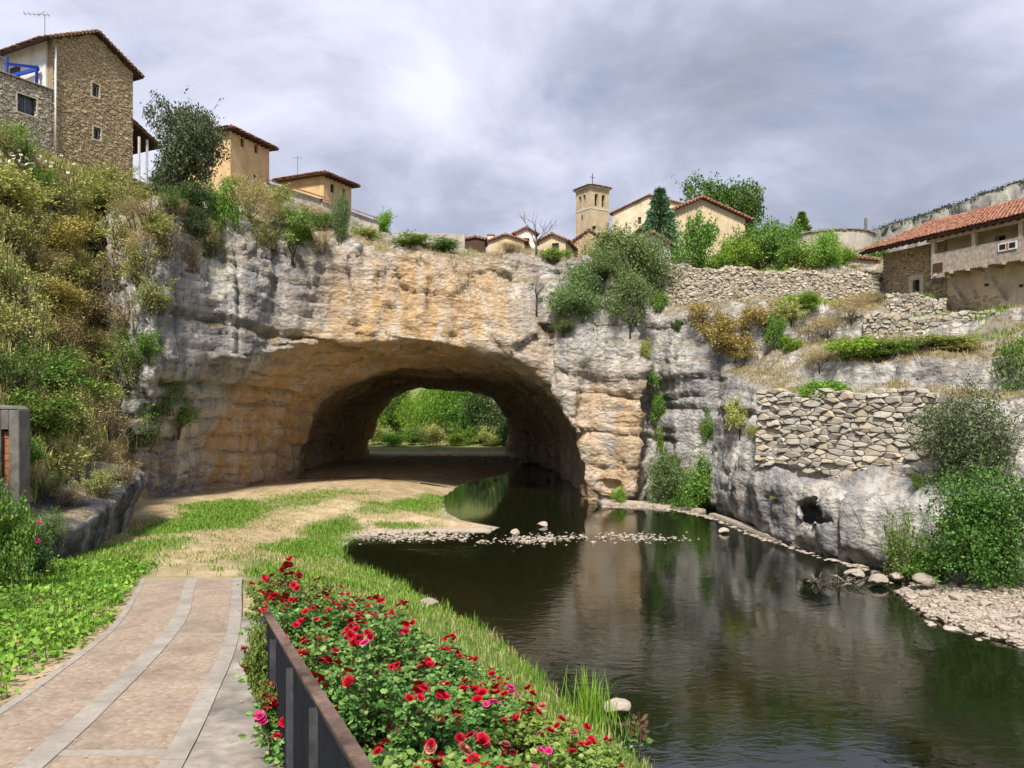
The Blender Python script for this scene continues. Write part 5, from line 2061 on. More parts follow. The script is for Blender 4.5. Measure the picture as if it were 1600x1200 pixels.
leaf_mat('grass_dry', (0.22, 0.19, 0.08), (0.36, 0.31, 0.14), (0.46, 0.41, 0.22))
leaf_mat('petal_red', (0.24, 0.001, 0.010), (0.38, 0.002, 0.018), (0.50, 0.006, 0.03), trans=.1, hue=0.0)
leaf_mat('petal_pink', (0.45, 0.015, 0.11), (0.58, 0.03, 0.18), (0.68, 0.12, 0.32), trans=.15, hue=0.0)
leaf_mat('petal_faded', (0.22, 0.04, 0.03), (0.30, 0.10, 0.07), (0.40, 0.2, 0.14), trans=.1, hue=0.0)
leaf_mat('petal_white', (0.6, 0.6, 0.45), (0.7, 0.7, 0.55), (0.75, 0.75, 0.65), trans=.2, hue=0.0)
simple('bark', (0.13, 0.105, 0.08), var=.3, scale=6, bump=.5)
simple('bark_pale', (0.40, 0.36, 0.30), var=.25, scale=6, bump=.4)


def rand_rot(r, n, up=0.0):
    """n random orthonormal frames, normals biased upwards"""
    nn = r.normal(size=(n, 3))
    nn /= np.linalg.norm(nn, axis=1)[:, None]
    nn[:, 2] = nn[:, 2] + up
    nn /= np.linalg.norm(nn, axis=1)[:, None]
    t = r.normal(size=(n, 3))
    a = np.cross(nn, t)
    a /= np.maximum(np.linalg.norm(a, axis=1), 1e-6)[:, None]
    b = np.cross(nn, a)
    return a, b, nn


def leaves_mesh(name, pts, size, r, mat, aspect=.55, up=.35, fold=.25, a_dir=None, oval=False):
    """pointed folded leaves, 4 triangles each"""
    n = len(pts)
    a, b, nn = rand_rot(r, n, up)
    if a_dir is not None:
        a = a_dir / np.linalg.norm(a_dir, axis=1)[:, None]
        nn = np.cross(a, b)
        nn /= np.maximum(np.linalg.norm(nn, axis=1), 1e-6)[:, None]
        b = np.cross(nn, a)
    L = (size * r.uniform(.65, 1.3, n))[:, None]
    w = L * aspect * .5
    tip = pts + a * L
    base = pts
    mid = pts + a * L * .45
    l_ = mid - b * w + nn * w * fold * 2
    r_ = mid + b * w + nn * w * fold * 2
    if oval:
        q1, q2 = pts + a * L * .28, pts + a * L * .70
        n1, n2 = nn * w * fold, nn * w * fold
        V = np.stack([base, q1 - b * w * .92 + n1, q2 - b * w * .8 + n2, tip - nn * w * .3, q2 + b * w * .8 + n2, q1 + b * w * .92 + n1], 1).reshape(-1, 3)
        i = np.arange(n) * 6
        Fq = np.concatenate([np.stack([i, i + 1, i + 2, i + 3], 1), np.stack([i, i + 3, i + 4, i + 5], 1)])
        return V, Fq
    V = np.stack([base, l_, tip, r_], 1).reshape(-1, 3)
    i = np.arange(n) * 4
    Fq = np.concatenate([np.stack([i, i + 1, i + 2], 1), np.stack([i, i + 2, i + 3], 1)])
    return V, Fq


def crown_points(r, n, lobes, shell=.55):
    """points in uneven lobes; each lobe = (centre, radii)"""
    k = len(lobes)
    vol = np.array([l[1][0] * l[1][1] * l[1][2] for l in lobes]) ** .75
    cnt = r.multinomial(n, vol / vol.sum())
    out = []
    for (c, rad), m in zip(lobes, cnt):
        d = r.normal(size=(m, 3))
        d /= np.linalg.norm(d, axis=1)[:, None]
        rr = (shell + (1 - shell) * r.random(m)) ** .8
        nz = 1 + .28 * fbm(d[:, 0] * 2.2 + c[0] * 3, d[:, 1] * 2.2 + c[1] * 3, d[:, 2] * 2.2 + c[2] * 3, 2)
        out.append(np.array(c) + d * (rr * nz)[:, None] * np.array(rad))
    return np.concatenate(out)


def make_crown(name, seed, mat, n=4500, leaf=.10, lobes=14, clump=.30, shape=(1, 1, 1), aspect=.6, base=.15, up=.3, shoots=0):
    """unit crown: radius ~1, base at z=0, height ~2; leaves gathered in clumps on twigs"""
    r = np.random.default_rng(seed)
    L = []
    for i in range(lobes):
        d = r.normal(size=3)
        d /= np.linalg.norm(d)
        q = r.uniform(.35, .72)
        c = np.array([d[0] * q, d[1] * q, 1.0 + d[2] * q * .95])
        c[2] = max(c[2], base + .25)
        s = r.uniform(.26, .46)
        L.append((c * np.array(shape), (s, s, s * .85)))
    nb = n // 14
    cl = crown_points(r, nb, L, .45)
    cl = cl[cl[:, 2] > base * .3]
    pts = np.repeat(cl, 14, 0)
    pts = pts + r.normal(size=pts.shape) * clump * .28
    # young shoots that break the outline
    ext = []
    for i in range(shoots):
        c = np.array(L[r.integers(0, len(L))][0])
        d = r.normal(size=3) + (c - np.array([0, 0, .9])) * 1.2 + np.array([0, 0, .5])
        d /= np.linalg.norm(d)
        t = r.uniform(.25, r.uniform(.6, .85), 26)
        ext.append(c + d * t[:, None] + np.array([0, 0, -.12]) * (t ** 2)[:, None] + r.normal(size=(26, 3)) * .022)
    if ext:
        pts = np.concatenate([pts] + ext)
    V, Fq = leaves_mesh(name, pts, leaf * r.uniform(.55, 1.25, len(pts)), r, mat, aspect, up)
    return mesh_from(name, V, Fq, M[mat]), [l[0] for l in L]


def make_wood(name, seed, tips, mat='bark', trunk=.07, h0=.75, stems=1):
    r = random.Random(seed)
    mb = MB()
    for s in range(stems):
        ox, oy = (r.uniform(-.25, .25), r.uniform(-.25, .25)) if stems > 1 else (0, 0)
        bend = (r.uniform(-.12, .12), r.uniform(-.12, .12))
        top = Vector((ox * 1.5 + bend[0], oy * 1.5 + bend[1], h0))
        mb.tube([(ox * .4, oy * .4, -.25), (ox * .6 + bend[0] * .4, oy * .6 + bend[1] * .3, h0 * .5), top], [trunk * 1.25, trunk, trunk * .75], 7)
        for i, t in enumerate(tips):
            if stems > 1 and i % stems != s:
                continue
            t = Vector(t)
            m = top.lerp(t, .5) + Vector((r.uniform(-.08, .08), r.uniform(-.08, .08), .06))
            mb.tube([top, m, t], [trunk * .5, trunk * .3, trunk * .12], 5)
    return mb.mesh(name, M[mat], True)


class Kind:
    def __init__(self, key, mat, seed, trunk=.06, h0=.6, stems=1, bark='bark', variants=2, **kw):
        self.v = []
        for i in range(variants):
            crown, tips = make_crown('crown', seed + i * 101, mat, **kw)
            wood = make_wood('trunk', seed + i, tips, bark, trunk, h0, stems)
            self.v.append((crown, wood))
        self.n = 0


def bramble_kind(mat, seed, n=70, per=60, leaf=.07, mix=None):
    """tangle of arching shoots that carry leaves along their length"""
    out = []
    for q in range(2):
        r = np.random.default_rng(seed + q * 13)
        wood, pts = MB(), []
        for i in range(n):
            a = r.random() * 6.283
            b = np.array([math.cos(a), math.sin(a), 0]) * r.random() * .55
            d = r.random() * 6.283
            reach = r.uniform(.25, .75)
            tip = b + np.array([math.cos(d) * reach, math.sin(d) * reach, r.uniform(.7, 2.1)])
            mid = (b + tip) / 2 + np.array([0, 0, r.uniform(.2, .6)])
            wood.tube([b, mid * .5 + (b + tip) * .25, tip], [.014, .01, .004], 4, False)
            t = r.random(per) ** .7
            c = b[None, :] * ((1 - t) ** 2)[:, None] + mid[None, :] * (2 * t * (1 - t))[:, None] + tip[None, :] * (t * t)[:, None]
            pts.append(c + r.normal(size=c.shape) * .05)
        pts = np.concatenate(pts)
        pts = pts[pts[:, 2] > -.05]
        V, Fq = leaves_mesh('crown', pts, leaf * r.uniform(.6, 1.3, len(pts)), r, mat, .5, .5)
        out.append((mesh_from('crown', V, Fq, M[mat]), wood.mesh('stems', M['bark'])))
    k = Kind.__new__(Kind)
    k.v, k.n = out, 0
    return k


_pl = random.Random(99)


def plant(kind, name, label, cat, p, rad, hgt, group=None, ry=None, parts=('crown', 'trunk')):
    """a thing of its own: crown and trunk under an Empty at its foot"""
    k = KINDS_[kind]
    crown, wood = k.v[k.n % len(k.v)]
    k.n += 1
    root = empty(name, p, _pl.uniform(0, 6.28), label, cat, group)
    root.scale = (rad, (ry or rad), hgt / 2.0)
    a = bpy.data.objects.new('crown', crown)
    b = bpy.data.objects.new('trunk', wood)
    for o in (a, b):
        o.parent = root
        C.objects.link(o)
    return root


KINDS_ = {
    'olive': Kind('olive', 'leaf_olive', 10, n=5200, leaf=.085, stems=3, trunk=.03, h0=.35, variants=3, base=.02, shoots=40),
    'green': Kind('green', 'leaf_green', 20, n=5600, leaf=.085, stems=3, trunk=.03, h0=.35, variants=3, base=.02, shoots=40),
    'bright': Kind('bright', 'leaf_bright', 30, n=5000, leaf=.09, stems=3, trunk=.03, h0=.3, variants=2, base=.02, shoots=40),
    'holm': Kind('holm', 'leaf_holm', 40, n=20000, leaf=.052, lobes=20, stems=2, trunk=.045, h0=.4, variants=2, base=.05, shoots=50),
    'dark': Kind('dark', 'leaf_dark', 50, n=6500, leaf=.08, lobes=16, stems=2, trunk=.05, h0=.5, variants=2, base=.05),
    'dry': Kind('dry', 'leaf_dry', 60, n=4800, leaf=.10, aspect=.18, stems=3, trunk=.02, h0=.3, variants=2, base=.02, up=.8),
    'gold': Kind('gold', 'leaf_gold', 70, n=5600, leaf=.075, stems=3, trunk=.02, h0=.3, variants=2, base=.02),
    'rust': Kind('rust', 'leaf_rust', 80, n=3000, leaf=.09, aspect=.3, stems=2, trunk=.03, h0=.5, variants=1, bark='bark_pale'),
    'tree': Kind('tree', 'leaf_green', 90, n=15000, leaf=.06, lobes=26, trunk=.05, h0=.8, variants=2, base=.45, clump=.24),
    'treeb': Kind('treeb', 'leaf_bright', 95, n=9000, leaf=.06, lobes=22, trunk=.04, h0=.7, variants=2, base=.35, bark='bark_pale'),
    'oak': Kind('oak', 'leaf_oak', 140, n=21000, leaf=.048, lobes=20, stems=1, trunk=.05, h0=.7, variants=1, base=.12, clump=.16, shoots=12),
    'ash': Kind('ash', 'leaf_ash', 150, n=19000, leaf=.06, lobes=24, stems=1, trunk=.045, h0=.8, variants=1, base=.3, clump=.17, shoots=20),
    'big': Kind('big', 'leaf_ash', 120, n=20000, leaf=.052, lobes=30, stems=4, trunk=.025, h0=.35, variants=1, base=.0, clump=.22, shoots=90),
    'darkbig': Kind('darkbig', 'leaf_oak', 130, n=22000, leaf=.042, lobes=30, stems=3, trunk=.03, h0=.4, variants=1, base=.0, clump=.24, shoots=70),
}


KINDS_['olive2'] = bramble_kind('leaf_olive', 301)
KINDS_['green2'] = bramble_kind('leaf_green', 311)
KINDS_['gold2'] = bramble_kind('leaf_gold', 321, leaf=.06)
KINDS_['dry2'] = bramble_kind('leaf_dry', 331, per=36, leaf=.06)
KINDS_['bright2'] = bramble_kind('leaf_bright', 341)


# ---- the left hillside: bushes that hide the slope
def hill_point(u, v, y0=18, y1=62):
    """first point of the left hillside met along a sight line"""
    ys_ = np.linspace(y0, y1, 700)
    x = (u - 800) * ys_ / F
    z = CZ + (HV - v) * ys_ / F
    g = ground_z(x, ys_)
    i = np.nonzero(g >= z)[0]
    return None if len(i) == 0 else Vector((x[i[0]], ys_[i[0]], g[i[0]]))


HILL = [  # u, v (foot), radius px, height px, kind
    (30, 250, 32, 60, 'bright'), (115, 262, 30, 45, 'green'), (8, 240, 30, 45, 'olive'),
    (20, 330, 55, 75, 'olive'), (85, 335, 50, 65, 'olive'), (60, 300, 34, 40, 'bright'), (140, 330, 50, 60, 'olive'), (200, 345, 42, 55, 'dry'), (170, 300, 40, 45, 'olive'),
    (235, 330, 25, 40, 'bright'), (262, 350, 16, 30, 'bright'), (20, 400, 55, 75, 'olive'), (90, 400, 55, 70, 'gold'), (150, 390, 50, 60, 'olive'), (205, 400, 45, 50, 'dry'),
    (60, 440, 50, 60, 'dry'), (120, 450, 45, 55, 'olive'), (15, 470, 55, 80, 'olive'), (75, 490, 55, 70, 'gold'), (140, 500, 45, 50, 'dry'), (190, 460, 34, 50, 'rust'), (235, 460, 34, 40, 'olive'),
    (20, 540, 60, 80, 'olive'), (85, 550, 55, 70, 'gold'), (150, 560, 42, 50, 'dry'), (240, 520, 26, 32, 'dry'),
    (15, 610, 60, 85, 'green'), (75, 620, 60, 75, 'green'), (125, 600, 40, 55, 'olive'), (190, 610, 28, 75, 'bright'), (248, 668, 42, 110, 'green'), (215, 640, 38, 70, 'green'), (270, 640, 30, 75, 'bright'),
    (60, 690, 55, 85, 'green'), (110, 680, 50, 80, 'olive'), (165, 680, 48, 60, 'dry'), (150, 640, 36, 50, 'olive'), (215, 715, 40, 45, 'dry'), (90, 740, 50, 60, 'olive'), (150, 725, 45, 45, 'dry'), (195, 735, 30, 30, 'dry'),
    (60, 780, 40, 50, 'green'), (30, 730, 34, 60, 'green'),
]
WORD = {'olive': 'yellow-olive shrub', 'green': 'green leafy shrub', 'bright': 'fresh light-green shrub', 'dry': 'dry brown brush', 'gold': 'golden dry-leaved shrub', 'rust': 'rust-red withered bush'}


def hill_label(u, v, wr, kd):
    size = 'large ' if wr >= 54 else ('small ' if wr <= 32 else '')
    row = 'just under the stone house' if v < 310 else 'high on the left hillside' if v < 410 else 'halfway up the left hillside' if v < 520 else 'low on the left hillside' if v < 650 else 'above the dark rock slab'
    colm = 'at the picture edge' if u < 40 else 'left of centre on the slope' if u < 105 else 'right of centre on the slope' if u < 180 else 'next to the cliff'
    return f'{size}{WORD[kd]} {row}, {colm}'


for (u, v, wr, hp, kd) in HILL:
    p = hill_point(u, v)
    if p is None:
        continue
    s = p.y / F
    p.z -= .2
    _hn = globals().get('_hn', 0) + 1
    plant(kd + '2' if kd + '2' in KINDS_ and _hn % 3 else kd, 'hillside_shrub', hill_label(u, v, wr, kd), 'shrub', p, wr * s * 1.2, hp * s * 1.1, 'shrubs on the left hillside')
# ------------------------------------------------------------------ sight lines onto rock and ground
from mathutils.bvhtree import BVHTree


def bvh_of(o):
    me = o.data
    v = np.empty(len(me.vertices) * 3, dtype=np.float32)
    me.vertices.foreach_get('co', v)
    f = np.empty(len(me.loops), dtype=np.int32)
    me.loops.foreach_get('vertex_index', f)
    return BVHTree.FromPolygons(v.reshape(-1, 3).tolist(), f.reshape(-1, 4).tolist())


BV = [bvh_of(cliff), bvh_of(ground)]


SLAB = []


def hit(u, v):
    """first rock or ground surface along a sight line of the photograph"""
    d = Vector(((u - 800) / F, 1.0, (HV - v) / F)).normalized()
    best = None
    for b in BV + SLAB:
        p, n, i, t = b.ray_cast(Vector((0, 0, CZ)), d)
        if p is not None and (best is None or t < best[1]):
            best = (p, t, n)
    return best


SLAB.append(bvh_of([o for o in scene.objects if o.name == 'rock_slab'][0]))


def drop(x, y, z=60):
    best = None
    for b in BV:
        p, n, i, t = b.ray_cast(Vector((x, y, z)), Vector((0, 0, -1)))
        if p is not None and (best is None or p.z > best[0].z):
            best = (p, n)
    return best


def veg(kind, u, v, wr, hp, label, name='shrub', cat='shrub', Y=None, group=None, sink=.25, foot=None):
    """plant with its foot at photo pixel (u,v); wr/hp = half width and height in photo pixels"""
    if Y is None:
        h = hit(u, v)
        if h is None:
            return None
        p = h[0].copy()
    else:
        p = P(u, v, Y)
        if foot is None:
            q = drop(p.x, p.y)
            if q and q[0].z < p.z:
                k0 = hp
                hp = hp + (p.z - q[0].z) * F / Y
                if kind in ('conifer', 'cypress'):
                    wr = wr * hp / k0 * .8
                p = q[0].copy()
    s = p.y / F
    p.z -= sink * hp * s * .3
    return plant(kind, name, label, cat, p, wr * s * 1.12, hp * s * 1.12, group)


# conifers: tiers of drooping sprays
def conifer_kind(seed, mat, n=7000):
    r = np.random.default_rng(seed)
    t = r.random(n) ** .75
    ang_ = r.random(n) * 6.283
    tier = .5 + .5 * np.sin(t * 46)
    rad = (1 - t) * (.62 + .38 * tier) * np.sqrt(r.random(n)) * (1 + .25 * np.sin(ang_ * 5 + t * 9)) + .02
    pts = np.stack([rad * np.cos(ang_), rad * np.sin(ang_), .15 + t * 1.85 - rad * .12], 1)
    d = np.stack([np.cos(ang_), np.sin(ang_), r.normal(size=n) * .3 + .15], 1)
    V, Fq = leaves_mesh('crown', pts, .12, r, mat, .28, .2, .2, d)
    wood = MB().tube([(0, 0, -.2), (0, 0, 1.0), (0, 0, 1.98)], [.06, .04, .008], 6).mesh('trunk', M['bark'])
    k = Kind.__new__(Kind)
    k.v = [(mesh_from('crown', V, Fq, M[mat]), wood)]
    k.n = 0
    return k


KINDS_['conifer'] = conifer_kind(3, 'leaf_blue')
KINDS_['cypress'] = conifer_kind(5, 'leaf_green')

# ---- growth that carries the hillside on over the left end of the cliff
EDGE = [('green2', 205, 590, 44, 84, 'leafy green shrub where the hillside meets the lower cliff'), ('bright2', 245, 640, 46, 90, 'bright green shrub spreading over the rock left of the cave'), ('green', 275, 665, 34, 84, 'dense green shrub rooted low on the rock left of the cave'), ('green2', 225, 690, 40, 70, 'green brambles above the right end of the dark slab'),
        ('dry2', 200, 520, 44, 60, 'dry brambles beside the withered white saplings'), ('olive2', 235, 485, 40, 54, 'olive brambles on the rock right of the rust-red bush'), ('dry2', 190, 450, 44, 60, 'brown brambles at the hill edge above the rust-red bush'), ('olive2', 225, 425, 40, 54, 'yellow-olive brambles on the upper rock at the hill edge'),
        ('dry2', 255, 395, 36, 56, 'brown brambles hanging below the evergreen oak'), ('olive2', 205, 385, 44, 56, 'olive brambles high at the hill edge'), ('dry2', 235, 355, 40, 50, 'brown dead bracken below the house porch'), ('olive2', 200, 330, 44, 50, 'olive brambles under the stone house corner'), ('green2', 265, 330, 26, 40, 'green weeds at the foot of the evergreen oak'), ('olive2', 185, 640, 40, 56, 'olive brambles low at the hill edge'),
        ('dry2', 110, 790, 30, 40, 'dry brush on the left end of the dark slab'), ('olive2', 150, 772, 32, 40, 'olive brambles on the middle of the dark slab'), ('dry2', 195, 752, 30, 36, 'dry brush on the right end of the dark slab'), ('green2', 75, 850, 30, 60, 'green brambles at the near end of the dark slab'),
        ('dry2', 300, 420, 22, 50, 'brown creeper in the cleft left of the arch'), ('green2', 330, 395, 24, 50, 'green creeper hanging over the cliff left of the arch'), ('olive2', 420, 385, 30, 44, 'olive brambles on the cliff edge left of the arch'), ('dry2', 500, 392, 30, 36, 'dry brambles on the cliff edge over the arch shoulder')]
for k_, u, v, w, h, l in EDGE:
    veg(k_, u, v, w, h, l, sink=.4)
# ---- hilltop and cliff top
veg('oak', 283, 330, 64, 195, 'tall grey-green evergreen oak between the stone house and the ochre tower house', 'evergreen_oak', 'tree', Y=46)
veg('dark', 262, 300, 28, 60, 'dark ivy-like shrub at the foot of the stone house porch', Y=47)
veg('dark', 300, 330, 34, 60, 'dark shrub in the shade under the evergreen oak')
TOP = [('green', 345, 378, 24, 95, 'tall light-green bush hanging at the cliff top left of the arch'), ('dry', 395, 352, 38, 78, 'brownish dry bush on the cliff top below the ochre tower house'),
       ('green', 458, 398, 36, 78, 'bushy green shrub at the cliff edge above the arch shoulder'), ('holm', 532, 378, 18, 80, 'narrow dark evergreen shrub at the cliff edge below the low ochre house'),
       ('olive', 420, 322, 34, 40, 'olive shrub in front of the grey garden wall'), ('dry', 490, 352, 34, 32, 'dry bush below the lower tiled garden wall'), ('olive', 370, 320, 26, 45, 'yellowish shrub below the ochre tower house'),
       ('bright', 640, 384, 34, 20, 'bright grass-green low bush on the arch below the parapet'), ('green', 690, 394, 34, 22, 'low green bush on the arch lip'), ('olive', 575, 375, 30, 20, 'low olive bush on the arch top'),
       ('bright', 868, 412, 22, 26, 'vivid green bush at the cliff edge left of the grey bushes'), ('dry', 320, 395, 26, 60, 'brown hanging brush on the cliff left of the arch'), ('dark', 305, 370, 24, 50, 'dark hanging shrub in the cleft below the evergreen oak'),
       ('dry', 430, 355, 28, 40, 'brown dry bush among the cliff top greenery'), ('green', 505, 362, 22, 30, 'small green shrub on the slope under the garden wall'), ('dry', 225, 400, 30, 50, 'brown brush on the rock face beside the hillside shrubs'), ('olive', 250, 372, 26, 44, 'olive shrub hanging on the upper rock at the hill edge'), ('dry', 275, 345, 26, 40, 'brown brush under the evergreen oak at the cliff top'), ('olive', 215, 440, 24, 36, 'small olive shrub on the rock beside the rust-red bush'), ('green', 235, 560, 24, 44, 'green shrub against the lower cliff left of the cave'), ('dry', 205, 350, 30, 46, 'dry brush high on the rock at the hill edge'), ('olive', 740, 388, 26, 14, 'low tawny scrub on the arch lip near the small beige house'), ('dry', 800, 394, 26, 16, 'dry scrub on the arch lip below the cottages')]
for k_, u, v, w, h, l in TOP:
    veg(k_, u, v, w, h, l)
veg('bright', 597, 350, 18, 24, 'little bright green tree beyond the low garden wall', 'small_tree', 'tree', Y=63)
# grey bushes over the pier
for k_, u, v, w, h, l in (('holm', 905, 500, 42, 100, 'grey-green bush hanging on the pier face, left one of the big pair'), ('holm', 985, 505, 40, 105, 'grey-green bush hanging on the pier face, right one of the big pair'),
                          ('holm', 942, 440, 40, 55, 'grey-green bush above the big hanging pair'), ('holm', 1000, 445, 30, 45, 'grey-green bush at the left end of the terrace wall'), ('green', 1030, 485, 16, 34, 'yellow-green weed tuft beside the hanging bushes'),
                          ('holm', 880, 520, 22, 30, 'small grey shrub at the left foot of the hanging bushes')):
    veg(k_, u, v, w, h, l, sink=.5)
veg('holm', 975, 400, 56, 52, 'broad pale grey-green tree below the church nave', 'olive_tree', 'tree', Y=47)
veg('holm', 1020, 395, 38, 40, 'pale olive bush in front of the whitewashed shed', Y=48)
# trees around the gabled house
veg('conifer', 1031, 352, 27, 50, 'blue-green conifer in front of the church nave', 'conifer', 'tree', Y=60)
veg('ash', 1132, 345, 60, 90, 'tall spreading green tree behind the gabled house', 'tall_tree', 'tree', Y=76)
veg('green', 1092, 410, 36, 72, 'rounded dark-green tree before the beige gable wall', 'small_tree', 'tree', Y=51)
HG = [('bright', 1150, 425, 32, 58, 51, 'left bright green shrub of the hedge over the terrace wall'), ('green', 1190, 425, 40, 74, 52, 'tall green shrub in the middle of the hedge over the terrace wall'), ('green', 1236, 428, 36, 62, 51, 'dense green shrub right of the hedge middle'),
      ('green', 1218, 395, 34, 50, 56, 'taller green tree rising behind the hedge', ), ('olive', 1262, 430, 24, 46, 50.5, 'yellowish shrub ending the hedge at the right'), ('green', 1165, 400, 30, 42, 57, 'dark green tree behind the hedge beside the gable'), ('bright', 1125, 422, 26, 36, 50, 'low light-green shrub at the hedge start')]
for k_, u, v, w, h, Y_, l in HG:
    veg(k_, u, v, w, h, l, 'hedge_shrub', 'shrub', Y=Y_, group='hedge above the terrace wall')
veg('cypress', 1253, 372, 20, 36, 'small pointed conifer behind the hedge', 'conifer', 'tree', Y=66)
veg('treeb', 1288, 432, 32, 78, 'thin pale-leaved young tree at the right end of the hedge', 'young_tree', 'tree', Y=49.5)
veg('bright', 1322, 410, 15, 26, 'bright green bush beside the grey-white byre', Y=52)
veg('green', 1372, 418, 18, 40, 'green bush between the round building and the farmhouse roof', Y=58)
# dry and green growth on the terraces
TER = [('gold', 1108, 530, 36, 62, 'golden-brown dry bush drooping over the right cliff, left one'), ('gold', 1150, 548, 44, 72, 'golden-brown dry bush drooping over the right cliff, middle one'), ('gold', 1195, 520, 38, 60, 'golden-brown dry bush drooping over the right cliff, right one'),
       ('gold', 1162, 560, 28, 30, 'small golden tuft hanging lowest on the right cliff'), ('green', 1214, 548, 16, 60, 'narrow green bush beside the golden dry bushes'), ('olive', 1235, 500, 30, 40, 'olive bush on the terrace behind the golden bushes'), ('bright', 1255, 482, 26, 28, 'green bush under the long terrace wall'),
       ('bright', 1342, 562, 48, 40, 'bright green low bush on the terrace ledge'), ('green', 1395, 555, 36, 26, 'green scrub right of the bright terrace bush'), ('bright', 1240, 548, 18, 26, 'small green shrub at the terrace corner'), ('dry', 1290, 530, 46, 44, 'grey-brown dead brush on the terrace slope'), ('dry', 1330, 500, 40, 44, 'dead brush below the tumbled little wall'), ('dry', 1280, 575, 30, 38, 'dead brush above the retaining wall'),
       ('bright', 1282, 632, 42, 42, 'vivid green creeper spilling over the retaining wall'), ('green', 1300, 612, 26, 18, 'leafy creeper on the retaining wall top'), ('olive', 1155, 672, 26, 58, 'yellow-green shrub on the rock left of the retaining wall'), ('olive', 1180, 690, 16, 34, 'small olive tuft at the left end of the retaining wall'),
       ('green', 1018, 615, 16, 58, 'ivy streak high in the cleft right of the pier'), ('green', 1026, 665, 16, 60, 'ivy streak in the middle of the cleft right of the pier'), ('bright', 1030, 708, 11, 60, 'bright ivy hanging above the waterside willow'), ('green', 1105, 690, 12, 52, 'small ivy patch on the right cliff'), ('olive', 1010, 560, 10, 36, 'thin weed in the cleft above the ivy'),
       ('olive', 1214, 782, 9, 14, 'tiny tuft on the low rock left of the small cave'), ('green', 1432, 765, 11, 26, 'small fern in the crack of the low rock'), ('olive', 1450, 540, 60, 18, 'low green scrub along the rock ledge edge'), ('olive', 1500, 548, 36, 16, 'low scrub at the right end of the rock ledge'),
       ('green', 1440, 480, 20, 24, 'green weed at the foot of the farmhouse wall'), ('dry', 1430, 470, 30, 20, 'dry brush near the farmhouse window'), ('dry', 1370, 475, 36, 22, 'dry brush at the lean-to'), ('dark', 1060, 520, 8, 34, 'dark moss streak under the hanging bushes')]
for k_, u, v, w, h, l in TER:
    veg(k_, u, v, w, h, l, sink=.4)
# waterside
veg('holm', 1040, 792, 40, 92, 'grey-green willow at the water under the right cliff', 'willow', 'bush', Y=42.2)
veg('green', 1100, 803, 38, 88, 'dark leafy bush at the water beside the grey willow', 'bush', 'bush', Y=41)
veg('green', 1068, 800, 24, 40, 'low green bush between the two waterside bushes', 'bush', 'bush', Y=41)
veg('bright', 967, 777, 11, 18, 'small round green shrub on the pale pier foot', 'shrub', 'shrub', Y=42.6)
veg('green', 1155, 815, 10, 34, 'thin green weed at the waterline of the right cliff', 'shrub', 'shrub', Y=38.4)
veg('big', 1540, 925, 88, 195, 'large bright-green leafy bush standing on the gravel bar', 'bush', 'bush', Y=23.2)
veg('darkbig', 1512, 735, 78, 138, 'large grey-green bush in front of the retaining wall', 'bush', 'bush', Y=26.6)
veg('big', 1600, 740, 60, 210, 'tall green shrub at the right edge above the grey-green bush', 'bush', 'bush', Y=29.5)
veg('green2', 1405, 892, 40, 95, 'feathery green willow shrub before the low rock', 'willow', 'bush', Y=25.2)
veg('green', 1455, 905, 40, 70, 'low willow shrub between the feathery one and the big bush', 'willow', 'bush', Y=24.2)
veg('green', 1585, 640, 44, 110, 'green shrub at the right edge below the farmhouse terrace', 'bush', 'bush', Y=31.5)
# near left edge
veg('green', 8, 930, 40, 170, 'tall leafy shrub at the left picture edge in front of the concrete post', Y=14.5)
veg('dark', 52, 905, 42, 90, 'dark shrub with pink blossoms beside the dark rock slab', 'flowering_shrub', 'shrub', Y=16.5)
veg('green', 20, 985, 46, 60, 'low grey-green bush at the left edge of the weeds', Y=12.5)

# ---- trees seen through the tunnel
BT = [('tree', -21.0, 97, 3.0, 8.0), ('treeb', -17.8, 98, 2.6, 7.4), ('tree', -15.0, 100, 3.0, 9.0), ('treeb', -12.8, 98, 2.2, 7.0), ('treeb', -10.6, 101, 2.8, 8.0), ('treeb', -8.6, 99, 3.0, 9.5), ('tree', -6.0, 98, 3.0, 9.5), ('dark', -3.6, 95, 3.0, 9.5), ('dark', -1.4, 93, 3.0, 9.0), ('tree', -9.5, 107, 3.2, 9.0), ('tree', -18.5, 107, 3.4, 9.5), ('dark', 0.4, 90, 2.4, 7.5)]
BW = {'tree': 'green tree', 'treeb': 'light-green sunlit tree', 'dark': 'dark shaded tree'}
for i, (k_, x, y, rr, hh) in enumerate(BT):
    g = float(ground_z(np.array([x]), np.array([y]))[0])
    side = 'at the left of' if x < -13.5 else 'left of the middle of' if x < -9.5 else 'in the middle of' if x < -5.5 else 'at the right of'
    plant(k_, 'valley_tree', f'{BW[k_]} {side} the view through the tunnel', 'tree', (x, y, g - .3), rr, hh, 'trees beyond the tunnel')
for i in range(10):
    x = -21 + i * 2.3
    y = 90.5 + (i * 37 % 5) * .8
    g = float(ground_z(np.array([x]), np.array([y]))[0])
    plant(('bright', 'green', 'olive')[i % 3], 'valley_bush', ('bright green', 'mid green', 'yellowish')[i % 3] + ' bush under the trees beyond the tunnel, ' + ('at the left', 'at the left', 'at the left', 'left of the middle', 'in the middle', 'in the middle', 'right of the middle', 'right of the middle', 'at the right', 'at the right')[i], 'bush', (x, y, g - .3), 1.7, 2.2 + (i % 3) * .6, 'bushes beyond the tunnel')


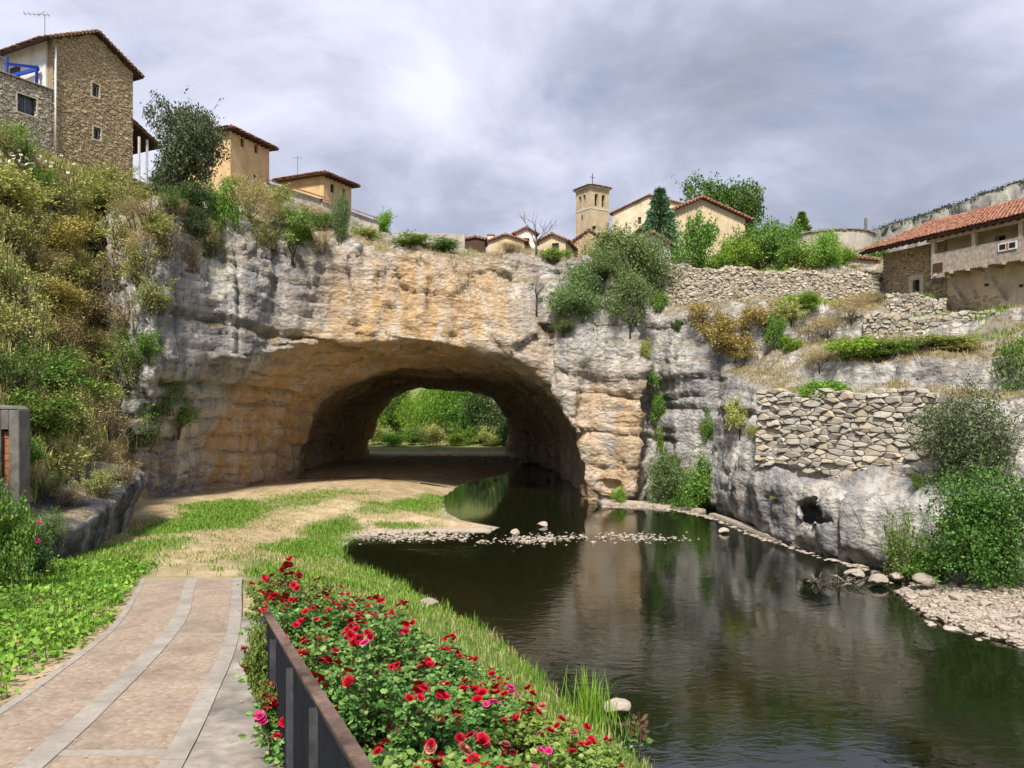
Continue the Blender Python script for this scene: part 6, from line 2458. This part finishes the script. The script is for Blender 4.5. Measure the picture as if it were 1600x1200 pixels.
# ---- bare trees and dead stems
def bare_tree(name, label, p, h, seed, mat='bark', spread=.5, lean=(0, 0)):
    r = random.Random(seed)
    root = empty(name, p, 0, label, 'tree')
    def branch(mb, a, d, l, rad, lev):
        pts, rr = [a], [rad]
        q = a
        for i in range(3):
            d = (d + Vector((r.uniform(-.3, .3), r.uniform(-.3, .3), r.uniform(-.1, .25)))).normalized()
            q = q + d * l / 3
            pts.append(q)
            rr.append(rad * (1 - .25 * (i + 1)))
        mb.tube(pts, rr, 5)
        if lev > 0:
            for j in range(4):
                k = r.choice(pts[1:])
                nd = (d + Vector((r.uniform(-1, 1), r.uniform(-1, 1), r.uniform(-.1, .7))) * spread * 1.6).normalized()
                branch(mb, k, nd, l * r.uniform(.5, .75), rad * .42, lev - 1)
    t = MB()
    t.tube([(0, 0, -.3), (lean[0] * .5, lean[1] * .5, h * .25), (lean[0], lean[1], h * .45)], [h * .035, h * .028, h * .02], 6)
    t.build('trunk', M[mat], root, smooth=True)
    for j in range(5):
        mb = MB()
        branch(mb, Vector((lean[0] * (.6 + .1 * j), lean[1] * (.6 + .1 * j), h * (.27 + .045 * j))), Vector((r.uniform(-1, 1), r.uniform(-1, 1), .9)).normalized(), h * r.uniform(.3, .45), h * .014, 2)
        mb.build('limb', M[mat], root, smooth=True)
    return root


q_ = drop(P(838, 395, 46).x, 46.2)
bare_tree('bare_tree', 'leafless grey tree at the cliff edge in front of the cottages', q_[0], 2.6, 4, 'bark')
h_ = hit(838, 470)
bare_tree('dead_branch', 'dark bare branch hanging on the arch face right of its crest', h_[0] + Vector((0, -.25, -.6)), 1.9, 9, 'bark', .7)
for (u, v, l, dx, lb) in ((212, 520, 2.0, -.15, 'slender white dead stem, upright, beside the rust-red bush'), (186, 522, 1.8, -.7, 'slender white dead stem leaning left under the rust-red bush')):
    h_ = hit(u, v)
    st = empty('withered_sapling', h_[0], 0, lb, 'branch')
    MB().tube([(0, -.1, -.2), (dx * .4, -.25, l * .5), (dx, -.3, l)], [.05, .04, .02], 6).build('stem', M['bark_pale'], st, smooth=True)
    MB().tube([(dx * .5, -.26, l * .55), (dx * .5 + .3, -.3, l * .9)], [.025, .01], 5).build('twig', M['bark_pale'], st, smooth=True)

# drift of dead branches at the gravel bar
c = P(1310, 912, 24.6)
dr = empty('driftwood', (c.x, c.y, 0.0), 0, 'heap of grey driftwood twigs stranded at the tip of the gravel bar', 'driftwood')
rr_ = random.Random(6)
for i in range(34):
    a = Vector((rr_.uniform(-.9, .9), rr_.uniform(-.4, .4), rr_.uniform(-.05, .1)))
    d = Vector((rr_.uniform(-1, 1), rr_.uniform(-.5, .5), rr_.uniform(.05, .45))) * rr_.uniform(.35, .8)
    MB().tube([a, a + d * .5 + Vector((0, 0, .08)), a + d], [.022, .016, .006], 5).build('twig', M['bark' if i % 3 else 'bark_pale'], dr, smooth=True)
# ------------------------------------------------------------------ roses
def rose_mesh(name, mat, seed):
    r = random.Random(seed)
    V, Fc = [], []
    for ring, (n, rad, hgt, tilt) in enumerate(((6, 1.0, .0, .30), (6, .78, .22, .62), (5, .52, .38, .95), (4, .28, .48, 1.25))):
        for i in range(n):
            t = 2 * math.pi * (i + .5 * (ring % 2) + r.uniform(-.15, .15)) / n
            w = rad * .62
            ca, sa = math.cos(t), math.sin(t)
            out = Vector((ca, sa, 0))
            side = Vector((-sa, ca, 0))
            up = Vector((0, 0, 1))
            L = rad * r.uniform(.9, 1.1)
            d = (out * math.cos(tilt) + up * math.sin(tilt))
            b = out * .06 + up * (hgt * .35)
            m = b + d * L * .6 + up * .06
            e = b + d * L + up * .03 * ring
            o = len(V)
            V += [b, m - side * w, e - side * w * .55, e + out * .05 - up * .05, e + side * w * .55, m + side * w, m + up * -.05]
            Fc += [(o, o + 1, o + 6), (o + 1, o + 2, o + 3, o + 6), (o + 6, o + 3, o + 4, o + 5), (o, o + 6, o + 5)]
    return mesh_from(name, [tuple(v) for v in V], Fc, M[mat])


ROSE_R = [rose_mesh('rose', 'petal_red', i) for i in range(3)]
ROSE_P = [rose_mesh('rose', 'petal_pink', 7)]
ROSE_F = rose_mesh('rose', 'petal_faded', 9)


def rose_kind(seed):
    """crown of pinnate rose leaves over arching canes; unit radius, height about 1"""
    r = np.random.default_rng(seed)
    tips = []
    pts, dirs = [], []
    wood = MB()
    for i in range(36):
        a = r.random() * 6.283
        q = math.sqrt(r.random()) * .95
        tip = Vector((math.cos(a) * q, math.sin(a) * q, .98 - .38 * q * q + r.uniform(-.16, .14) + (r.uniform(.08, .22) if i % 7 == 0 else 0)))
        b = Vector((math.cos(a) * .15, math.sin(a) * .15, -.15))
        m = b.lerp(tip, .55) + Vector((0, 0, .18))
        wood.tube([b, m, tip], [.018, .013, .007], 4, False)
        tips.append(tip)
        for j in range(36):
            t = r.uniform(.35, 1.05)
            c = (b * (1 - t) ** 2 + m * 2 * t * (1 - t) + tip * t * t)
            az = r.random() * 6.283
            d = Vector((math.cos(az), math.sin(az), r.uniform(-.25, .5))).normalized()
            s = d.cross(Vector((0, 0, 1))).normalized()
            for k in range(5):           # five leaflets on one stalk
                o = c + d * (.035 + .042 * (k // 2 + (k == 4)))
                dd = d if k == 4 else (d * .6 + s * (1 if k % 2 else -1))
                pts.append(o)
                dirs.append(dd)
    V, Fq = leaves_mesh('foliage', np.array(pts) , .066 * r.uniform(.6, 1.25, len(pts)), r, 'leaf_rose', .66, .9, .12, np.array(dirs), True)
    return V, Fq, wood, tips


RK = []
for s_, mt in ((1, 'leaf_rose'), (2, 'leaf_rose_young'), (3, 'leaf_rose')):
    V, Fq, wd, tips = rose_kind(s_)
    RK.append((mesh_from('foliage', V, Fq, M[mt]), wd.mesh('canes', M['leaf_plum'], True), tips))
ROSES = [(-.25, 3.5, .8, .95), (.85, 4.2, .9, .95), (-1.05, 4.75, .75, 1.0), (-.05, 5.4, .9, 1.0), (1.1, 5.7, .85, .95), (-1.75, 6.15, .75, 1.0), (-.75, 6.7, .9, 1.05), (.45, 6.8, .9, 1.0), (1.35, 7.4, .7, .9), (-2.45, 7.55, .75, 1.0), (-1.45, 7.9, .9, 1.05), (-.25, 8.2, .9, 1.0),
         (.75, 8.5, .75, .9), (-2.75, 8.95, .7, .95), (-1.85, 9.4, .9, 1.0), (-.75, 9.6, .8, .9), (-3.05, 10.4, .65, .9), (-2.3, 10.8, .8, .9), (-1.45, 10.9, .65, .8), (-3.45, 11.7, .6, .85), (-2.75, 12.1, .65, .8), (-2.1, 12.2, .5, .6)]
rr_ = random.Random(21)
for i, (x, y, s, h) in enumerate(ROSES):
    x = max(x, float(rail_x(y)) + s * .82)
    z = float(ground_z(np.array([x]), np.array([y]))[0])
    fol, can, tips = RK[(i * 5 + i // 3) % 3]
    near = 'nearest the camera' if y < 5 else 'in the near half' if y < 7.8 else 'in the far half' if y < 10 else 'at the far end'
    side = 'against the railing' if x < rail_x(y) + .8 else 'on the river side' if x > rail_x(y) + 2.3 else 'in the middle row'
    size = 'wide ' if s >= .9 else 'small ' if s <= .65 else ''
    look = ('dark-leaved', 'light-leaved', 'mid-green')[(i * 5 + i // 3) % 3]
    root = empty('rose_bush', (x, y, z - .05), rr_.uniform(0, 6.28), f'{size}{look} rose bush {near}, {side}', 'rose bush', 'roses along the railing')
    h = h * rr_.uniform(.74, .98)
    root.scale = (s, s, h)
    for nm, me in (('foliage', fol), ('canes', can)):
        o = bpy.data.objects.new(nm, me)
        o.parent = root
        C.objects.link(o)
        if nm == 'foliage':
            o['kind'] = 'stuff'
    nf = rr_.randint(16, 26)
    for t in rr_.sample(tips, nf):
        pink = rr_.random() < (.16 if 5 < y < 8 else .04)
        cluster = rr_.choice((1, 1, 2, 3, 4))
        for q in range(cluster):
            fl = bpy.data.objects.new('flower', ROSE_P[0] if pink else (ROSE_F if rr_.random() < .1 else rr_.choice(ROSE_R)))
            fl.parent = root
            k = rr_.uniform(.030, .052)
            fl.location = t + Vector((rr_.uniform(-.1, .1) * (q > 0), rr_.uniform(-.1, .1) * (q > 0), .09 + rr_.uniform(0, .08)))
            fl.scale = (k / s, k / s, k / h)
            fl.rotation_euler = (rr_.uniform(-.6, .6), rr_.uniform(-.6, .6), rr_.uniform(0, 6))
            C.objects.link(fl)
# sprigs growing through the railing
for i, (x, y, s, h, dz) in enumerate(((float(rail_x(6.7)) - .02, 6.7, .2, .75, .1), (float(rail_x(6.0)) - .03, 6.0, .15, .55, .0))):
    root = empty('rose_sprig', (x, y, zpath(y) + .05 + dz), i * 1.7, ('leafy rose sprig pushing through the far end of the railing', 'rose sprig over the pavement halfway along the railing', 'small bright rose shoot at the foot of the near railing', 'rose stem with blooms rising beyond the railing end')[i], 'rose bush')
    root.scale = (s, s, h)
    fol, can, tips = RK[1 if i != 3 else 0]
    for nm, me in (('foliage', fol), ('canes', can)):
        o = bpy.data.objects.new(nm, me)
        o.parent = root
        C.objects.link(o)
        if nm == 'foliage':
            o['kind'] = 'stuff'
    for t in rr_.sample(tips, 4):
        fl = bpy.data.objects.new('flower', ROSE_R[0])
        fl.parent = root
        k = .034
        fl.location = t
        fl.scale = (k / s, k / s, k / h)
        C.objects.link(fl)


# ------------------------------------------------------------------ grass
def blades(name, pts, h0, h1, w, seed, mat, per=4, spread=.06, lean=.45, label=None, cat='grass'):
    """tufts of bent blades, two segments each"""
    r = np.random.default_rng(seed)
    p = np.repeat(np.asarray(pts, dtype=float), per, 0)
    n = len(p)
    p[:, :2] += r.normal(size=(n, 2)) * spread
    a = r.random(n) * 6.283
    h = r.uniform(h0, h1, n)
    le = lean * r.uniform(.2, 1.2, n) * h
    dx, dy = np.cos(a), np.sin(a)
    sx, sy = -dy * w / 2, dx * w / 2
    b1 = p + np.stack([sx, sy, np.zeros(n) - .03], 1)
    b2 = p - np.stack([sx, sy, np.zeros(n) + .03], 1)
    m1 = p + np.stack([dx * le * .35 + sx * .8, dy * le * .35 + sy * .8, h * .6], 1)
    m2 = p + np.stack([dx * le * .35 - sx * .8, dy * le * .35 - sy * .8, h * .6], 1)
    t = p + np.stack([dx * le, dy * le, h * (1 - .18 * (le / h))], 1)
    V = np.stack([b1, b2, m2, m1, t], 1).reshape(-1, 3)
    i = np.arange(n) * 5
    F3 = np.concatenate([np.stack([i, i + 1, i + 2], 1), np.stack([i, i + 2, i + 3], 1), np.stack([i + 3, i + 2, i + 4], 1)])
    o = link(name, mesh_from(name, V, F3, M[mat]), kind='stuff')
    return tag(o, label, cat)


def sample(n, x0, x1, y0, y1, seed, test):
    r = np.random.default_rng(seed)
    x, y = r.uniform(x0, x1, n), r.uniform(y0, y1, n)
    k = test(x, y, r)
    x, y = x[k], y[k]
    return np.stack([x, y, ground_z(x, y)], 1)


def on_path(x, y):
    le = np.array([left_edge(v) for v in np.linspace(0, 17, 120)])
    re = np.array([right_edge(v) for v in np.linspace(0, 17, 120)])
    yy = np.linspace(0, 17, 120)
    return (y < 16.4) & (x > np.interp(y, yy, le) - .05) & (x < np.interp(y, yy, re) + .1)


def green_at(x, y):
    nz = fbm(x * .5, y * .5, x * 0 + 1.1, 4)
    nf = fbm(x * 1.9, y * 1.9, x * 0 + 8.1, 3)
    g = np.zeros_like(x)
    for (cx, cy_, rx_, ry_, st) in GREEN:
        q = np.hypot((x - cx) / rx_, (y - cy_) / ry_) + .45 * nz + .35 * nf
        g = np.maximum(g, sstep(1.5, .5, q) * st)
    return g


def track(x, y):
    """trodden dirt track leading from the paving to the cave"""
    c = np.interp(y, [15, 18, 22, 26, 31, 36, 42], [-6.6, -7.6, -9.0, -9.6, -9.8, -9.0, -7.0]) + .3 * np.sin(y * .9)
    return sstep(1.5, .5, np.abs(x - c) + .5 * fbm(x * 1.2, y * 1.2, x * 0 + 9, 2)) * (y > 16.3)


def bank(x, y, r):
    sd_ = poly_sd(x, y, WATER)
    dens = np.clip(1.25 - sd_ / 5.2, .15, 1)
    dens = dens * (1 - .9 * track(x, y))
    return (sd_ > .0) & (sd_ < 5.8) & (x > np.interp(y, [0, 7, 9, 17, 40], [.9, -2.1, -3.3, -6.2, -8])) & (x < 7) & (r.random(len(x)) < dens)


blades('bank_grass', sample(18000, -7, 6, 3.5, 27, 1, bank), .04, .13, .013, 2, 'grass_green', 4, .09, .7, 'low green grass on the river bank beside the roses')
blades('bank_grass', sample(5200, -7, 4, 5, 30, 31, lambda x, y, r: (np.abs(poly_sd(x, y, WATER) - .2) < .4) & (x < 4) & (fbm(x * .9, y * .9, x * 0 + 6, 2) > .12)), .15, .42, .014, 3, 'grass_green', 5, .05, .35, 'taller grass fringe right at the water edge')
blades('bank_straw', sample(9000, -7, 6, 3.5, 27, 17, bank), .05, .2, .012, 18, 'grass_dry', 3, .1, .8, 'pale straw among the bank grass')
blades('turf', sample(70000, -17, -2, 17, 46, 4, lambda x, y, r: (r.random(len(x)) < green_at(x, y) ** 1.3 * (1 - .95 * track(x, y))) & (x > toe(y)) & (poly_sd(x, y, WATER) > .05)), .05, .15, .022, 5, 'grass_green', 3, .08, .6, 'patches of green turf on the sandy ground before the cave')
blades('turf_dry', sample(26000, -15, -3, 17, 42, 6, lambda x, y, r: (poly_sd(x, y, WATER) > .4) & (fbm(x * .5, y * .5, x * 0 + 1.1, 4) + r.normal(size=len(x)) * .2 > .15) & (x > toe(y) + .3)), .03, .09, .02, 7, 'grass_dry', 3, .1, .8, 'thin dry turf on the trodden ground')


def weeds(name, n, label):
    pts = sample(n, -13, -4.5, 4, 18.5, 8, lambda x, y, r: ~on_path(x + .12 * r.random(len(x)) ** 2, y) & (x > toe(y) - .6) & (x < np.interp(y, [4, 8, 12, 16, 19], [-4.6, -5.0, -6.2, -7.9, -8.6])) & (r.random(len(x)) < .35 + .65 * sstep(-.25, .15, fbm(x * .7, y * .7, x * 0 + 5, 3)) * sstep(5.5, 9, y)))
    r = np.random.default_rng(3)
    p = np.repeat(pts, 3, 0)
    hh = .05 + .20 * sstep(-.3, .5, fbm(p[:, 0] * .8, p[:, 1] * .8, p[:, 0] * 0 + 2, 3))
    p[:, :2] += r.normal(size=(len(p), 2)) * .05
    p[:, 2] += r.random(len(p)) * hh
    V, Fq = leaves_mesh(name, p, .085, r, 'leaf_bright', .75, 1.1, .15, None, True)
    o = link(name, mesh_from(name, V, Fq, M['leaf_bright']), kind='stuff')
    tag(o, label, 'weeds')
    return pts


wp = weeds('weeds', 17000, 'broad-leaved bright green weeds on the verge left of the path')
blades('verge_grass', wp[::4], .12, .3, .014, 15, 'grass_green', 3, .05, .5, 'grass blades among the weeds left of the path')
yf = np.random.default_rng(5)
sel_ = wp[yf.choice(len(wp), 40)] + np.array([0, 0, .22])
V, Fq = leaves_mesh('blossoms', np.repeat(sel_, 5, 0), .045, yf, 'leaf_gold', .8, 1.5)
tag(link('blossoms', mesh_from('blossoms', V, Fq, M['leaf_gold']), kind='stuff'), 'tiny yellow blossoms among the verge weeds', 'flowers')

# fallen leaves and grit on the paving
lr = np.random.default_rng(77)
ly = lr.uniform(4.5, 16, 260)
lx_ = np.array([left_edge(v) + .1 + (right_edge(v) + 1.2 - left_edge(v)) * t for v, t in zip(ly, lr.random(260))])
lp = np.stack([lx_, ly, zpath(ly) + .046], 1)
V, Fq = leaves_mesh('leaf_litter', lp, .035, lr, 'leaf_dry', .5, 4.0, .1)
tag(link('leaf_litter', mesh_from('leaf_litter', V, Fq, M['leaf_dry']), kind='stuff'), 'dry fallen leaves scattered over the paved path', 'leaves')
# dry grass over the terraces and the hill
me = cliff.data
cv = np.empty(len(me.vertices) * 3, dtype=np.float32)
me.vertices.foreach_get('co', cv)
cv = cv.reshape(-1, 3)
cn = np.empty(len(me.vertices) * 3, dtype=np.float32)
me.vertices.foreach_get('normal', cn)
cn = cn.reshape(-1, 3)
gr = np.random.default_rng(9)
uu = 800 + F * cv[:, 0] / cv[:, 1]
vv = HV - F * (cv[:, 2] - CZ) / cv[:, 1]
lush = fbm(cv[:, 0] * .25, cv[:, 1] * .25, cv[:, 2] * .25 + 4, 3)
okm = (cn[:, 2] > .62) & (cv[:, 2] > 5.4) & (cv[:, 1] < 56) & (uu < 1660) & (uu > 150)
pr = okm & (gr.random(len(cv)) < np.where(cv[:, 0] > 8, .45, .30))
dsel = cv[pr & (lush < .12)]
gsel = cv[pr & (lush >= .12)]
blades('dry_grass', dsel, .07, .27, .022, 10, 'grass_dry', 3, .09, .6, 'dry straw-coloured grass over the rock terraces and cliff top')
blades('green_grass', gsel, .12, .34, .03, 11, 'grass_green', 3, .09, .6, 'greener grass patches over the terraces and cliff top')
hp_ = sample(60000, -34, -10, 14, 52, 12, lambda x, y, r: (toe(y) - x > .3) & (toe(y) - x < 13))
k_ = gr.random(len(hp_)) < .55
blades('hill_grass', hp_[k_], .2, .6, .03, 13, 'grass_dry', 2, .12, .7, 'long dry grass between the shrubs of the left hillside')
blades('hill_herbs', hp_[~k_][:9000], .15, .45, .05, 14, 'leaf_olive', 3, .12, .6, 'olive-green herbs between the shrubs of the left hillside')


# withered plants hanging from the upper band of the arch face
band = (cv[:, 2] > 11.5) & (cv[:, 1] < 49) & (np.abs(cn[:, 2]) < .6) & (cv[:, 0] > -16) & (cv[:, 0] < 4)
hs = fbm(cv[:, 0] * .8, cv[:, 1] * .8, cv[:, 2] * .12 + 2, 3)
bsel = cv[band & (hs > .16) & (gr.random(len(cv)) < .16)]
blades('hanging_grass', bsel, .1, .35, .03, 19, 'leaf_dry', 3, .08, .9, 'withered brown plants hanging on the upper arch face')


# arching clumps of long grass
def clump(name, label, p, n, h, w, seed, mat, lean=.6, sp=.12):
    r = np.random.default_rng(seed)
    a = r.random(n) * 6.283
    L = h * r.uniform(.6, 1.1, n)
    V, Fq = [], []
    for i in range(n):
        d = Vector((math.cos(a[i]), math.sin(a[i]), 0))
        s = Vector((-d.y, d.x, 0)) * w / 2
        b = Vector((r.normal() * sp, r.normal() * sp, -.05))
        le = lean * r.uniform(.2, 1.2)
        o = len(V)
        for k in range(5):
            t = k / 4
            c = b + Vector((0, 0, L[i] * (t - .35 * le * t * t))) + d * (L[i] * le * t * t)
            ww = 1 - t ** 2.2
            V += [c - s * ww, c + s * ww]
        Fq += [(o + 2 * k, o + 2 * k + 1, o + 2 * k + 3, o + 2 * k + 2) for k in range(4)]
    root = empty(name, p, 0, label, 'grass')
    ob = link('blades', mesh_from('blades', [tuple(v) for v in V], Fq, M[mat]), root)
    ob['kind'] = 'stuff'
    return root


def water_pt(u, v):
    return P(u, v, CZ * F / (v - HV))


p = water_pt(925, 1128)
clump('reed_clump', 'upright clump of bright green reeds at the water beside the cream boulder', p, 170, 1.05, .022, 4, 'grass_reed', .35, .2)
clump('reed_clump', 'thin sparse reeds just right of the bright green clump', water_pt(975, 1150) , 40, .55, .014, 6, 'grass_green', .5, .25)
clump('reed_clump', 'short yellowish reed tuft on the bank above the rippled water', water_pt(775, 1010) + Vector((-.1, 0, .05)), 60, .5, .014, 7, 'grass_dry', .5, .2)
for (u, v, n, h, m_, sd_, l) in ((95, 805, 130, 1.1, 'grass_dry', 8, 'arching pale grass clump above the left end of the dark slab'), (230, 690, 120, 1.2, 'grass_dry', 9, 'pale arching grass clump above the right end of the dark slab'), (180, 700, 110, 1.0, 'grass_dry', 10, 'yellow-green grass clump in the middle above the dark slab'), (110, 470, 110, 1.3, 'grass_dry', 11, 'pale grass clump halfway up the left hillside')):
    q = hill_point(u, v)
    if q is not None:
        clump('grass_clump', l, q, n, h, .028, sd_, m_, .8, .3)


# pink blossoms at the left edge, white blossom on the hill, seedling with red leaves by the water
def blossom_spray(label, pts, mat, s, name='blossom_spray'):
    root = empty(name, pts[0], 0, label, 'flower')
    for i, q in enumerate(pts):
        o = bpy.data.objects.new('blossom', ROSE_P[0] if mat == 'petal_pink' else WHITE)
        o.parent = root
        o.location = Vector(q) - Vector(pts[0])
        o.scale = (s, s, s)
        o.rotation_euler = (i * .7, .5, i)
        C.objects.link(o)


WHITE = rose_mesh('blossom', 'petal_white', 12)
blossom_spray('pair of pink blossoms at the left edge beside the dark rock slab', [P(60, 818, 15.5), P(57, 845, 15.3)], 'petal_pink', .07)
bs = []
rw = random.Random(8)
for i in range(70):
    q = hill_point(rw.gauss(50, 28), rw.gauss(285, 14))
    if q is not None:
        bs.append(q + Vector((.1, -.5, .8 + rw.uniform(0, .5))))
blossom_spray('cream-white elder blossom on the hillside below the stone house', bs, 'petal_white', .085)


def red_seedling():
    p = water_pt(1005, 1190) + Vector((-.05, .1, .1))
    root = empty('red_leaved_shoot', p, 0, 'young plant with reddish-brown leaves at the water edge, bottom of the picture', 'plant')
    MB().tube([(0, 0, -.15), (.03, 0, .3), (0, .03, .62)], [.014, .01, .005], 5).build('stem', M['leaf_plum'], root)
    r = np.random.default_rng(5)
    pts, dr_ = [], []
    for i in range(34):
        z = .12 + .5 * (i / 34)
        a = i * 2.4
        d = np.array([math.cos(a), math.sin(a), .3])
        pts.append(np.array([0, 0, z]) + d * .06 * (1.6 - z))
        dr_.append(d)
    for q in range(0, 34):
        V, Fq = leaves_mesh('leaf', np.zeros((1, 3)), .15 if q < 18 else .11, r, 'leaf_plum', .6, .8, .1, np.array([dr_[q]]))
        o = link('leaf', mesh_from('leaf', V, Fq, M['leaf_plum' if q > 8 else 'leaf_rose']), root)
        o.location = pts[q]


red_seedling()


# ------------------------------------------------------------------ far escarpment
def far_cliff():
    m, k, b = principled('far_rock')
    co = k.n('ShaderNodeTexCoord').outputs['Object']
    at = k.n('ShaderNodeAttribute', _attribute_name='mask')
    sp = k.n('ShaderNodeSeparateColor', i0=at.outputs['Color'])
    st = k.noise(k.mapping(co, (.045, .045, .02)), 1.0, 6, .7, .4)
    n2 = k.noise(co, .07, 5, .65)
    c = k.ramp(st, [(.36, (.07, .07, .08)), (.46, (.22, .215, .21)), (.62, (.36, .34, .30))])
    c = k.mix(k.ramp(n2, [(.55, 0.0), (.68, .5)]), c, (.40, .30, .19))
    veg_ = k.ramp(n2, [(.3, (.035, .055, .028)), (.6, (.09, .11, .05)), (.75, (.20, .19, .11))])
    c = k.mix(sp.outputs[0], c, veg_)
    k.put(b.inputs['Base Color'], c)
    b.inputs['Roughness'].default_value = 1.0
    b.inputs['Specular IOR Level'].default_value = .05
    k.put(b.inputs['Normal'], k.bump(st, .8, 3.0))
    us = np.arange(1180, 2700, 2.2)
    Yd = 520.0 + (us - 1400) * -.05
    top = np.interp(us, [1180, 1300, 1342, 1400, 1500, 1600, 1800, 2200, 2700], [392, 374, 364, 350, 318, 283, 240, 200, 190]) + 2.0 * vnoise(us * .05, us * 0, us * 0)
    prof = [(0, 60, 0, 1), (0, 14, 0, 1), (0, 0, 0, .6), (8, -1, 0, 0), (22, -2, 0, 0), (38, -3, 1, 0), (52, -4, 1, 0), (62, -6, 1, .1), (72, -22, 2, .8), (100, -70, 2, 1), (150, -130, 2, 1), (260, -240, 2, 1)]
    V, col = [], []
    for (dv, dy, md, vg) in prof:
        y = Yd + dy + (9.0 * fbm(us * .03, us * 0 + dv * .03, us * 0, 4) if dv < 70 and dv > 0 else 0)
        if dv in (8, 22, 38, 52):
            y = y + 6.0 * vnoise(us * .13, us * 0 + dv * .07, us * 0 + 3)
        zt = CZ + (HV - top) * Yd / F
        z = zt - dv * 520 / F * 1.0
        z = np.maximum(z, 6 + 0 * z)
        x = (us - 800) * Yd / F
        V.append(np.stack([x, y, z], 1))
        col.append(np.stack([us * 0 + vg] * 3 + [us * 0 + 1], 1))
    n = len(us)
    V, col = np.concatenate(V), np.concatenate(col)
    q = []
    for a in range(len(prof) - 1):
        i = np.arange(n - 1) + a * n
        q.append(np.stack([i, i + n, i + n + 1, i + 1], 1))
    M['far_rock'] = m
    o = link('far_cliff', mesh_from('far_cliff', V, np.concatenate(q), m, False, {'mask': col}), kind='structure')
    # trees along the rim and on the talus
    r = np.random.default_rng(2)
    pts = []
    zt = CZ + (HV - top) * Yd / F
    for i in range(1000):
        j = r.integers(0, n)
        x, z = (us[j] - 800) * Yd[j] / F, zt[j]
        if vnoise(np.array([us[j] * .045]), np.array([3.0]), np.array([.5]))[0] < -.35:
            continue
        c = np.array([x, Yd[j] + r.uniform(-1, 8), z + r.uniform(-.5, .9)])
        pts.append(c + r.normal(size=(16, 3)) * np.array([1.5, 1.5, .6]))
    for i in range(500):
        j = r.integers(0, n)
        t = r.random()
        c = np.array([(us[j] - 800) * Yd[j] / F, Yd[j] - 18 - 100 * t, max(zt[j] - 31 - 34 * t, 8)])
        pts.append(c + r.normal(size=(16, 3)) * np.array([2.4, 2.4, 1.8]))
    V, Fq = leaves_mesh('treeline', np.concatenate(pts), 1.2, r, 'leaf_far', .8, .4)
    tag(link('treeline', mesh_from('treeline', V, Fq, M['leaf_far']), kind='stuff'), 'dark scrub along the rim and foot of the far escarpment', 'trees')


far_cliff()


# ------------------------------------------------------------------ labels: tell like neighbours apart by distance
_by = {}
for o in scene.objects:
    if o.parent is None and o.get('group') and o.get('label') and o['category'] != 'stone':
        _by.setdefault(o['label'], []).append(o)
for l, os_ in _by.items():
    if len(os_) > 1:
        os_.sort(key=lambda o: o.location.y)
        n = len(os_)
        for i, o in enumerate(os_):
            w = ('nearer', 'farther')[i] if n == 2 else ('nearest', 'middle', 'farthest')[i] if n == 3 else None
            if w:
                o['label'] = l + f', {w} one'
